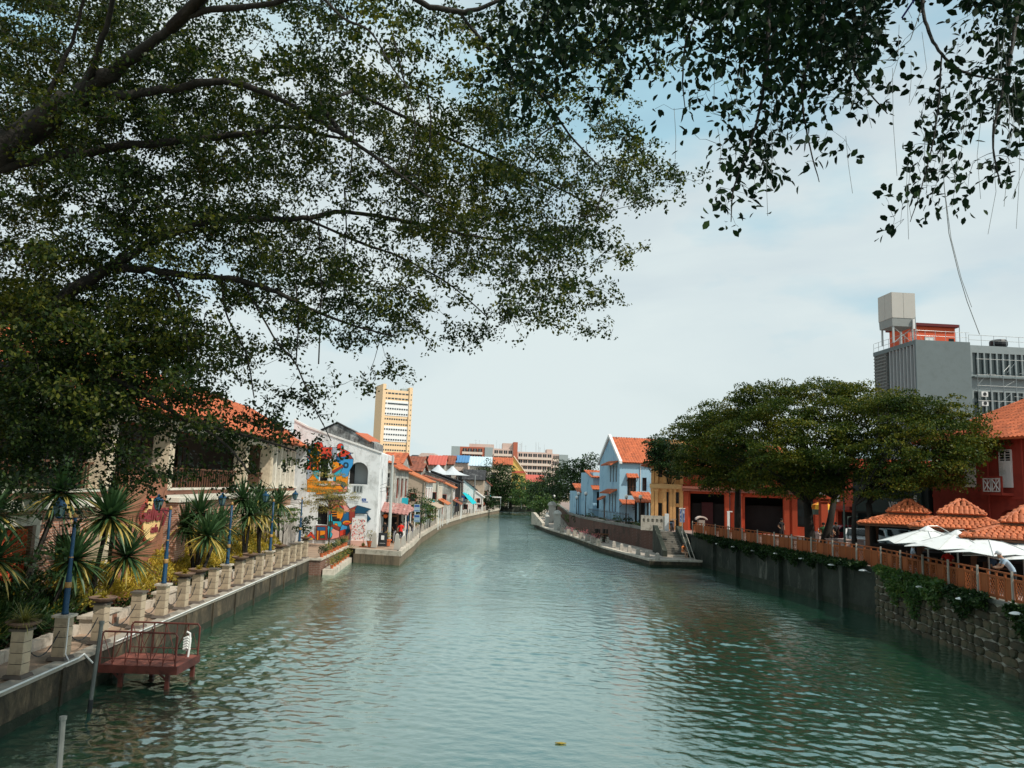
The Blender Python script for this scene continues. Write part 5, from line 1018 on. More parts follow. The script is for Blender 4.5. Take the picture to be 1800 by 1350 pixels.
def pavilion(label,x,y,rz,half_top,half_low,z_top,dz,cap=290,shade=False):
    t=thing('pavilion',label,'pavilion',(x,y,2.2),rz,'tiled pavilions on the right bank'); tn=[0]; h=half_low; g=half_top
    ze=z_top-dz*2; zm=z_top-dz; 
    for tier,(r0,r1,za,zb) in enumerate(((g,.05,zm,z_top),(h,g*.75,ze,zm-.12))):
        C=[(-r0,-r0),(r0,-r0),(r0,r0),(-r0,r0)]; D_=[(-r1,-r1),(r1,-r1),(r1,r1),(-r1,r1)]
        for k in (0,3,1,2):
            l=(k+1)%4; q=[(*C[k],za),(*C[l],za),(*D_[l],zb),(*D_[k],zb)]
            m=MB(); m.quad(*q); m.quad(*[(u[0],u[1],u[2]-.08) for u in q][::-1]); m.quad(q[0],q[1],(q[1][0],q[1][1],za-.08),(q[0][0],q[0][1],za-.08)); m.build('roof_deck',M_wood,t)
            if k in (0,3): hip_face(t,*q,cap if k==0 or tier==0 else cap,tn)
            else: hip_face(t,*q,0,tn)
            MB().tube([(*C[k],za+.05),(*D_[k],zb+.07)],.09,6).build('ridge',M_tile2,t)
    MB().bb(-g*.7,g*.7,-g*.7,g*.7,zm-.3,zm+.05).build('lantern_wall',M_dark,t)
    for sx_ in (-1,1):
        for sy in (-1,1): MB().bb(sx_*h*.82-.1,sx_*h*.82+.1,sy*h*.82-.1,sy*h*.82+.1,-.3,ze+.3).build('post',M_wood,t)
    MB().bb(-h*.82,h*.82,-h*.1,h*.82,-.0,.9).build('counter',M_dark,t)
    return t
q=W(1690,881,36); pavilion('two tiered orange tiled pavilion roof in the sun, behind the white umbrellas',q.x,36,rad(-32),.92,2.05,q.z-2.2,.62)
q=W(1800,893,31.5); pavilion('orange tiled pavilion roof at the right edge of the view',q.x+.1,31.5,rad(-32),.92,2.3,q.z-2.2,.62)
q=W(1597,881,41); pavilion('shaded brown tiled pavilion roof under the tree',q.x,41,rad(-32),.95,2.2,q.z-2.2,.62)
# ---------------------------------------------------------------- white market umbrellas
M_canvas=mat('white_canvas',(.66,.67,.66),var=.08,scale=2,stain=((.5,.5,.47),.35,2.5))
def umbrella(label,x,y,z,R,rz,h=.62):
    t=thing('market_umbrella',label,'umbrella',(x,y,1.95),rz,'white umbrellas over the terrace'); z-=1.95; n=8; m=MB(); m.v=[(0,0,z)]
    for k in range(n):
        a=2*pi*k/n+pi/8
        m.v.append((R*.5*cos(a),R*.5*sin(a),z-h*.46)); 
    for k in range(n):
        a=2*pi*k/n+pi/8; m.v.append((R*cos(a),R*sin(a),z-h)); 
    for k in range(n):
        a=2*pi*(k+.5)/n+pi/8; m.v.append((R*.86*cos(a),R*.86*sin(a),z-h*.86)); 
    for k in range(n):
        l=(k+1)%n; m.f+= [(0,1+k,1+l),(1+k,9+k,17+k),(1+k,17+k,1+l),(1+l,17+k,9+l)]; m.m+=[0]*4
    o=m.build('canopy',M_canvas,t); sm=o.modifiers.new('s','SOLIDIFY'); sm.thickness=.015
    MB().lathe([(.35,z-.09),(.2,z+.0),(.05,z+.1)],n=8).build('vent_cap',M_canvas,t)
    MB().tube([(0,0,0),(0,0,z)],.035,7).build('pole',M_galv,t)
    m=MB()
    for k in range(n): a=2*pi*k/n+pi/8; m.tube([(0,0,z-h*.55-.1),(R*.5*cos(a),R*.5*sin(a),z-h*.5)],.012,4).tube([(R*.5*cos(a),R*.5*sin(a),z-h*.49),(R*.97*cos(a),R*.97*sin(a),z-h)],.01,4)
    m.build('rib',M_galv,t); m=MB()
    for k in range(n): a=2*pi*k/n+pi/8; m.tube([(0,0,z+.012),(R*.5*cos(a),R*.5*sin(a),z-h*.46+.014),(R*cos(a),R*sin(a),z-h+.012)],.011,4)
    m.build('seam',mat('canvas_seam',(.42,.43,.42)),t); m=MB(); m.tube([(0,0,z+.1),(.5,.1,z+.12),(1.0,.2,z-.12),(1.2,.2,z-.32)],.015,5); m.build('cable',M_galv,t)
for k,(px,py,Y_,R) in enumerate(((1630,929,32.6,1.9),(1682,936,31.4,2.1),(1736,943,30.6,2.2),(1798,952,30.0,2.2),(1668,934,34.8,1.9))):
    q=W(px,py,Y_); umbrella(f"white market umbrella, {['leftmost one with its drooping tip','second from the left','middle one nearest the railing','one cut by the right edge of the view','one behind the second, against the tiles'][k]}",q.x,Y_,q.z,R,rad(20*k),.62)
# ---------------------------------------------------------------- railing on the wall
M_rail=mat('orange_brown_timber',(.27,.075,.020),var=.25,scale=2,rnd=.18,stain=((.16,.045,.015),.4,2)); M_post=mat('weathered_post',(.34,.31,.26),var=.2)
pan_s=MB()
for k in range(4): pan_s.bb(-.23+k*.117,-.23+k*.117+.107,-.012,.012,.10,.78)
pan_s.bb(-.25,.25,-.02,.02,.74,.80).bb(-.25,.25,-.02,.02,.06,.12); pan_s=pan_s.mesh('board_panel',M_rail)
lat=MB()
for k in range(-3,4):
    for sgn in (1,-1):
        a=Vector((-.2+ (k*.145 if sgn>0 else .4-k*.145),0,.16)); b=a+Vector((.5*sgn,0,.5*1.25))
        # clip to the panel box
        def clip(a,b):
            d=b-a; lo,hi=0,1
            for ax_,mn,mxx in ((0,-.2,.2),(2,.16,.72)):
                if abs(d[ax_])<1e-6: continue
                t0,t1=(mn-a[ax_])/d[ax_],(mxx-a[ax_])/d[ax_]
                if t0>t1: t0,t1=t1,t0
                lo,hi=max(lo,t0),min(hi,t1)
            return (a+d*lo,a+d*hi) if hi-lo>.05 else None
        cl=clip(a,b)
        if cl: lat.tube([cl[0]+Vector((0,.006*sgn,0)),cl[1]+Vector((0,.006*sgn,0))],.014,4)
lat.bb(-.25,-.19,-.02,.02,.06,.80).bb(.19,.25,-.02,.02,.06,.80).bb(-.19,.19,-.02,.02,.72,.80).bb(-.19,.19,-.02,.02,.06,.16); lat=lat.mesh('lattice_panel',M_rail)
postm=MB().bb(-.03,.03,-.03,.03,-.12,1.05).mesh('post',M_post); railm=MB().bb(-.28,.28,-.025,.025,.92,.97).mesh('top_rail',M_rail); dpost=MB().bb(-.035,.035,-.03,.03,.0,.95).mesh('panel_post',M_rail)
t=thing('railing','orange brown timber railing with lattice panels along the top of the right river wall','railing',(0,0,2.24))
RW2=[(RW[0][0]+.12,61.6)]+[(x+.12,y) for x,y in RW[1:4]]+[(16.2,18.5)]
seg=[]; 
for a,b in zip(RW2,RW2[1:]):
    L=math.dist(a,b); n_=round(L/.56)
    for k in range(n_): u=(k+.5)/n_; seg.append((a[0]+(b[0]-a[0])*u,a[1]+(b[1]-a[1])*u,atan2(b[1]-a[1],b[0]-a[0])))
for k,(x,y,r) in enumerate(seg):
    latt = (k%3!=0) if y<38 else (k%4==0)
    part('lattice_panel' if latt else 'board_panel',lat if latt else pan_s,t,(x,y,0),(0,0,r)); part('top_rail',railm,t,(x,y,0),(0,0,r))
    if k%4==0: part('post',postm,t,(x-.29*cos(r)-.07,y-.29*sin(r),0),(0,0,r))
    else: part('panel_post',dpost,t,(x-.28*cos(r),y-.28*sin(r),0),(0,0,r))
# wall lamps
for k,(px,py) in enumerate(((1262,956),(1290,961),(1325,968),(1365,973),(1410,982),(1462,993),(1517,1003),(1619,1032),(1690,1053),(1786,1079))):
    Y_=G(px,py-4,2.0).y; 
    for _ in range(6):
        rr=ray(px,py); xw=float(np.interp(-Y_,[-61.8,-48,-37.5,-25.3,-12],[14.6,16.4,17.7,16.6,15.8]))-.38; Y_=xw/(rr.x/rr.y)
    q=W(px,py,Y_); l_=thing('wall_lamp',['farthest','second farthest','third farthest','fourth farthest','fifth from the far end','sixth from the far end','last one on the concrete wall','first one on the stone wall','middle one on the stone wall','nearest'][k]+' white saucer lamp sticking out of the right river wall','wall lamp',(q.x,q.y,q.z),0,'white saucer lamps along the river wall')
    MB().lathe([(.02,.07),(.10,.055),(.19,.015),(.20,-.005),(.17,-.02),(.05,-.03)],n=12).build('shade',M_white,l_,smooth=True); MB().tube([(.05,0,.0),(.25,0,-.05),(.45,0,-.1)],.02,5).build('bracket',M_galv,l_)
# street lamps / poles on the right street
def pole(label,px,pyb,pyt,Y_,r=.05,m=M_galv,name='light_pole',head=True):
    b=W(px,pyb,Y_); t_=W(px,pyt,Y_); p=thing(name,label,'pole',(b.x,Y_,2.2),0); h=t_.z-2.2; MB().tube([(0,0,0),(0,0,h*.35),(0,0,h)],[r*1.3,r,r*.8],8).build('shaft',m,p)
    if head: MB().tube([(0,0,h-.05),(.3,0,h+.02)],.03,5).box((.45,0,h+.02),(.35,.16,.06)).build('lamp_head',m,p)
    return p
pole('tall slim grey pole in front of the red hall trees',1485,960,760,46,.055,mat('green_grey_pole',(.12,.16,.14)),head=False)
pole('short dark pole with a slanted head beside the big tree',1491,955,908,48,.04,mat('green_grey_pole',(.12,.16,.14)))
pole('thin dark pole with white base in front of the red shop row',1283,930,850,62,.04,M_iron,head=False)
pole('thin lamp pole with a flat white head before the second shop opening',1302,935,850,58,.035,M_iron)
# brick gate pier with curved cap, banner pole, white post
q=W(1234,925,62.5); p=thing('gate_pier','brick pier with a curved pink and white cap behind the railing','pier',(q.x,62.8,2.2),0); MB().bb(-.25,.25,-.25,.25,0,1.15).build('shaft',mat('pale_brick',(.30,.24,.20),brick=(.22,.09,(.4,.36,.32))),p)
m=MB(); 
for k in range(8): a=pi*(.15+.7*k/8); b2=pi*(.15+.7*(k+1)/8); m.quad((-.5*cos(a),-.3,1.0+.35*sin(a)),(-.5*cos(b2),-.3,1.0+.35*sin(b2)),(-.5*cos(b2),.3,1.0+.35*sin(b2)),(-.5*cos(a),.3,1.0+.35*sin(a))).quad((-.5*cos(a),-.3,1.08+.38*sin(a)),(-.5*cos(a),.3,1.08+.38*sin(a)),(-.5*cos(b2),.3,1.08+.38*sin(b2)),(-.5*cos(b2),-.3,1.08+.38*sin(b2))).quad((-.5*cos(a),-.3,1.0+.35*sin(a)),(-.5*cos(a),-.3,1.08+.38*sin(a)),(-.5*cos(b2),-.3,1.08+.38*sin(b2)),(-.5*cos(b2),-.3,1.0+.35*sin(b2)))
m.build('cap',M_pink,p)
q=W(1204,930,62); p=thing('banner_stand','blue and white hanging banner on a pole at the corner of the ochre house','banner',(q.x,63,2.2),0); MB().tube([(0,0,0),(0,0,2.1)],.04,6).tube([(-.25,0,2.0),(.25,0,2.0)],.03,5).build('frame',M_galv,p); MB().bb(-.2,.2,-.015,.0,.9,1.95).build('banner',mat('banner_blue',(.05,.10,.25),var=.5,scale=5,stain=((.6,.6,.65),.6,5)),p)
q=W(1287,915,60); p=thing('sign_post','white narrow sign post before the red pillar','sign',(q.x,61,2.2),0); MB().bb(-.09,.09,-.04,.04,0,1.9).build('board',M_white,p); MB().bb(-.11,.3,-.04,.04,1.9,1.98).build('cap',M_white,p)

# ================================================================ BIG OVERHANGING TREES
def grow(nodes, tips, rng):
    """join every tip to the nearest point of the growing skeleton; returns twig segments (polylines)"""
    Np=np.array(nodes); n0=len(Np); buf=np.empty((n0+len(tips)*3,3)); buf[:n0]=Np; n=n0
    d0=np.array([np.min(((Np-t)**2).sum(1)) for t in tips]); order=np.argsort(d0); out=[]
    for j in order:
        t=tips[j]; dd=((buf[:n]-t)**2).sum(1); k=int(np.argmin(dd)); a=buf[k].copy(); L=math.sqrt(dd[k])
        if L>3.2: m1=a+(t-a)*.4+rng.normal(size=3)*L*.05; m2=a+(t-a)*.75+rng.normal(size=3)*L*.05+np.array([0,0,.06*L])
        else: m1=a+(t-a)*.38+rng.normal(size=3)*L*.09+np.array([0,0,.05*L]); m2=a+(t-a)*.72+rng.normal(size=3)*L*.07
        out.append((a,m1,m2,t,k<n0)); buf[n]=m1; buf[n+1]=m2; buf[n+2]=t; n+=3
    return out
def twig_mesh(name, segs, r0, r1, material, parent):
    V=[];F=[]; 
    A=np.array([[s[0],s[1],s[2],s[3]] for s in segs]); n=len(A); big=np.array([s[4] for s in segs])
    d=unit(A[:,3]-A[:,0]); ref=np.where(np.abs(d[:,2:3])>.8,np.array([[1.,0,0]]),np.array([[0,0,1.]])); u=unit(np.cross(d,ref)); v=np.cross(d,u)
    L=np.linalg.norm(A[:,3]-A[:,0],axis=1); rr=(r0*np.clip(L/1.2,.35,1.6)*np.where(big,1.35,.9))[:,None]
    rad_=np.stack([rr[:,0],rr[:,0]*.8,rr[:,0]*.55,np.full(n,r1)],1)
    P=np.empty((n,4,4,3))
    for q in range(4):
        a=pi/2*q; P[:,:,q]=A+(u*cos(a)+v*sin(a))[:,None,:]*rad_[:,:,None]
    i=np.arange(n)[:,None]*16; fs=[]
    for s in range(3):
        for q in range(4): fs.append(i+np.array([[s*4+q,s*4+(q+1)%4,(s+1)*4+(q+1)%4,(s+1)*4+q]]))
    return npmesh(name,P.reshape(-1,3),np.concatenate(fs),material,parent)
def limb_from_px(pts, wpx, Ys, mb, nodes, n=8, m=0):
    P=[W(x,y,Y_) for (x,y),Y_ in zip(pts,Ys)]; R=[w_*Y_/FPX/2 for w_,Y_ in zip(wpx,Ys)]
    # smooth (Catmull-Rom) with a little waver
    Q=[];RR=[]
    for k in range(len(P)-1):
        p0=P[max(k-1,0)];p1=P[k];p2=P[k+1];p3=P[min(k+2,len(P)-1)]
        for s in range(5):
            u=s/5; q=.5*((2*p1)+(p2-p0)*u+(2*p0-5*p1+4*p2-p3)*u*u+(3*p1-p0-3*p2+p3)*u**3)
            q=q+Vector((random.gauss(0,1),random.gauss(0,1),random.gauss(0,1)))*R[k]*.18; Q.append(q); RR.append((R[k]+(R[k+1]-R[k])*u)*random.uniform(.93,1.08))
    Q.append(P[-1]);RR.append(R[-1]); mb.tube(Q,RR,n,m)
    for a,b in zip(Q,Q[1:]):
        for s in range(3): nodes.append(tuple(a.lerp(b,s/3)))
    return Q
# leaf cover read off the photograph in 50 px cells (0-9); left tree from x=0
GA=["888887667777344444333333",
    "888877866777454444333222",
    "887888876777744443333222",
    "888888878888865556666310",
    "888888888888887888765552",
    "777888888877778888877672",
    "888888887654578888877771",
    "886788888863468888876551",
    "888768888887437778888620",
    "888875647888867677776610",
    "999888645678888738665200",
    "999999864345877442122000",
    "999999875443222000000000",
    "999998865444100000000000",
    "999987665544000000000000",
    "998655555542000000000000",
    "873256543210000000000000",
    "210000000000000000000000"]
GB=["3568776767899976025998","2579885467899985037997","1588543456798765448899"[:19]+"889","0344100203567665675797"[:19]+"797"]
GB=[ # from x=825
 "35687786778999996025 9".replace(' ',''),]
GB=["35687786 78999 96025 9"]
GBrows={25:[3,5,6,8,7,7,8,6,7,8,9,9,9,9,9,6,0,2,5,9],75:[2,5,7,9,8,8,5,4,6,8,9,9,9,9,8,2,0,2,6,8],125:[1,5,8,8,5,4,3,4,5,6,7,9,8,7,6,2,2,3,7,8],
 175:[0,3,4,4,2,0,0,2,3,5,6,7,6,6,5,4,6,4,6,8],225:[0,0,0,0,0,0,0,0,1,4,6,7,5,5,3,1,7,5,4,6],275:[0,0,0,0,0,0,0,0,0,6,6,5,5,3,0,1,6,4,4,5],
 325:[0,0,0,0,0,0,0,0,0,3,5,3,1,3,0,2,4,3,3,4],375:[0,0,0,0,0,0,0,0,0,2,1,1,0,0,0,3,4,4,1,2],425:[0,0,0,0,0,0,0,0,0,0,0,0,0,0,1,1,0,0,0,0],-25:[4,6,7,9,9,9,9,9,9,9,9,9,9,9,9,8,4,5,8,9],-90:[4,6,7,9,9,9,9,9,9,9,9,9,9,9,9,8,4,5,8,9]}
def leafy(name, tips, dirs, per, L, mat_, parent, rng, spread, droop=.35, wid=.5, split=0, shape='fold'):
    n=len(tips); T=np.repeat(tips,per,0); u=np.tile(np.linspace(0,1,per),n)[:,None]; D=np.repeat(dirs,per,0)
    C=T+D*(u-.35)*spread*1.6+rng.normal(size=T.shape)*spread*np.array([.34,.34,.24])
    ax=D*.55+rng.normal(size=T.shape)*.75+np.array([0,0,-droop])
    if split:
        # the largest-looking leaves become pieces of their own
        near=np.argsort(C[:,1])[:split]; rest=np.setdiff1d(np.arange(len(C)),near)
        m=MB(); m.v=[(0,0,0),(0,1,0),(wid*.48,.32,.05),(wid*.40,.70,.045),(-wid*.48,.32,.05),(-wid*.40,.70,.045)]; m.f=[(0,2,3,1),(0,1,5,4)]; m.m=[0,0]; lm=m.mesh('leaf',mat_)
        for k in near:
            a=Vector(ax[k]).normalized(); nn=Vector(rng.normal(size=3))+Vector((0,0,1.4)); nn=(nn-a*nn.dot(a)).normalized(); b=a.cross(nn)
            o=part('leaf',lm,parent); o.matrix_local=Matrix.Translation(Vector(C[k])-parent.location)@Matrix((b,a,nn)).transposed().to_4x4()@Matrix.Scale(L*rng.uniform(.75,1.2),4)
        C=C[rest]; ax=ax[rest]
    return leaves(name,C-np.array(parent.location),L,mat_,parent,axis=ax,upbias=.7,wid=wid,jitter=.3,kind='stuff',rng=rng,shape=shape)
def pxworld(px,py,Y_):
    px=np.asarray(px);py=np.asarray(py); F=np.array(_F);R=np.array(_R);U=np.array(_U)
    d=F+((px-900)/FPX)[:,None]*R-((py-675)/FPX)[:,None]*U; return np.array([0,0,CZ])+d*(Y_/d[:,1])[:,None]
# ---------------------------------------------------------------- tree on the left
tr=thing('overhanging_tree','huge fig tree whose dark leafy branches hang over the left half of the river','tree',(-11.6,12.0,.9))
rg=np.random.default_rng(21); mb=MB(); nodes=[]
O=Vector((-11.6,12.0,.9)); y0=12.5
tk=[Vector((-11.6,12,-.2)),Vector((-11.5,12,.9)),Vector((-11.2,12.1,3.4)),Vector((-10.4,12.3,6.4)),W(-260,520,y0),W(-40,300,y0)]
mb.tube(tk,[1.1,.8,.66,.56,.45,.30],12)
LB=[([(-40,300),(60,222),(150,160),(205,118),(262,78),(300,50),(360,18),(460,10),(560,-20)],[64,50,40,26,20,15,12,11,8],[12.5,12.3,12,11.8,11.5,11.3,11,10.6,10.2]),
 ([(150,160),(210,166),(300,157),(380,142),(450,157),(520,190),(600,235),(680,290),(740,335)],[22,19,15,14,11,9,8,6,3],[12,12,12,11.8,11.8,11.6,11.4,11.2,11]),
 ([(-20,300),(90,276),(230,256),(380,240),(460,232),(492,221),(560,235),(640,250)],[24,19,16,13,10,9,7,3],[12.4,12.6,12.8,13,13,13,13,13]),
 ([(150,158),(172,90),(192,30),(205,-30)],[15,12,10,8],[12,11.6,11.3,11]),([(75,190),(110,110),(135,50),(150,-20)],[10,8,7,5],[12.2,12,11.8,11.5]),
 ([(-160,420),(40,560),(130,510),(210,458),(280,420),(340,396),(400,386),(470,386),(545,383),(575,375),(610,373),(680,382),(760,400),(830,415),(900,424)],[40,30,24,16,14,12,11,10,9,9,8,7,6,5,3],[13,13.2,13.2,13.2,13.2,13.2,13.4,13.6,13.8,14,14,14,14.2,14.4,14.6]),
 ([(195,468),(280,477),(360,487),(430,495),(500,520),(550,545),(620,572),(690,590)],[16,13,12,11,8,6,4,3],[13.2,13,12.8,12.7,12.6,12.6,12.6,12.6]),
 ([(205,458),(250,418),(300,402),(340,380)],[9,7,5,3],[13.2,13.4,13.6,13.8]),([(285,478),(310,512),(322,560),(332,620)],[6,5,4,3],[13,12.8,12.6,12.5]),
 ([(-80,640),(100,650),(200,668),(250,690),(300,722),(350,747),(420,762),(520,792)],[20,13,11,10,8,7,5,3],[13.4,13,12.8,12.6,12.5,12.4,12.3,12.2]),
 ([(350,747),(400,785),(440,832)],[5,4,3],[12.4,12.3,12.2]),([(390,482),(397,550),(432,620),(447,700)],[4,3.5,3,2],[12.8,12.7,12.6,12.5]),
 ([(430,500),(480,590),(520,640),(545,700),(582,775)],[4,3,3,2.5,1.5],[12.7,12.5,12.4,12.3,12.2]),
 ([(620,160),(680,190),(760,230),(850,270),(960,320),(1060,370)],[7,6,6,5,4,3],[13,13.5,14,14.3,14.6,15]),
 ([(540,385),(640,430),(700,450),(790,500),(860,560)],[5,5,4,3,2],[13.8,13.8,13.7,13.6,13.5]),
 ([(545,-30),(600,30),(650,55),(690,120),(718,155)],[7,5,4,3,2],[9.5,9.5,9.4,9.3,9.2]),([(690,-30),(745,8),(800,18),(840,16),(900,-10)],[11,11,10,8,6],[9.6,9.6,9.6,9.6,9.6]),
 ([(805,18),(850,75),(905,130),(955,172),(1000,235),(1050,290)],[6,6,5,5,4,3],[9.6,9.8,10,10.4,11,11.6]),
 ([(690,60),(712,150),(730,230),(700,330)],[4,3,3,2],[9.6,9.7,9.8,10])]
for pts_,wp_,Ys_ in LB: limb_from_px(pts_,wp_,Ys_,mb,nodes,9 if wp_[0]>15 else 6)
# hidden links so every branch springs from wood
mb.tube([W(300,50,11.3),W(430,-80,10.4),W(560,-60,9.7),W(690,-30,9.6)],[.1,.09,.07,.05],7); mb.tube([W(600,235,11.4),W(560,180,12.2),W(620,160,13)],[.04,.035,.03],6)
mb.tube([Vector((-11.0,12.2,4.2)),W(-300,700,13.4),W(-80,640,13.4)],[.35,.22,.12],8); mb.tube([Vector((-10.8,12.2,5.2)),W(-200,450,13),W(-160,420,13)],[.4,.3,.25],8)
mb.v=[(v[0]-O.x,v[1]-O.y,v[2]-O.z) for v in mb.v]; mb.build('trunk',M_bark,tr,smooth=True)
tips=[];LpxA=7.3
def gapf(x,y): v=.5+.25*sin(x*.061+2*sin(y*.023))+.25*sin(y*.083+1.7*sin(x*.031)+1); return .35+.9*v
for r_,row in enumerate(GA):
    for c_,ch in enumerate(row):
        d_=int(ch); 
        if d_==0: continue
        cov={1:.08,2:.2,3:.33,4:.46,5:.58,6:.69,7:.80,8:.925,9:.985}[d_]; nl=-math.log(1-cov)*2500/(LpxA**2*.17)*1.5; per=26; k=rg.poisson(nl/per)
        for _ in range(max(1,round(k/6)) if k else 0):
            sx=c_*50+rg.uniform(-2,52); sy=r_*50+rg.uniform(-2,52)
            if d_<9 and gapf(sx,sy)*(.84 if sx>430 else 1)<rg.uniform(0,1): continue
            base=(13.9 if sx<600 else 14.2) if not (sx>560 and sy<150) else 10.8
            yd=max(base+rg.normal()*(1.5 if d_>5 else 1.0),11.2 if base>11 else 9.6)
            if sy>690: yd=min(max(yd,11.5),13.5)
            an=rg.uniform(-.25,.75); spx=rg.uniform(18,40)
            for _2 in range(7):
                u_,v_=rg.normal()*spx,rg.normal()*8.5; px=sx+u_*cos(an)-v_*sin(an); py=sy+u_*sin(an)+v_*cos(an)+abs(u_)*.12
                tips.append((px,py,max(9.0,yd+rg.normal()*.25)))
for _ in range(600): tips.append((rg.uniform(-500,0),rg.uniform(-300,760),rg.uniform(11,15)))       # crown goes on outside the frame
for _ in range(600): tips.append((rg.uniform(-300,900),rg.uniform(-420,0),rg.uniform(9.5,14)))
tips=np.array(tips); TP=pxworld(tips[:,0],tips[:,1],tips[:,2])
segs=grow(nodes,TP,rg); tw=twig_mesh('twigs',[(a-np.array(O),b-np.array(O),c-np.array(O),d-np.array(O),e) for a,b,c,d,e in segs],.016,.004,M_bark,tr); tw['kind']='stuff'
dirs=unit(np.array([s[3]-s[2] for s in segs])+rg.normal(size=(len(segs),3))*.15); TT=np.array([s[3] for s in segs])
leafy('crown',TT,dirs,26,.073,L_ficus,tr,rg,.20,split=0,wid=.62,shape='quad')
# hanging aerial roots
rr_=[(560,385,560,640,13),(618,120,615,330,12.5),(605,330,603,470,13),(520,500,520,640,12.6),(750,150,755,260,11)]
m=MB()
for a,b,c_,d_,Y_ in rr_: m.tube([W(a,b,Y_)-O,W((a+c_)/2+5,(b+d_)/2,Y_)-O,W(c_,d_,Y_)-O],.012,4)
m.build('aerial_roots',M_bark,tr)['kind']='stuff'
# ---------------------------------------------------------------- near canopy at the top right
OB=Vector((14.6+2.4,3.0,2.2)); tb=thing('overhanging_tree','near broad-leaved branch hanging in from the top right, leaves almost black','tree',OB)
rb=np.random.default_rng(31); mb=MB(); nodes=[]
tk=[Vector((17,3,1.8)),Vector((16.9,3,2.6)),Vector((16.2,3.2,6)),Vector((13.5,4,9.4)),W(2000,-260,5.2)]
mb.tube(tk,[.6,.42,.34,.24,.13],10)
NB=[([(2000,-260),(1800,-160),(1640,-120),(1500,-70),(1350,-10),(1250,-30),(1120,-60),(980,-40)],[36,28,22,18,15,12,9,6],[5.2,5.2,5.1,5,5,5.1,5.3,5.6]),
 ([(1640,-120),(1622,0),(1633,55),(1655,95),(1690,125),(1730,136),(1768,142)],[9,6,6,5.5,5,4,2.5],[5.1,4.8,4.7,4.6,4.6,4.6,4.6]),
 ([(1800,-160),(1790,0),(1770,130),(1745,240),(1760,330)],[12,8,6,4,2],[5.2,4.8,4.6,4.6,4.6]),
 ([(1655,95),(1650,180),(1640,250),(1620,330),(1600,390)],[3,3,2.5,2,1.2],[4.6,4.5,4.5,4.5,4.5]),
 ([(1350,-10),(1350,90),(1340,170),(1320,250),(1290,330),(1285,390)],[10,8,6,4,3,1.5],[5,4.8,4.8,4.7,4.7,4.7]),
 ([(1450,-50),(1440,60),(1410,150),(1420,240),(1440,320)],[9,7,5,3,1.5],[5,4.9,4.8,4.8,4.8]),
 ([(1500,-70),(1520,40),(1500,120),(1560,200)],[8,6,4,2],[5,5,5,5]),([(1120,-60),(1110,20),(1050,80),(985,120)],[6,5,4,2],[5.3,5.4,5.6,5.8]),
 ([(1250,-30),(1210,60),(1200,130),(1205,200)],[6,4,3,1.5],[5.1,5,5,5]),([(980,-40),(960,30),(920,90),(900,140)],[5,4,3,2],[5.6,5.7,5.8,5.9])]
for pts_,wp_,Ys_ in NB: limb_from_px(pts_,wp_,Ys_,mb,nodes,8 if wp_[0]>10 else 6)
mb.v=[(v[0]-OB.x,v[1]-OB.y,v[2]-OB.z) for v in mb.v]; mb.build('trunk',M_bark,tb,smooth=True)
tips=[];Lp=18.
for cy,row in GBrows.items():
    for c_,d_ in enumerate(row):
        if d_==0: continue
        cov={1:.07,2:.17,3:.28,4:.40,5:.52,6:.65,7:.78,8:.89,9:.965}[d_]; nl=-math.log(1-cov)*2500/(Lp**2*.2)*(1.45 if d_>7 else 1.05); per=6; k=rb.poisson(nl/per)
        for _ in range(k):
            px=800+c_*50+rb.uniform(-3,53); py=cy-25+rb.uniform(-3,53); tips.append((px,py,rb.uniform(4.4,5.6) if d_<8 else rb.uniform(4.3,6.4)))
tips=np.array(tips); TP=pxworld(tips[:,0],tips[:,1],tips[:,2])
segs=grow(nodes,TP,rb); ob_=np.array(OB); tw=twig_mesh('twigs',[(a-ob_,b-ob_,c-ob_,d-ob_,e) for a,b,c,d,e in segs],.0055,.0016,M_bark,tb); tw['kind']='stuff'
dirs=unit(np.array([s[3]-s[2] for s in segs])+rb.normal(size=(len(segs),3))*.2+np.array([0,0,-.25])); TT=np.array([s[3] for s in segs])
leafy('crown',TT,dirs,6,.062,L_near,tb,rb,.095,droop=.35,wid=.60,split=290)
m=MB(); M_root=mat('pale_aerial_root',(.30,.30,.29),var=.3)
def hang(pts_,Y_,r=.004): m.tube([W(x,y,Y_)-OB for x,y in pts_],r,4)
hang([(1655,250),(1660,330),(1668,410),(1685,480),(1700,530),(1722,588)],4.6,.0028); hang([(1660,330),(1672,420),(1690,490),(1708,540)],4.6,.002)
for k in range(26):
    x=rb.uniform(1560,1800); y=rb.uniform(20,300); l_=rb.uniform(60,190); hang([(x,y),(x+rb.uniform(-10,10),y+l_*.5),(x+rb.uniform(-22,12),y+l_)],4.6,.0016)
for k in range(14):
    x=rb.uniform(1190,1540); y=rb.uniform(60,260); l_=rb.uniform(50,130); hang([(x,y),(x+rb.uniform(-8,8),y+l_*.5),(x+rb.uniform(-14,14),y+l_)],4.8,.0016)
hang([(1500,110),(1560,105),(1600,70),(1622,10)],4.8,.003); hang([(1185,190),(1188,240),(1187,280)],5,.0016)
m.build('aerial_roots',M_root,tb)['kind']='stuff'
o=MB().tube([W(1585,32,4.9),W(1612,-8,4.8),W(1650,-60,4.7)],.007,5).build('blue_rope',mat('rope_blue',(.03,.03,.20))); tag(o,'short length of blue-violet rope crossing the near leaves at the top','rope')

# ================================================================ TREES STANDING ALONG THE RIVER
def blob(px,py,Y_,rx,rz_,ry=None): q=W(px,py,Y_); return ((q.x,q.y,q.z),(rx*Y_/FPX,(ry or rx*.8)*Y_/FPX,rz_*Y_/FPX))
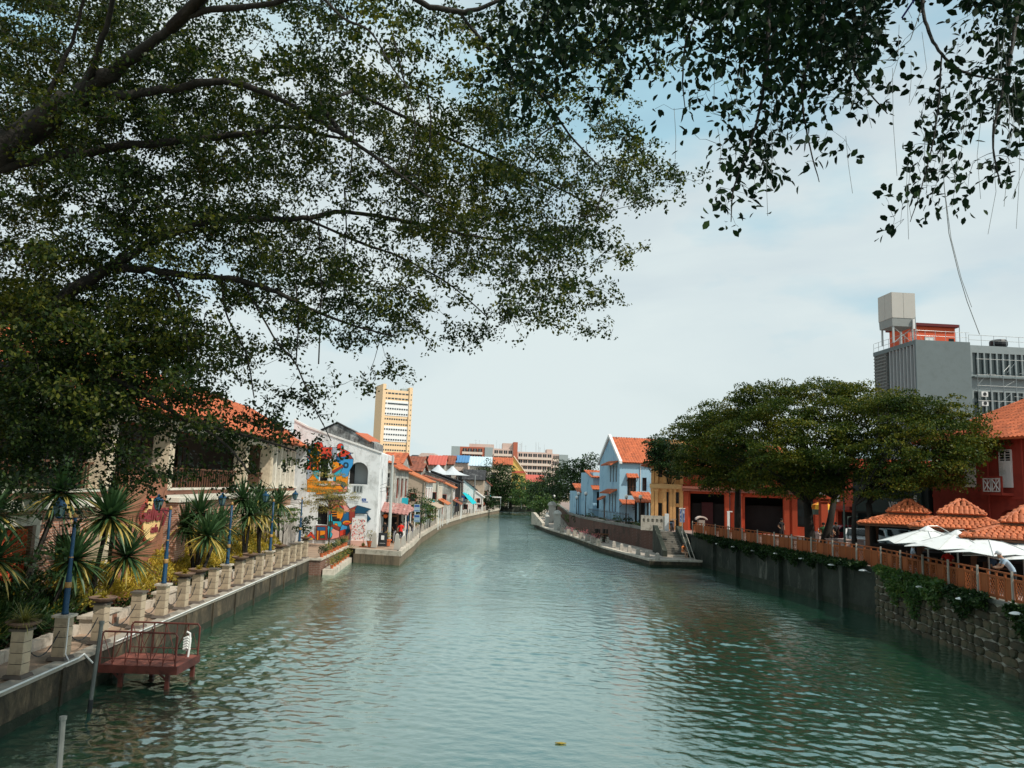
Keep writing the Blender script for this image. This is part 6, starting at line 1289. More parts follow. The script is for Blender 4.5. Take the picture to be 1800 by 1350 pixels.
# spreading rain trees on the right street
def T(px,pyb,Y_): q=W(px,pyb,Y_); return (q.x,Y_,2.2)
b=T(1425,960,49)
clump_tree('rain_tree','large spreading rain tree in the middle of the right street, with a dark forked trunk',b,
 [blob(1345,700,50,58,20),blob(1440,692,50,62,20),blob(1510,702,50,50,20),blob(1290,728,52,55,20),blob(1375,728,48,62,20),blob(1470,730,48,64,22),blob(1250,758,54,46,20),blob(1325,765,49,60,22),blob(1420,765,46,62,22),blob(1510,765,46,55,22),blob(1240,790,53,42,20),blob(1300,800,51,50,20),blob(1370,805,46,52,20),blob(1460,805,45,55,20),blob(1345,838,49,48,14),blob(1410,832,47,50,16),blob(1490,835,46,44,15),blob(1455,862,46,34,12),blob(1375,858,47,34,12)],
 L_rain,leaf=.14,per=105,clump_r=.62,density=2.0,trunks=[((0,0,0),(-.1,.2,3.0),.34),((.9,.5,0),(1.7,.3,3.4),.26)],seed=3,group=None)
b=T(1535,960,43)
clump_tree('rain_tree','rain tree nearest the red hall, its crown reaching over the pavilion roofs',b,
 [blob(1570,715,45,55,20),blob(1630,722,43,50,20),blob(1690,745,42,44,20),blob(1590,755,43,55,22),blob(1655,772,41,50,22),blob(1720,782,41,36,18),blob(1560,795,43,52,20),blob(1620,810,41,52,20),blob(1690,815,40,40,18),blob(1545,832,43,40,15),blob(1600,848,41,44,14),blob(1660,842,41,36,14),blob(1560,868,42,34,12)],
 L_rain,leaf=.13,per=105,clump_r=.55,density=2.0,trunks=[((0,0,0),(-.2,0,3.1),.22),((-.9,.2,0),(-1.0,0,3.0),.15)],seed=5)
b=T(1297,945,57)
clump_tree('rain_tree','rain tree with a slim trunk in front of the red shop row',b,
 [blob(1215,762,58,34,18),blob(1268,742,56,40,18),blob(1228,790,58,40,22),blob(1280,800,56,48,22),blob(1240,825,57,46,16),blob(1300,832,56,48,16),blob(1345,815,55,40,20),blob(1215,815,58,32,18),blob(1262,852,56,42,13),blob(1325,856,55,36,12)],
 L_rain,leaf=.14,per=100,clump_r=.6,density=2.0,trunk_r=.24,seed=6)
b=T(1176,930,70)
clump_tree('street_tree','small round dark green tree before the top of the ochre house',b,[blob(1172,800,68,32,32),blob(1190,815,67,26,24),blob(1160,790,69,20,22)],L_dark,leaf=.2,per=50,clump_r=.6,density=2.,trunk_r=.12,seed=7)
# trees at the bend
def bt(label,px,pyb,Y_,blobs,m=L_dark,leaf=.3,cr=1.1,name='broadleaf_tree',z=.9,tr_=.3,seed=1,dens=1.7,per=50):
    q=W(px,pyb,Y_); return clump_tree(name,label,(q.x,Y_,z),blobs,m,leaf=leaf,per=per,clump_r=cr,density=dens,trunk_r=tr_,seed=seed)
bt('tall dark rounded tree left of the blue house',1015,905,112,[blob(1015,835,112,30,28),blob(1028,818,112,20,16),blob(1000,855,112,34,26),blob(1035,850,110,18,24)],z=2.2,seed=11)
bt('broad dark tree at the bend, in front of the apartment block',975,900,125,[blob(985,850,125,28,28),blob(965,862,125,28,24),blob(945,868,128,18,20),blob(985,830,125,18,12)],z=2.2,seed=12)
bt('dark tree with a lamp post in front at the river bend',955,900,140,[blob(955,870,140,24,18),blob(935,878,140,18,14)],z=2.2,seed=13,m=L_mid)
bt('dark dense tree below the yellow gable',865,900,165,[blob(868,838,165,28,24),blob(885,850,165,22,22),blob(858,858,165,20,22),blob(870,872,165,26,18)],seed=14,leaf=.34,cr=1.3)
bt('tiered pale green tree rising from the far wall',897,900,168,[blob(893,826,168,14,4),blob(898,840,168,20,4),blob(902,853,168,24,5),blob(900,866,168,26,6),blob(905,879,168,30,6)],m=L_mid,seed=15,leaf=.34,cr=1.0,dens=1.0)
bt('yellow-green tree right of the yellow gable',930,900,160,[blob(925,862,160,24,14),blob(940,870,160,18,14),blob(918,876,160,18,12)],m=L_mid,seed=16,leaf=.34)
bt('small round tree by the last white house',856,900,145,[blob(856,880,145,14,12),blob(868,886,145,10,9)],m=L_dark,seed=17,tr_=.15,leaf=.26,cr=.8)
bt('bright green shrub tree at the tip of the right walkway',948,905,118,[blob(948,890,118,16,12),blob(960,885,118,14,10),blob(945,903,118,10,10)],m=L_mid,seed=18,tr_=.12,leaf=.22,cr=.7,z=.6)
bt('far green tree line behind the bend',905,890,190,[blob(890,880,190,40,12),blob(935,885,190,40,12),blob(965,880,190,30,14),blob(850,885,195,20,10)],m=L_dark,seed=19,leaf=.4,cr=1.4)
# tiered ornamental tree before the mural
q=W(578,950,53.5)
clump_tree('tiered_tree','slender tree with flat tan tiers of foliage in front of the mural',(q.x,53.5,.9),[blob(575,836,53.5,34,3),blob(580,851,53.5,42,3.5),blob(572,864,53.5,46,3.5),blob(585,874,53.5,46,3),blob(570,885,53.5,44,3),blob(575,897,53.5,40,3)],L_olive,leaf=.075,per=34,clump_r=.24,density=.5,trunk_r=.05,seed=21)
# shrubs along the buildings
def shrub(label,px,py,Y_,rx,rz_,m=L_mid,z=.9,leaf=.12,cr=.3,name='shrub',cat='shrub',seed=1,group=None,dens=1.1):
    q=W(px,py,Y_); c_=q; return clump_tree(name,label,(q.x,Y_,z),[((q.x,q.y,q.z),(rx*Y_/FPX,rx*Y_/FPX*.8,rz_*Y_/FPX))],m,leaf=leaf,per=36,clump_r=cr,density=dens,trunk_r=.04,seed=seed,cat=cat,group=group)
shrub('dark green shrub behind the farthest blue lamp',538,925,50,16,16,L_dark,seed=31); shrub('green shrub at the foot of the white garden wall',500,905,48,22,16,L_mid,seed=32)
shrub('tall leafy bush with white flowers behind the people on the quay',722,893,70,26,30,L_dark,seed=33,leaf=.16,cr=.5); shrub('green bush between two hanging blue signs',745,900,76,20,24,L_mid,seed=34,leaf=.16,cr=.45); shrub('bush climbing the wall of the shabby shophouse',675,890,62,10,22,L_dark,seed=35)
shrub('bush with reddish stems beside the white columns',757,900,82,10,14,L_olive,seed=36,leaf=.14)
for k,(px,py,w_) in enumerate(((1020,913,10),(1040,914,12),(1062,918,10),(1085,914,9),(1108,922,12),(1128,922,10),(1143,928,8),(1003,912,8))):
    shrub(f"green bush on the brown retaining wall, {['below the low blue house','under the dark tree edge','below the blue house corner','behind the iron fence','below the wall wheel','left of the pale balustrade','beside the ochre house foot','nearest the river bend'][k]}",px,py,[97,92,84,81,77,73,68,104][k],w_,w_*.8,L_mid if k%2 else L_dark,z=2.2,seed=40+k,leaf=.14,cr=.35)
for k,(px,py,Y_,w_,h_,lb) in enumerate(((402,925,38,24,30,'dark bush right of the big palm clump'),(45,1015,21,60,40,'dark bush in front of the red lattice screen'),(468,925,44,18,26,'dark bush by the farthest palms'))):
    shrub(lb,px,py,Y_,w_,h_,L_dark if k%2 else leafmat('deep_green_leaves',((.01,.03,.01),(.025,.06,.015),(.07,.11,.025))),seed=60+k,leaf=.13,cr=.38,dens=.9)
# creepers on the stone wall
def wallplant(label,Y0,Y1,ztop,zbot,n,m,seed,mat_=L_mid,x=None):
    r=np.random.default_rng(seed); yy=r.uniform(Y0,Y1,n); u=r.uniform(0,1,n)**1.3; xx=np.interp(-yy,[-61.8,-48,-37.5,-25.3,-12],[14.6,16.4,17.7,16.6,15.8]); 
    env=np.sin(np.clip((yy-Y0)/(Y1-Y0),0,1)*pi)**.5*(.7+.3*np.sin(yy*3.1)); zz=ztop-(ztop-zbot)*u*env
    o=leaves('creeper',np.stack([xx-.12-r.uniform(0,.42,n)*np.sin(u*pi),yy,zz],1),.15,mat_,axis=r.normal(size=(n,3))+np.array([-.5,0,-.3]),upbias=.5,wid=.5,rng=r); tag(o,label,'creeper',kind=None); return o
wallplant('leafy green creeper spilling over the start of the stone wall',30.2,36.6,2.45,.55,3600,None,1); wallplant('small creeper hanging further along the stone wall',27,29.8,2.35,1.2,1200,None,2,L_dark)
wallplant('dark creeper fringe hanging from the top of the concrete wall',38,60,2.4,1.5,9000,None,3,L_dark); wallplant('thin creeper under the nearest saucer lamp',23.4,25.6,2.3,1.0,900,None,4,L_dark)

# ================================================================ SWORD-LEAVED PALMS
def blade_mesh(L,w_,droop,mats,name='leaf'):
    m=MB(); prev=[]
    for u,ww in ((0,.45),(.25,1),(.6,.8),(.85,.45),(1,.03)):
        y=L*u*(1-.12*droop*u); z=-droop*L*.45*u*u; prev.append(((-w_*ww/2,y,z+.012*ww),(0,y,z),(w_*ww/2,y,z+.012*ww)))
    for a,b in zip(prev,prev[1:]): m.quad(a[0],a[1],b[1],b[0]); m.quad(a[1],a[2],b[2],b[1])
    return m.mesh(name,mats)
L_dry=leafmat('dry_blades',((.20,.17,.04),(.36,.28,.07),(.50,.38,.14)),trans=.1)
BL=[blade_mesh(1,.085,d,L_yucca) for d in (.05,.25,.6)]; BD=[blade_mesh(1,.07,d,L_dry) for d in (.5,.9)]
def palm(label, base, heads, stem_r=.07, n=95):
    t=thing('sword_palm',label,'palm',base,0); B=Vector(base); m=MB()
    for (h,R_,dry) in heads:
        h=Vector(h); m.tube([(0,0,-.1),tuple((h-B)*.45+Vector((random.uniform(-.08,.08),0,.05))),tuple(h-B)],[stem_r*1.2,stem_r,stem_r*.85],7)
        for k in range(n):
            z=1-1.55*(k+.5)/n; a=k*2.39996; s=math.sqrt(max(0,1-z*z)); d=Vector((s*cos(a),s*sin(a),z+random.uniform(-.1,.1))).normalized()
            low=z<-.05; me=random.choice(BD) if (low and random.random()<dry) else BL[0 if z>.4 else (1 if z>-.1 else 2)]
            y_=d; x_=y_.cross(Vector((0,0,1))).normalized() if abs(y_.z)<.98 else Vector((1,0,0)); z_=x_.cross(y_)
            o=part('leaf',me,t); o.matrix_local=Matrix.Translation(h-B+d*.05)@Matrix((x_,y_,z_)).transposed().to_4x4()@Matrix.Diagonal((R_*random.uniform(.8,1.2)*1.0,R_*random.uniform(.75,1.1),R_,1))
    m.build('stem',M_bark,t,smooth=True); return t
def H(px,py,Y_,rpx,dry=.5): return (tuple(W(px,py,Y_)),rpx*Y_/FPX,dry)
def gb(px,Y_): q=W(px,1000,Y_); return (q.x,Y_,.95)
palm('tall leaning sword palm whose dark rosette stands behind the nearest blue lamp',gb(12,21.5),[H(108,866,22,76,.3)],n=150)
palm('sword palm with golden lower blades in front of the round cafe sign',gb(165,24.5),[H(192,908,24,78,.6)],n=160)
palm('dark low sword palm behind the nearest lamp post',gb(75,22),[H(128,985,22.5,72,.2)],n=150); palm('low sword palm leaning right over the golden hedge',gb(175,25),[H(222,978,25,62,.2)],n=140)
palm('sword palm cut off by the left edge of the view',gb(-20,20),[H(-15,905,20,85,.3),H(-10,985,19.5,75,.4)],n=120)
palm('big clump of sword palms beyond the second blue lamp',gb(345,32),[H(352,902,32,46,.3),H(328,925,32,48,.3),H(365,942,31,56,.5),H(388,925,33,46,.3)],n=120)
palm('pair of sword palms behind the third blue lamp',gb(430,38),[H(426,878,38,42,.2),H(440,905,38,46,.5)],n=110)
palm('sword palms with long arching blades before the fourth lamp',gb(455,41),[H(455,878,41,36,.3),H(462,902,41,46,.7)],n=110); palm('sword palm standing before the white garden wall',gb(488,46),[H(490,885,46,38,.3)],n=110)
r=np.random.default_rng(9)

# ================================================================ POTS, BOLLARDS, LOW QUAY
M_pot=mat('clay_pot',(.48,.13,.05),var=.2,rnd=.15); pot=MB().lathe([(.11,0),(.15,.22),(.175,.23),(.175,.28),(.15,.28),(.13,.24)],n=12).mesh('pot',M_pot)
def potted(label,x,y,z,s,m,seed,group,spread=.28,h=.3):
    t=thing('potted_plant',label,'potted plant',(x,y,z),0,group); part('pot',pot,t,scale=s); r=np.random.default_rng(seed); n=150
    C=unit(r.normal(size=(n,3)))*r.uniform(.3,1,(n,1))*np.array([spread,spread,h])+np.array([0,0,.28*s+h*.7]); leaves('foliage',C,.09,m,t,upbias=.5,rng=r,wid=.45); 
    mb=MB()
    for k in range(4): mb.tube([(0,0,.2*s),(r.normal()*.08,r.normal()*.08,.3*s+h*.8)],.008,4)
    mb.build('stem',M_bark,t); return t
P0=Vector((pl[0].x-.1,46.3,0)); P1=Vector((pl[1].x-.05,pl[1].y-.3,0))
for k in range(9):
    u=k/8; p=P0.lerp(P1,u); potted('orange clay pot with a small green shrub, '+['at the near corner of the planter block','second along the planter rim','third along the planter rim','fourth along the planter rim','in the middle of the planter rim','sixth along the planter rim','seventh along the planter rim','next to last on the planter rim','last on the planter rim before the quay'][k],p.x,p.y,.97,.85,[L_dark,L_mid,L_olive][k%3],k,'clay pots on the planter block')
Q0=Vector((pl[0].x+.45,46.7,0)); Q1=Vector((G(629,973,.3).x-.3,G(629,973,.3).y-.6,0))
for k in range(9):
    u=k/8; p=Q0.lerp(Q1,u); potted('dark pot with an untidy yellow-green bush on the low step, '+['nearest the promenade','second from the promenade','third from the promenade','fourth along','fifth along','sixth along','seventh along','next to last','farthest along'][k],p.x,p.y,.3,.7,[L_olive,L_mid][k%2],k+20,'bushes on the low step',.36,.34)
q=G(637,968,.6); t=potted('single orange pot with a thin bare sapling at the quay edge',q.x+.1,q.y-.4,.5,1.6,L_olive,50,None,.1,.15); MB().tube([(0,0,.3),(.05,0,1.2),(-.15,0,1.9)],.012,4).tube([(.05,0,1.0),(.3,0,1.5)],.01,4).build('twig',M_bark,t)
q=W(651,948,55); potted('orange pot with a pale feathery plant beside the poster board',q.x,55,.94,1.5,L_olive,51,None,.3,.55)
q=W(683,952,57); potted('big dark pot with golden foliage between the quay bollards',q.x,56.5,.94,1.7,L_yellow,52,None,.35,.4)
m_b=MB().taper((0,0,0),(.30,.26),(.19,.17),.78).taper((0,0,.78),(.19,.17),(.06,.06),.10).mesh('bollard',mat('white_bollard',(.38,.36,.32),var=.1,stain=((.35,.36,.34),.35,4)))
def meshthing(name,me,label,cat,loc,rz=0,group=None,sc=1): o=bpy.data.objects.new(name,me); link(o); o.location=loc; o.rotation_euler=(0,0,rz); o.scale=(sc,)*3; return tag(o,label,cat,group)
for k,(px,py) in enumerate(((657,962),(697,966))): q=G(px,py,.94); meshthing('bollard',m_b,['white tapered bollard left of the quay corner by the red pot','white tapered bollard at the quay corner'][k],'bollard',(q.x,q.y,.94),0,'white bollards at the quay corner',1.25)
cpts=[Vector((x,y,0)) for x,y in LC[1:]]; tot=0; ps=[]
for a,b in zip(cpts,cpts[1:]):
    L=(b-a).length; s=(2.5-tot%2.5) if ps else 1.2
    while s<L: ps.append((a.lerp(b,s/L),atan2((b-a).y,(b-a).x))); s+=2.5
    tot+=L
for k,(p,r_) in enumerate(ps):
    lab='white bollard in the long row edging the curved left quay'; nx_=Vector((-sin(r_),cos(r_),0)); pp=p+nx_*.2
    ow=['first','second','third','fourth','fifth','sixth','seventh','eighth','ninth','tenth','eleventh','twelfth','thirteenth','fourteenth','fifteenth','sixteenth','seventeenth','eighteenth','nineteenth','twentieth']
    lab='small distant white bollard in the farther half of the curved left quay row'
    if k<20: lab='white bollard on the curved left quay, '+ow[k]+' past the quay corner'
    meshthing('bollard',m_b,lab,'bollard',(pp.x,pp.y,.94),r_,'white bollards edging the curved left quay',.85)
# low chain rail line between bollards
# right quay bollards
m_g=MB().taper((0,0,0),(.5,.5),(.34,.34),.62).taper((0,0,.62),(.34,.34),(.2,.2),.1).mesh('stone_bollard',mat('grey_bollard',(.40,.36,.31),var=.15,stain=((.12,.11,.09),.5,4)))
for k,(px,py) in enumerate(((1064,953),(1075,961),(1088,966),(1102,970),(1117,975),(1133,979),(1151,984))):
    q=G(px,py+1,.56); meshthing('stone_bollard',m_g,'squat grey stone bollard on the right lower walkway, '+['farthest, just past the timber piles','second past the timber piles','third past the timber piles','middle one of the seven','fifth past the timber piles','next to last before the corner','at the walkway corner'][k],'bollard',(q.x+.25,q.y+.3,.56),0,'grey stone bollards on the lower walkway',.72)
pk=leafmat('pink_flowers',((.35,.08,.10),(.50,.16,.18),(.28,.14,.10)),trans=.2)
for k,(px,py) in enumerate(((983,936),(994,940),(1005,943),(1016,947),(1027,951),(1037,955),(1046,959))):
    q=G(px,py,.56); t=thing('planter_bollard','pale stone planter with dull pink shrubs, '+['farthest from the camera','second farthest','third farthest','middle of the row','third from the piles','second from the piles','nearest the timber piles'][k],'planter',(q.x+.35,q.y+.5,.54),0,'pink planters on the lower walkway')
    MB().taper((0,0,0),(.5,.5),(.36,.36),.6).build('stone_body',M_conc,t); r=np.random.default_rng(k); C=r.normal(size=(130,3))*np.array([.36,.36,.16])+np.array([.3,.2,.62]); leaves('foliage',C,.12,pk if k%2 else L_dark,t,rng=r)
# timber piles
q=G(1058,962,.0); t=thing('mooring_piles','cluster of black timber piles bolted together at the right walkway edge','mooring piles',(q.x-.15,q.y-.5,0),0)
for k,(dx,dy) in enumerate(((-.55,0),(-.2,-.1),(.2,-.1),(.55,0),(-.35,.35),(.35,.35))): MB().tube([(dx,dy,-1.2),(dx,dy,1.75)],.1,7).build('pile',mat('black_timber',(.03,.027,.024),var=.4),t)
MB().bb(-.7,.7,-.22,-.12,1.2,1.35).bb(-.7,.7,-.22,-.12,.4,.55).build('cross_beam',M_wood,t)
q=G(1110,955,.5); t=thing('stone_bench','round-ended pale stone bench against the brown brick wall','bench',(q.x+.2,q.y+.2,.52),rad(-20)); MB().bb(-1.1,1.1,-.35,.35,.32,.46).build('seat',M_curb,t); MB().bb(-.9,.9,-.25,.25,0,.32).build('base',M_mossy,t)
M_grw=mat('greyed_white',(.45,.44,.40),stain=((.15,.15,.13),.5,1.5))
for k,(px,py,Y_,sc,lb) in enumerate(((979,932,98,1.25,'white domed gate pier beside the steps at the river bend, nearer one'),(970,918,108,1.6,'white pavilion-like gate pier at the river bend'),(961,925,104,.8,'small white pier on the low wall at the river bend'))):
    q=G(px,py,.56); t=thing('gate_pier',lb,'pier',(q.x,q.y,.54),0); MB().bb(-.3*sc,.3*sc,-.3*sc,.3*sc,0,1.5*sc).build('shaft',M_grw,t); MB().lathe([(.42*sc,1.5*sc),(.42*sc,1.6*sc),(.3*sc,1.78*sc),(.08*sc,1.9*sc)],n=12).build('dome',M_grw,t)
t=thing('sloping_wall','pale sloping stair wall at the river bend','wall',(G(953,925,.5).x,G(953,925,.5).y,.5),rad(15)); MB().prism([(0,0),(5,0),(5,1.6),(4.2,1.6),(0,.4)],0,.4,'x').build('wall_face',M_curb,t)
# stairs to the low quay
t=thing('stone_stairs','dark stone stairs climbing from the low quay to the street','stairs',(0,0,0))
for k in range(11): z=.5+(k+1)*.155; MB().bb(12.55,14.1,61.4+k*.34,65.3,z-.155,z).build('step',mat('step_stone',(.17,.155,.13),var=.2,stain=((.05,.05,.04),.5,1.5),rnd=.1),t)
m=MB()
for x0_,x1_ in ((12.2,12.55),(14.1,14.6)):
    m.prism([(61.0,.5),(65.3,.5),(65.3,2.7),(64.9,2.7),(61.0,.95)],x0_,x1_,'x')
m.build('stair_wall',M_mossy,t)
MB().bb(12.5,14.3,61.05,61.4,.5,.62).build('landing',M_curb,t)
t=thing('balustrade','pale concrete balustrade with small arches in front of the ochre house','balustrade',(W(1127,932,66.4).x,66.6,2.2),rad(-12)); m=MB(); holes_wall(m,0,2.0,0,1.25,[(.15+k*.37,.35+k*.37,.7,1.0,'arch') for k in range(5)],0,.18); m.quad((0,.18,0),(2,.18,0),(2,.18,1.25),(0,.18,1.25)).quad((0,0,1.25),(2,0,1.25),(2,.18,1.25),(0,.18,1.25)).quad((0,0,0),(0,.18,0),(0,.18,1.25),(0,0,1.25)); m.build('panel',M_curb,t); MB().bb(2.0,2.35,-.05,.3,-.6,1.45).build('end_pier',M_white,t)
# wooden props leaning on the wall by the stairs
for k in range(2): q=W(1218+k*7,985,58.5); o=MB().tube([(q.x,q.y,.2),(q.x-.5,q.y+1.6,2.5)],.04,5).build('timber_prop',M_post); tag(o,['grey timber prop leaning at the end of the lower walkway, left one','grey timber prop leaning at the end of the lower walkway, right one'][k],'prop','timber props by the stairs')
# iron fence and globe lamps
t=thing('iron_fence','thin black iron fence on the wall before the blue house','fence',(0,0,0)); m=MB(); A=(11.6,74.5);B_=(9.3,89)
n=30
for k in range(n): u=k/(n-1); MB_=None; m.tube([(A[0]+(B_[0]-A[0])*u,A[1]+(B_[1]-A[1])*u,2.3),(A[0]+(B_[0]-A[0])*u,A[1]+(B_[1]-A[1])*u,3.35)],.022,4)
m.build('balusters',M_iron,t)['kind']='stuff'; m=MB()
for z in (2.5,3.2): m.tube([(A[0],A[1],z),(B_[0],B_[1],z)],.025,4)
m.build('rail',M_iron,t)
def globe_lamp(label,px,pyt,pyb,Y_):
    q=W(px,pyt,Y_); t=thing('globe_lamp',label,'street lamp',(q.x,Y_,2.2),0,'white globe lamps on the right bank'); h=q.z-2.2
    MB().lathe([(.09,0),(.09,.2),(.05,.3),(.04,h-.35),(.08,h-.3),(.03,h-.2)],n=8).build('post',M_iron,t); MB().lathe([(.1,h-.22),(.17,h-.12),(.2,h),(.16,h+.12),(.03,h+.18)],n=10).build('globe',M_white,t,smooth=True)
    MB().lathe([(.14,h-.24),(.2,h-.22),(.13,h-.18)],n=8).build('collar',M_iron,t)
for k,(px,py,Y_) in enumerate(((1154,873,70),(1126,873,76),(1101,872,80),(1030,867,90),(1017,867,96),(1014,874,99),(974,872,118),(962,903,112))): globe_lamp('black post with a white globe lamp, '+['in front of the ochre house','in front of the small porch','in front of the blue house wheel','beside the low blue house','left of the low blue house','in a pair under the dark trees','at the river bend among the bushes','small one by the white piers'][k],px,py,925,Y_)
# utility pole on the left quay
a=W(684,946,58); b=W(691,800,58); o=thing('utility_pole','tall pale grey utility pole leaning slightly on the left quay','pole',(a.x,58,.9)); MB().tube([(0,0,0),(b.x-a.x,0,b.z-.9)],[.13,.08],9).build('shaft',mat('pole_grey',(.42,.44,.42),var=.12),o); MB().bb(b.x-a.x-.3,b.x-a.x+.3,-.05,.05,b.z-1.6,b.z-1.5).build('cross_arm',M_iron,o)
for k in range(3):
    z=5.2+k*.15; p0=W(560,862+k*4,57); mm_=MB(); e=Vector((b.x-.15,57.9,4.9+k*.3)); s_=Vector((p0.x,56.5,p0.z)); pts_=[s_.lerp(e,u/8)+Vector((0,0,-.25*(1-(2*u/8-1)**2))) for u in range(9)]
    tag(MB().tube(pts_,.012,4).build('cable',M_iron),['upper','middle','lower'][k]+' black cable strung from the mural house to the grey pole','cable','cables across the mural house')
t=thing('dark_shelter','dark timber shelter with hanging plants beside the mural house','shelter',(W(660,950,59).x,59.2,.9)); MB().bb(0,.12,0,.12,0,2.6).bb(1.5,1.62,0,.12,0,2.6).bb(.12,1.5,.02,.1,2.0,2.12).build('post',M_wood,t); MB().bb(0,1.7,.9,1.0,0,2.5).build('back_panel',M_dark,t); tiled_roof(t,(-.1,-.6,2.45),(2.4,-.6,2.2),(2.4,1,2.9),(-.1,1,3.1),M_metalpink,step=.3,thick=.05)
t=thing('paper_lantern','round orange lantern hanging in the dark shelter','lantern',(W(678,907,59).x,58.9,W(678,907,59).z)); MB().lathe([(.05,-.16),(.15,-.08),(.18,0),(.15,.08),(.05,.16)],n=10).build('shade',mat('lantern_orange',(.55,.10,.02)),t); MB().tube([(0,0,.16),(0,0,.5)],.01,4).build('cord',M_iron,t)
t=thing('menu_board','black chalkboard sign with a white drawing at the quay corner','sign',(W(672,958,55.5).x,55.5,.94),0); MB().box((0,0,.5),(.62,.05,.95),M=Matrix.Rotation(rad(-8),3,'X')).build('board',M_iron,t); MB().bb(-.1,.12,-.09,-.07,.5,.8).bb(-.2,.2,-.06,-.03,.22,.27).bb(-.2,.2,-.05,-.02,.12,.16).build('chalk_mark',M_white,t)
for k,(py) in enumerate((893,911)): q=W(733,py,66); s=thing('hanging_sign','blue and white square signboard in the bushes, '+['upper one','lower one'][k],'sign',(q.x,66,q.z),0,'blue signboards on the left quay'); MB().bb(-.25,.25,-.02,.02,-.32,.32).build('board',mat('pale_blue_board',(.30,.42,.50)),s); MB().bb(-.2,.2,-.03,-.02,.1,.25).bb(-.2,.2,-.03,-.02,-.25,-.2).build('print_block',bl,s)
MBp=MB().tube([(W(733,915,66).x+.3,66,.9),(W(733,915,66).x+.3,66,4.4)],.03,5).build('sign_pole',M_iron); tag(MBp,'thin black pole holding the two blue signboards','pole')
for k,(px,Y_) in enumerate(((716,62),(764,90))):
    q=W(px,930,Y_); tag(MB().tube([(q.x,Y_,.9),(q.x,Y_,3.2)],.06,6).build('blue_post',M_blue),['dark blue post on the quay behind the red shirt','dark blue post farther along the quay'][k],'post')
# stalls and things at the bend
for k,(px,py,Y_,m_) in enumerate(((905,893,167,M_white),(925,890,175,M_palemetal),(868,885,160,M_white))):
    q=W(px,py,Y_); t=thing('stall','white roofed stall at the far bend, '+['left of the tiered tree','behind the yellow-green tree','nearest the last white house'][k],'stall',(q.x,Y_,.9)); MB().bb(-1.5,1.5,-1,1,2.2,2.4).build('roof',m_,t)
    for sx_ in (-1.4,1.4): MB().bb(sx_-.06,sx_+.06,-.9,-.78,0,2.2).build('post',M_galv,t)
# orange striped parasol and signs behind the trees
q=W(1445,905,53); t=thing('parasol','orange and yellow half round parasol with a lettered white valance','parasol',(q.x,53,2.2),0); h=W(1445,880,53).z-2.2; mO=mat('parasol_orange',(.80,.22,.02)); mY=mat('parasol_yellow',(.80,.45,.05))
m=MB(); n=12; R_=.75
for k in range(n):
    a0_,a1_=2*pi*k/n,2*pi*(k+1)/n
    for (r0,z0),(r1,z1) in zip(((R_,h-.6),(R_*.85,h-.3)),((R_*.85,h-.3),(.02,h))): m.quad((r0*cos(a0_),r0*sin(a0_),z0),(r0*cos(a1_),r0*sin(a1_),z0),(r1*cos(a1_),r1*sin(a1_),z1),(r1*cos(a0_),r1*sin(a0_),z1),m=k%2)
m.build('canopy',[mO,mY],t); m=MB()
for k in range(n): a0_,a1_=2*pi*k/n,2*pi*(k+1)/n; m.quad((R_*cos(a0_),R_*sin(a0_),h-.95),(R_*cos(a1_),R_*sin(a1_),h-.95),(R_*cos(a1_),R_*sin(a1_),h-.6),(R_*cos(a0_),R_*sin(a0_),h-.6))
m.build('valance',mat('grey_green_cloth',(.15,.22,.19)),t); text('AND',.2,M_white,t,(-.2,-.76,h-.8),ext=.004); MB().tube([(0,0,0),(0,0,h)],.03,6).build('pole',M_galv,t)
t=thing('round_board','white and orange striped round board beside the red pillar','board',(W(1452,936,52).x,52,W(1452,936,52).z),0); disc(MB(),0,0,.55,0,.05).build('board',M_white,t); MB().bb(-.55,.55,-.02,0,.02,.16).bb(-.5,.5,-.02,0,-.28,-.14).build('stripe',mO,t); MB().bb(-.03,.03,.05,.1,-1.6,0).build('leg',M_galv,t)
# red pillar in front
q=W(1448,945,51); t=thing('red_pillar','free standing red pillar with a moulded head under the big tree','pillar',(q.x,51,2.2)); MB().bb(-.22,.22,-.22,.22,0,3.2).build('shaft',M_red,t); MB().bb(-.35,.35,-.35,.35,3.2,3.45).bb(-.28,.28,-.28,.28,3.0,3.2).build('capital',M_red,t)
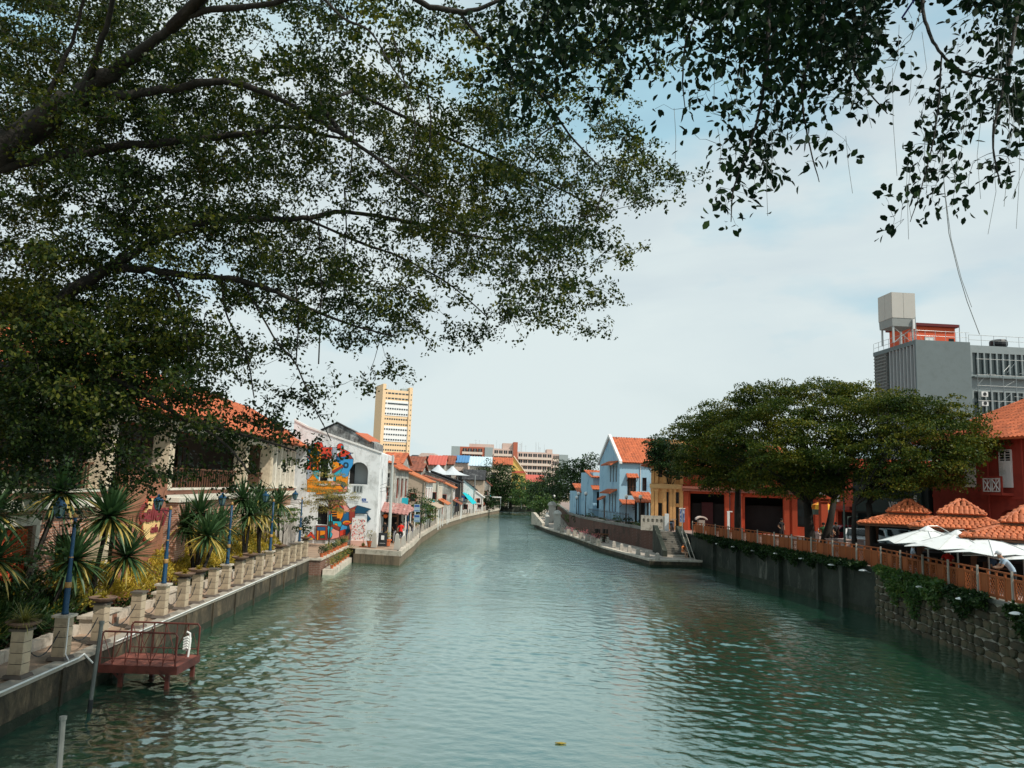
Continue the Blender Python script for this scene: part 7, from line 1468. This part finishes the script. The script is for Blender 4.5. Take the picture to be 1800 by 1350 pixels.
# cars
def car(label,loc,rz,col,name='parked_car'):
    t=thing(name,label,'car',loc,rz); pm=mat('paint_'+col[0],col[1],rough=.25,var=.05,spec=.6)
    L=[(-2.1,.35),(-2.15,.62),(-2.0,.85),(-1.25,.95),(-.65,1.38),(.75,1.40),(1.45,.98),(2.05,.90),(2.12,.55),(2.05,.32)]
    b=MB(); b.prism(L,-.82,.82,'y'); o=b.build('body',pm,t); md=o.modifiers.new('b','BEVEL'); md.width=.07; md.segments=2
    MB().prism([(-1.12,.95),(-.62,1.31),(.02,1.33),(.02,.95)],-.835,.835,'y').prism([(.08,.95),(.08,1.33),(.70,1.33),(1.28,.98)],-.835,.835,'y').build('side_window',glass(),t)
    MB().quad((-1.24,-.68,.975),(-1.24,.68,.975),(-.70,.62,1.365),(-.70,-.62,1.365)).build('windscreen',glass(),t).location=(-.015,0,.02)
    for x in (-1.35,1.3):
        for y in (-.78,.78):
            w_=MB().lathe([(.31,-.1),(.33,-.06),(.33,.06),(.31,.1)],n=14).build('wheel',M_iron,t); w_.matrix_local=Matrix.Translation((x,y,.33))@Matrix.Rotation(rad(90),4,'X'); h_=MB().lathe([(.18,-.11),(.18,.11)],n=10).build('rim',M_galv,w_)
    for y in (-.6,.6): MB().box((-2.12,y,.68),(.06,.3,.13)).build('headlight',mat('headlight',(.7,.72,.72),rough=.15),t); MB().box((2.1,y,.75),(.06,.25,.14)).build('tail_light',mat('tail_light',(.5,.02,.02),rough=.2),t)
    return t
q=W(1525,945,49); car('white car half hidden behind the tree trunks on the right street',(q.x,50,2.2),rad(60),('white',(.75,.76,.76)))
q=W(1495,940,54); car('dark red car parked behind the slim poles',(q.x,55.5,2.2),rad(20),('maroon',(.25,.02,.03)))
q=W(1552,930,52); car('pale blue-white van behind the shaded pavilion',(q.x+.3,51,2.2),rad(75),('pale',(.55,.66,.68)))
# pale kiosk steps / low blocks on the street
for k,(px,py,Y_,w_,h_) in enumerate(((1467,955,49,.9,.7),(1496,962,47,1.3,.8),(1442,960,51,.5,.9),(1260,948,60,.5,.35))):
    q=W(px,py,Y_); t=thing('stone_block',['pale pink stone block beside the big trunk','wide pale pink stone slab below the slim poles','narrow pale block beside the red pillar','small pale block behind the railing before the shop opening'][k],'block',(q.x,Y_,2.2),rad(10)); MB().bb(-w_/2,w_/2,-.3,.3,0,h_).build('block',mat('pink_granite',(.55,.42,.38),var=.1),t); MB().bb(-w_/2-.05,w_/2+.05,-.35,.35,h_,h_+.07).build('top_slab',mat('pink_granite',(.55,.42,.38)),t)
# terrace tables under the umbrellas
for k,(px,py,Y_) in enumerate(((1630,985,36),(1700,985,33),(1755,990,31.5))):
    q=W(px,py,Y_); t=thing('cafe_table','dark cafe table under the white umbrellas, '+['leftmost','middle','rightmost'][k],'table',(q.x,Y_,2.2),0,'cafe tables on the terrace'); MB().lathe([(.42,.70),(.42,.74)],n=12).build('tabletop',M_wood,t); MB().lathe([(.22,0),(.04,.05),(.03,.7)],n=8).build('pedestal_leg',M_iron,t)

# ================================================================ PEOPLE
M_skin=mat('skin',(.38,.21,.13),rough=.6,var=.08)
def person(label,x,y,z,face,top,bottom,pose='stand',h=1.66,hair=(.01,.008,.007),cap=None,skin=None):
    t=thing('person',label,'person',(x,y,z),face); s=h/1.7
    J={'pel':(0,0,.93),'wai':(0,0,1.08),'che':(0,0,1.30),'nec':(0,.0,1.46),'hd0':(0,-.01,1.54),'hd1':(0,-.02,1.63)}
    if pose=='sit':
        dz=-.46; 
        for k in J: J[k]=(J[k][0],J[k][1]-(.05 if k in('che','nec','hd0','hd1') else 0),J[k][2]+dz)
        legs={'hpL':(-.1,0,.45),'knL':(-.13,-.42,.48),'anL':(-.13,-.40,.08),'toL':(-.13,-.56,.04),'hpR':(.1,0,.45),'knR':(.13,-.42,.48),'anR':(.13,-.40,.08),'toR':(.13,-.56,.04)}
        arms={'shL':(-.19,-.05,.94),'elL':(-.24,-.15,.68),'haL':(-.12,-.40,.62),'shR':(.19,-.05,.94),'elR':(.24,-.15,.68),'haR':(.12,-.40,.62)}
    elif pose=='walk':
        legs={'hpL':(-.1,0,.90),'knL':(-.1,-.16,.50),'anL':(-.1,-.20,.08),'toL':(-.1,-.36,.04),'hpR':(.1,0,.90),'knR':(.1,.02,.48),'anR':(.1,.26,.14),'toR':(.1,.16,.04)}
        arms={'shL':(-.19,0,1.40),'elL':(-.25,.12,1.13),'haL':(-.25,.06,.88),'shR':(.19,0,1.40),'elR':(.25,-.10,1.13),'haR':(.23,-.26,.94)}
    elif pose=='lean':
        for k,(a,b) in {'wai':(-.06,0),'che':(-.22,-.05),'nec':(-.34,-.08),'hd0':(-.40,-.08),'hd1':(-.46,-.07)}.items(): J[k]=(0,a,J[k][2]+b)
        legs={'hpL':(-.1,0,.90),'knL':(-.1,-.02,.48),'anL':(-.1,0,.08),'toL':(-.1,-.15,.04),'hpR':(.1,0,.90),'knR':(.1,0,.48),'anR':(.1,.06,.08),'toR':(.1,-.1,.04)}
        arms={'shL':(-.19,-.28,1.33),'elL':(-.22,-.42,1.08),'haL':(-.1,-.62,1.04),'shR':(.19,-.28,1.33),'elR':(.22,-.42,1.08),'haR':(.1,-.62,1.04)}
    else:
        legs={'hpL':(-.1,0,.90),'knL':(-.11,-.02,.48),'anL':(-.12,0,.08),'toL':(-.13,-.15,.04),'hpR':(.1,0,.90),'knR':(.11,-.02,.48),'anR':(.12,.02,.08),'toR':(.13,-.13,.04)}
        arms={'shL':(-.19,0,1.40),'elL':(-.25,.04,1.13),'haL':(-.18,-.16,1.0),'shR':(.19,0,1.40),'elR':(.25,.03,1.13),'haR':(.24,-.04,.88)}
    J.update(legs);J.update(arms)
    E_=[('pel','wai'),('wai','che'),('che','nec'),('nec','hd0'),('hd0','hd1'),('pel','hpL'),('hpL','knL'),('knL','anL'),('anL','toL'),('pel','hpR'),('hpR','knR'),('knR','anR'),('anR','toR'),('che','shL'),('shL','elL'),('elL','haL'),('che','shR'),('shR','elR'),('elR','haR')]
    Rr={'pel':.13,'wai':.12,'che':.14,'nec':.055,'hd0':.075,'hd1':.095,'hpL':.095,'hpR':.095,'knL':.06,'knR':.06,'anL':.04,'anR':.04,'toL':.035,'toR':.035,'shL':.06,'shR':.06,'elL':.042,'elR':.042,'haL':.034,'haR':.034}
    ks=list(J); me=bpy.data.meshes.new('body'); me.from_pydata([tuple(c*s for c in J[k]) for k in ks],[(ks.index(a),ks.index(b)) for a,b in E_],[])
    o=bpy.data.objects.new('body',me); link(o); o.modifiers.new('k','SKIN'); sl=me.skin_vertices[0].data
    for i,k in enumerate(ks): sl[i].radius=(Rr[k]*s,Rr[k]*s*(.8 if k in('che','wai','pel') else 1)); 
    sl[ks.index('pel')].use_root=True; sb_=o.modifiers.new('s','SUBSURF'); sb_.levels=1; sb_.render_levels=1
    dg=bpy.context.evaluated_depsgraph_get(); nm=bpy.data.meshes.new_from_object(o.evaluated_get(dg)); bpy.data.objects.remove(o); nm.name='body'
    nm.materials.clear(); nm.materials.append(skin or M_skin); nm.materials.append(mat('cloth_%02d%02d%02d'%tuple(int(c*99) for c in top),top,var=.12,scale=8)); nm.materials.append(mat('cloth_%02d%02d%02d'%tuple(int(c*99) for c in bottom),bottom,var=.12,scale=8))
    hipz=J['hpL'][2]*s; neck=J['nec'][2]*s+.0; el=[Vector(J[k])*s for k in('elL','elR','haL','haR')]; kn=[Vector(J[k])*s for k in('anL','anR','toL','toR')]
    for p in nm.polygons:
        c_=p.center; mi=1
        if c_.z>neck+.01: mi=0
        elif min((c_-e_).length for e_ in el)<.13*s: mi=0
        elif pose=='sit' and (c_.y<-.16*s and c_.z<.58*s or c_.z<.5*s): mi=2
        elif c_.z<hipz+.06*s: mi=2
        if min((c_-e_).length for e_ in kn)<.08*s: mi=0
        p.material_index=mi; p.use_smooth=True
    b=bpy.data.objects.new('body',nm); link(b,t); KIDS.setdefault(t.name,[]).append(b)
    hd=Vector(J['hd1'])*s; hm=MB(); hm.lathe([(.098*s,-.035*s),(.112*s,.02*s),(.10*s,.07*s),(.06*s,.105*s),(.0,.12*s)],(hd.x,hd.y+.018*s,hd.z),12); hm.build('cap' if cap else 'hair',mat('hat_%02d%02d'%(int(cap[0]*99),int(cap[1]*99)),cap) if cap else mat('dark_hair',hair),t,smooth=True)
    hm=MB(); hm.box((hd.x,hd.y-.098*s,hd.z-.03*s),(.022*s,.035*s,.04*s)).build('nose',skin or M_skin,t)
    hm=MB()
    for sx_ in (-1,1): hm.box((hd.x+sx_*.035*s,hd.y-.09*s,hd.z+.0),(.018*s,.012*s,.010*s))
    hm.build('eyes',M_iron,t)
    return t
K=(.02,.02,.022)
for (px,Y_,lb,tp,bt_,ps,fc) in ((676,59,'person in black standing in the dark shelter doorway',K,K,'stand',-.5),(694,60,'person in a black top with pale trousers next to the red shirt',K,(.3,.3,.32),'stand',.6),(704,59,'person in a bright red shirt and dark trousers on the left quay',(.75,.03,.02),K,'stand',3.0),(712,63,'person in a pale pink top walking along the left quay',(.55,.38,.36),(.4,.4,.42),'walk',0),(724,64,'person in dark clothes leaning over the quay posts',K,(.1,.1,.12),'lean',-1.6),(709,60,'person in a white shirt sitting by the quay edge',(.7,.7,.7),(.1,.12,.2),'sit',-1.2)):
    q=W(px,945,Y_); person(lb,q.x,Y_,.9 if ps!='sit' else .94,fc,tp,bt_,ps)
for (px,Y_,lb,tp,bt_,ps,fc) in ((1462,50,'person in dark clothes walking past the red pillar',K,K,'walk',1.2),(1470,52,'person in black standing between the red pillar and the slim pole',K,(.03,.03,.04),'stand',.4),(1448,50,'person in a green top standing at the foot of the red pillar',(.05,.14,.06),(.12,.06,.04),'stand',0),(1374,56,'person in black by the second shop opening',K,K,'stand',.3)):
    q=W(px,955,Y_); person(lb,q.x,Y_,2.2,fc,tp,bt_,ps)
# seated on chairs along the terrace
def chair(label,x,y,z,rz):
    t=thing('cafe_chair',label,'chair',(x,y,z),rz,'dark cafe chairs behind the railing'); MB().bb(-.2,.2,-.2,.2,.41,.45).build('seat',M_wood,t); MB().bb(-.2,.2,.18,.22,.5,.85).build('backrest',M_wood,t)
    for a in (-.18,.18):
        for b in (-.18,.18): MB().bb(a-.015,a+.015,b-.015,b+.015,0,.41).build('leg',M_iron,t)
for (px,Y_,lb,tp,bt_,fc,cap) in ((1603,36.5,'person in a pale blue shirt and orange cap seated behind the railing',(.45,.52,.58),K,1.2,(.75,.30,.02)),(1667,33.5,'person in a red shirt seated under the white umbrellas',(.65,.03,.02),K,-.8,(.65,.03,.03)),(1742,31.5,'person in dark blue seated under the umbrella',(.05,.09,.16),K,.5,None)):
    q=W(px,980,Y_); chair('dark cafe chair carrying the '+lb.split('person in ')[1],q.x,Y_,2.3,fc); person(lb,q.x,Y_,2.3,fc,tp,bt_,'sit',cap=cap)
q=W(1781,1000,27.9); person('person in a light blue shirt and white cap leaning on the railing at the right',q.x,27.9,2.2,-1.9,(.33,.42,.50),K,'lean',cap=(.6,.6,.6))
q=W(1214,975,60.2); person('person in an orange wrap seated on the lower walkway by the stairs',q.x-.6,60.2,.54,.6,(.60,.18,.05),(.5,.3,.2),'sit',h=1.5)
q=W(1183,925,66); t=thing('motorbike','dark motorbike parked at the foot of the ochre house','motorbike',(q.x,66.3,2.2),rad(70))
for x in (-.6,.6):
    w_=MB().lathe([(.20,-.04),(.29,-.05),(.30,0),(.29,.05),(.20,.04)],n=16).build('wheel',M_iron,t); w_.matrix_local=Matrix.Translation((x,0,.3))@Matrix.Rotation(rad(90),4,'X')
MB().prism([(-.35,.35),(.3,.35),(.55,.75),(.2,.85),(-.5,.8),(-.75,.7)],-.12,.12,'y').build('body',mat('bike_blue_grey',(.06,.09,.12),rough=.3),t); MB().tube([(.6,0,.3),(.45,0,.95)],.03,5).tube([(.42,-.3,1.02),(.45,0,.97),(.42,.3,1.02)],.02,5).build('handlebar',M_galv,t); MB().bb(-.6,.1,-.13,.13,.8,.9).build('seat',M_iron,t)
# floating scraps
q=G(985,1307,.01); tag(MB().prism([(-.12,0),(0,-.04),(.13,0),(.02,.05)],.0,.02,'z').build('floating_leaf',L_yellow),'yellow leaf floating on the open water','leaf').location=(q.x,q.y,.01)
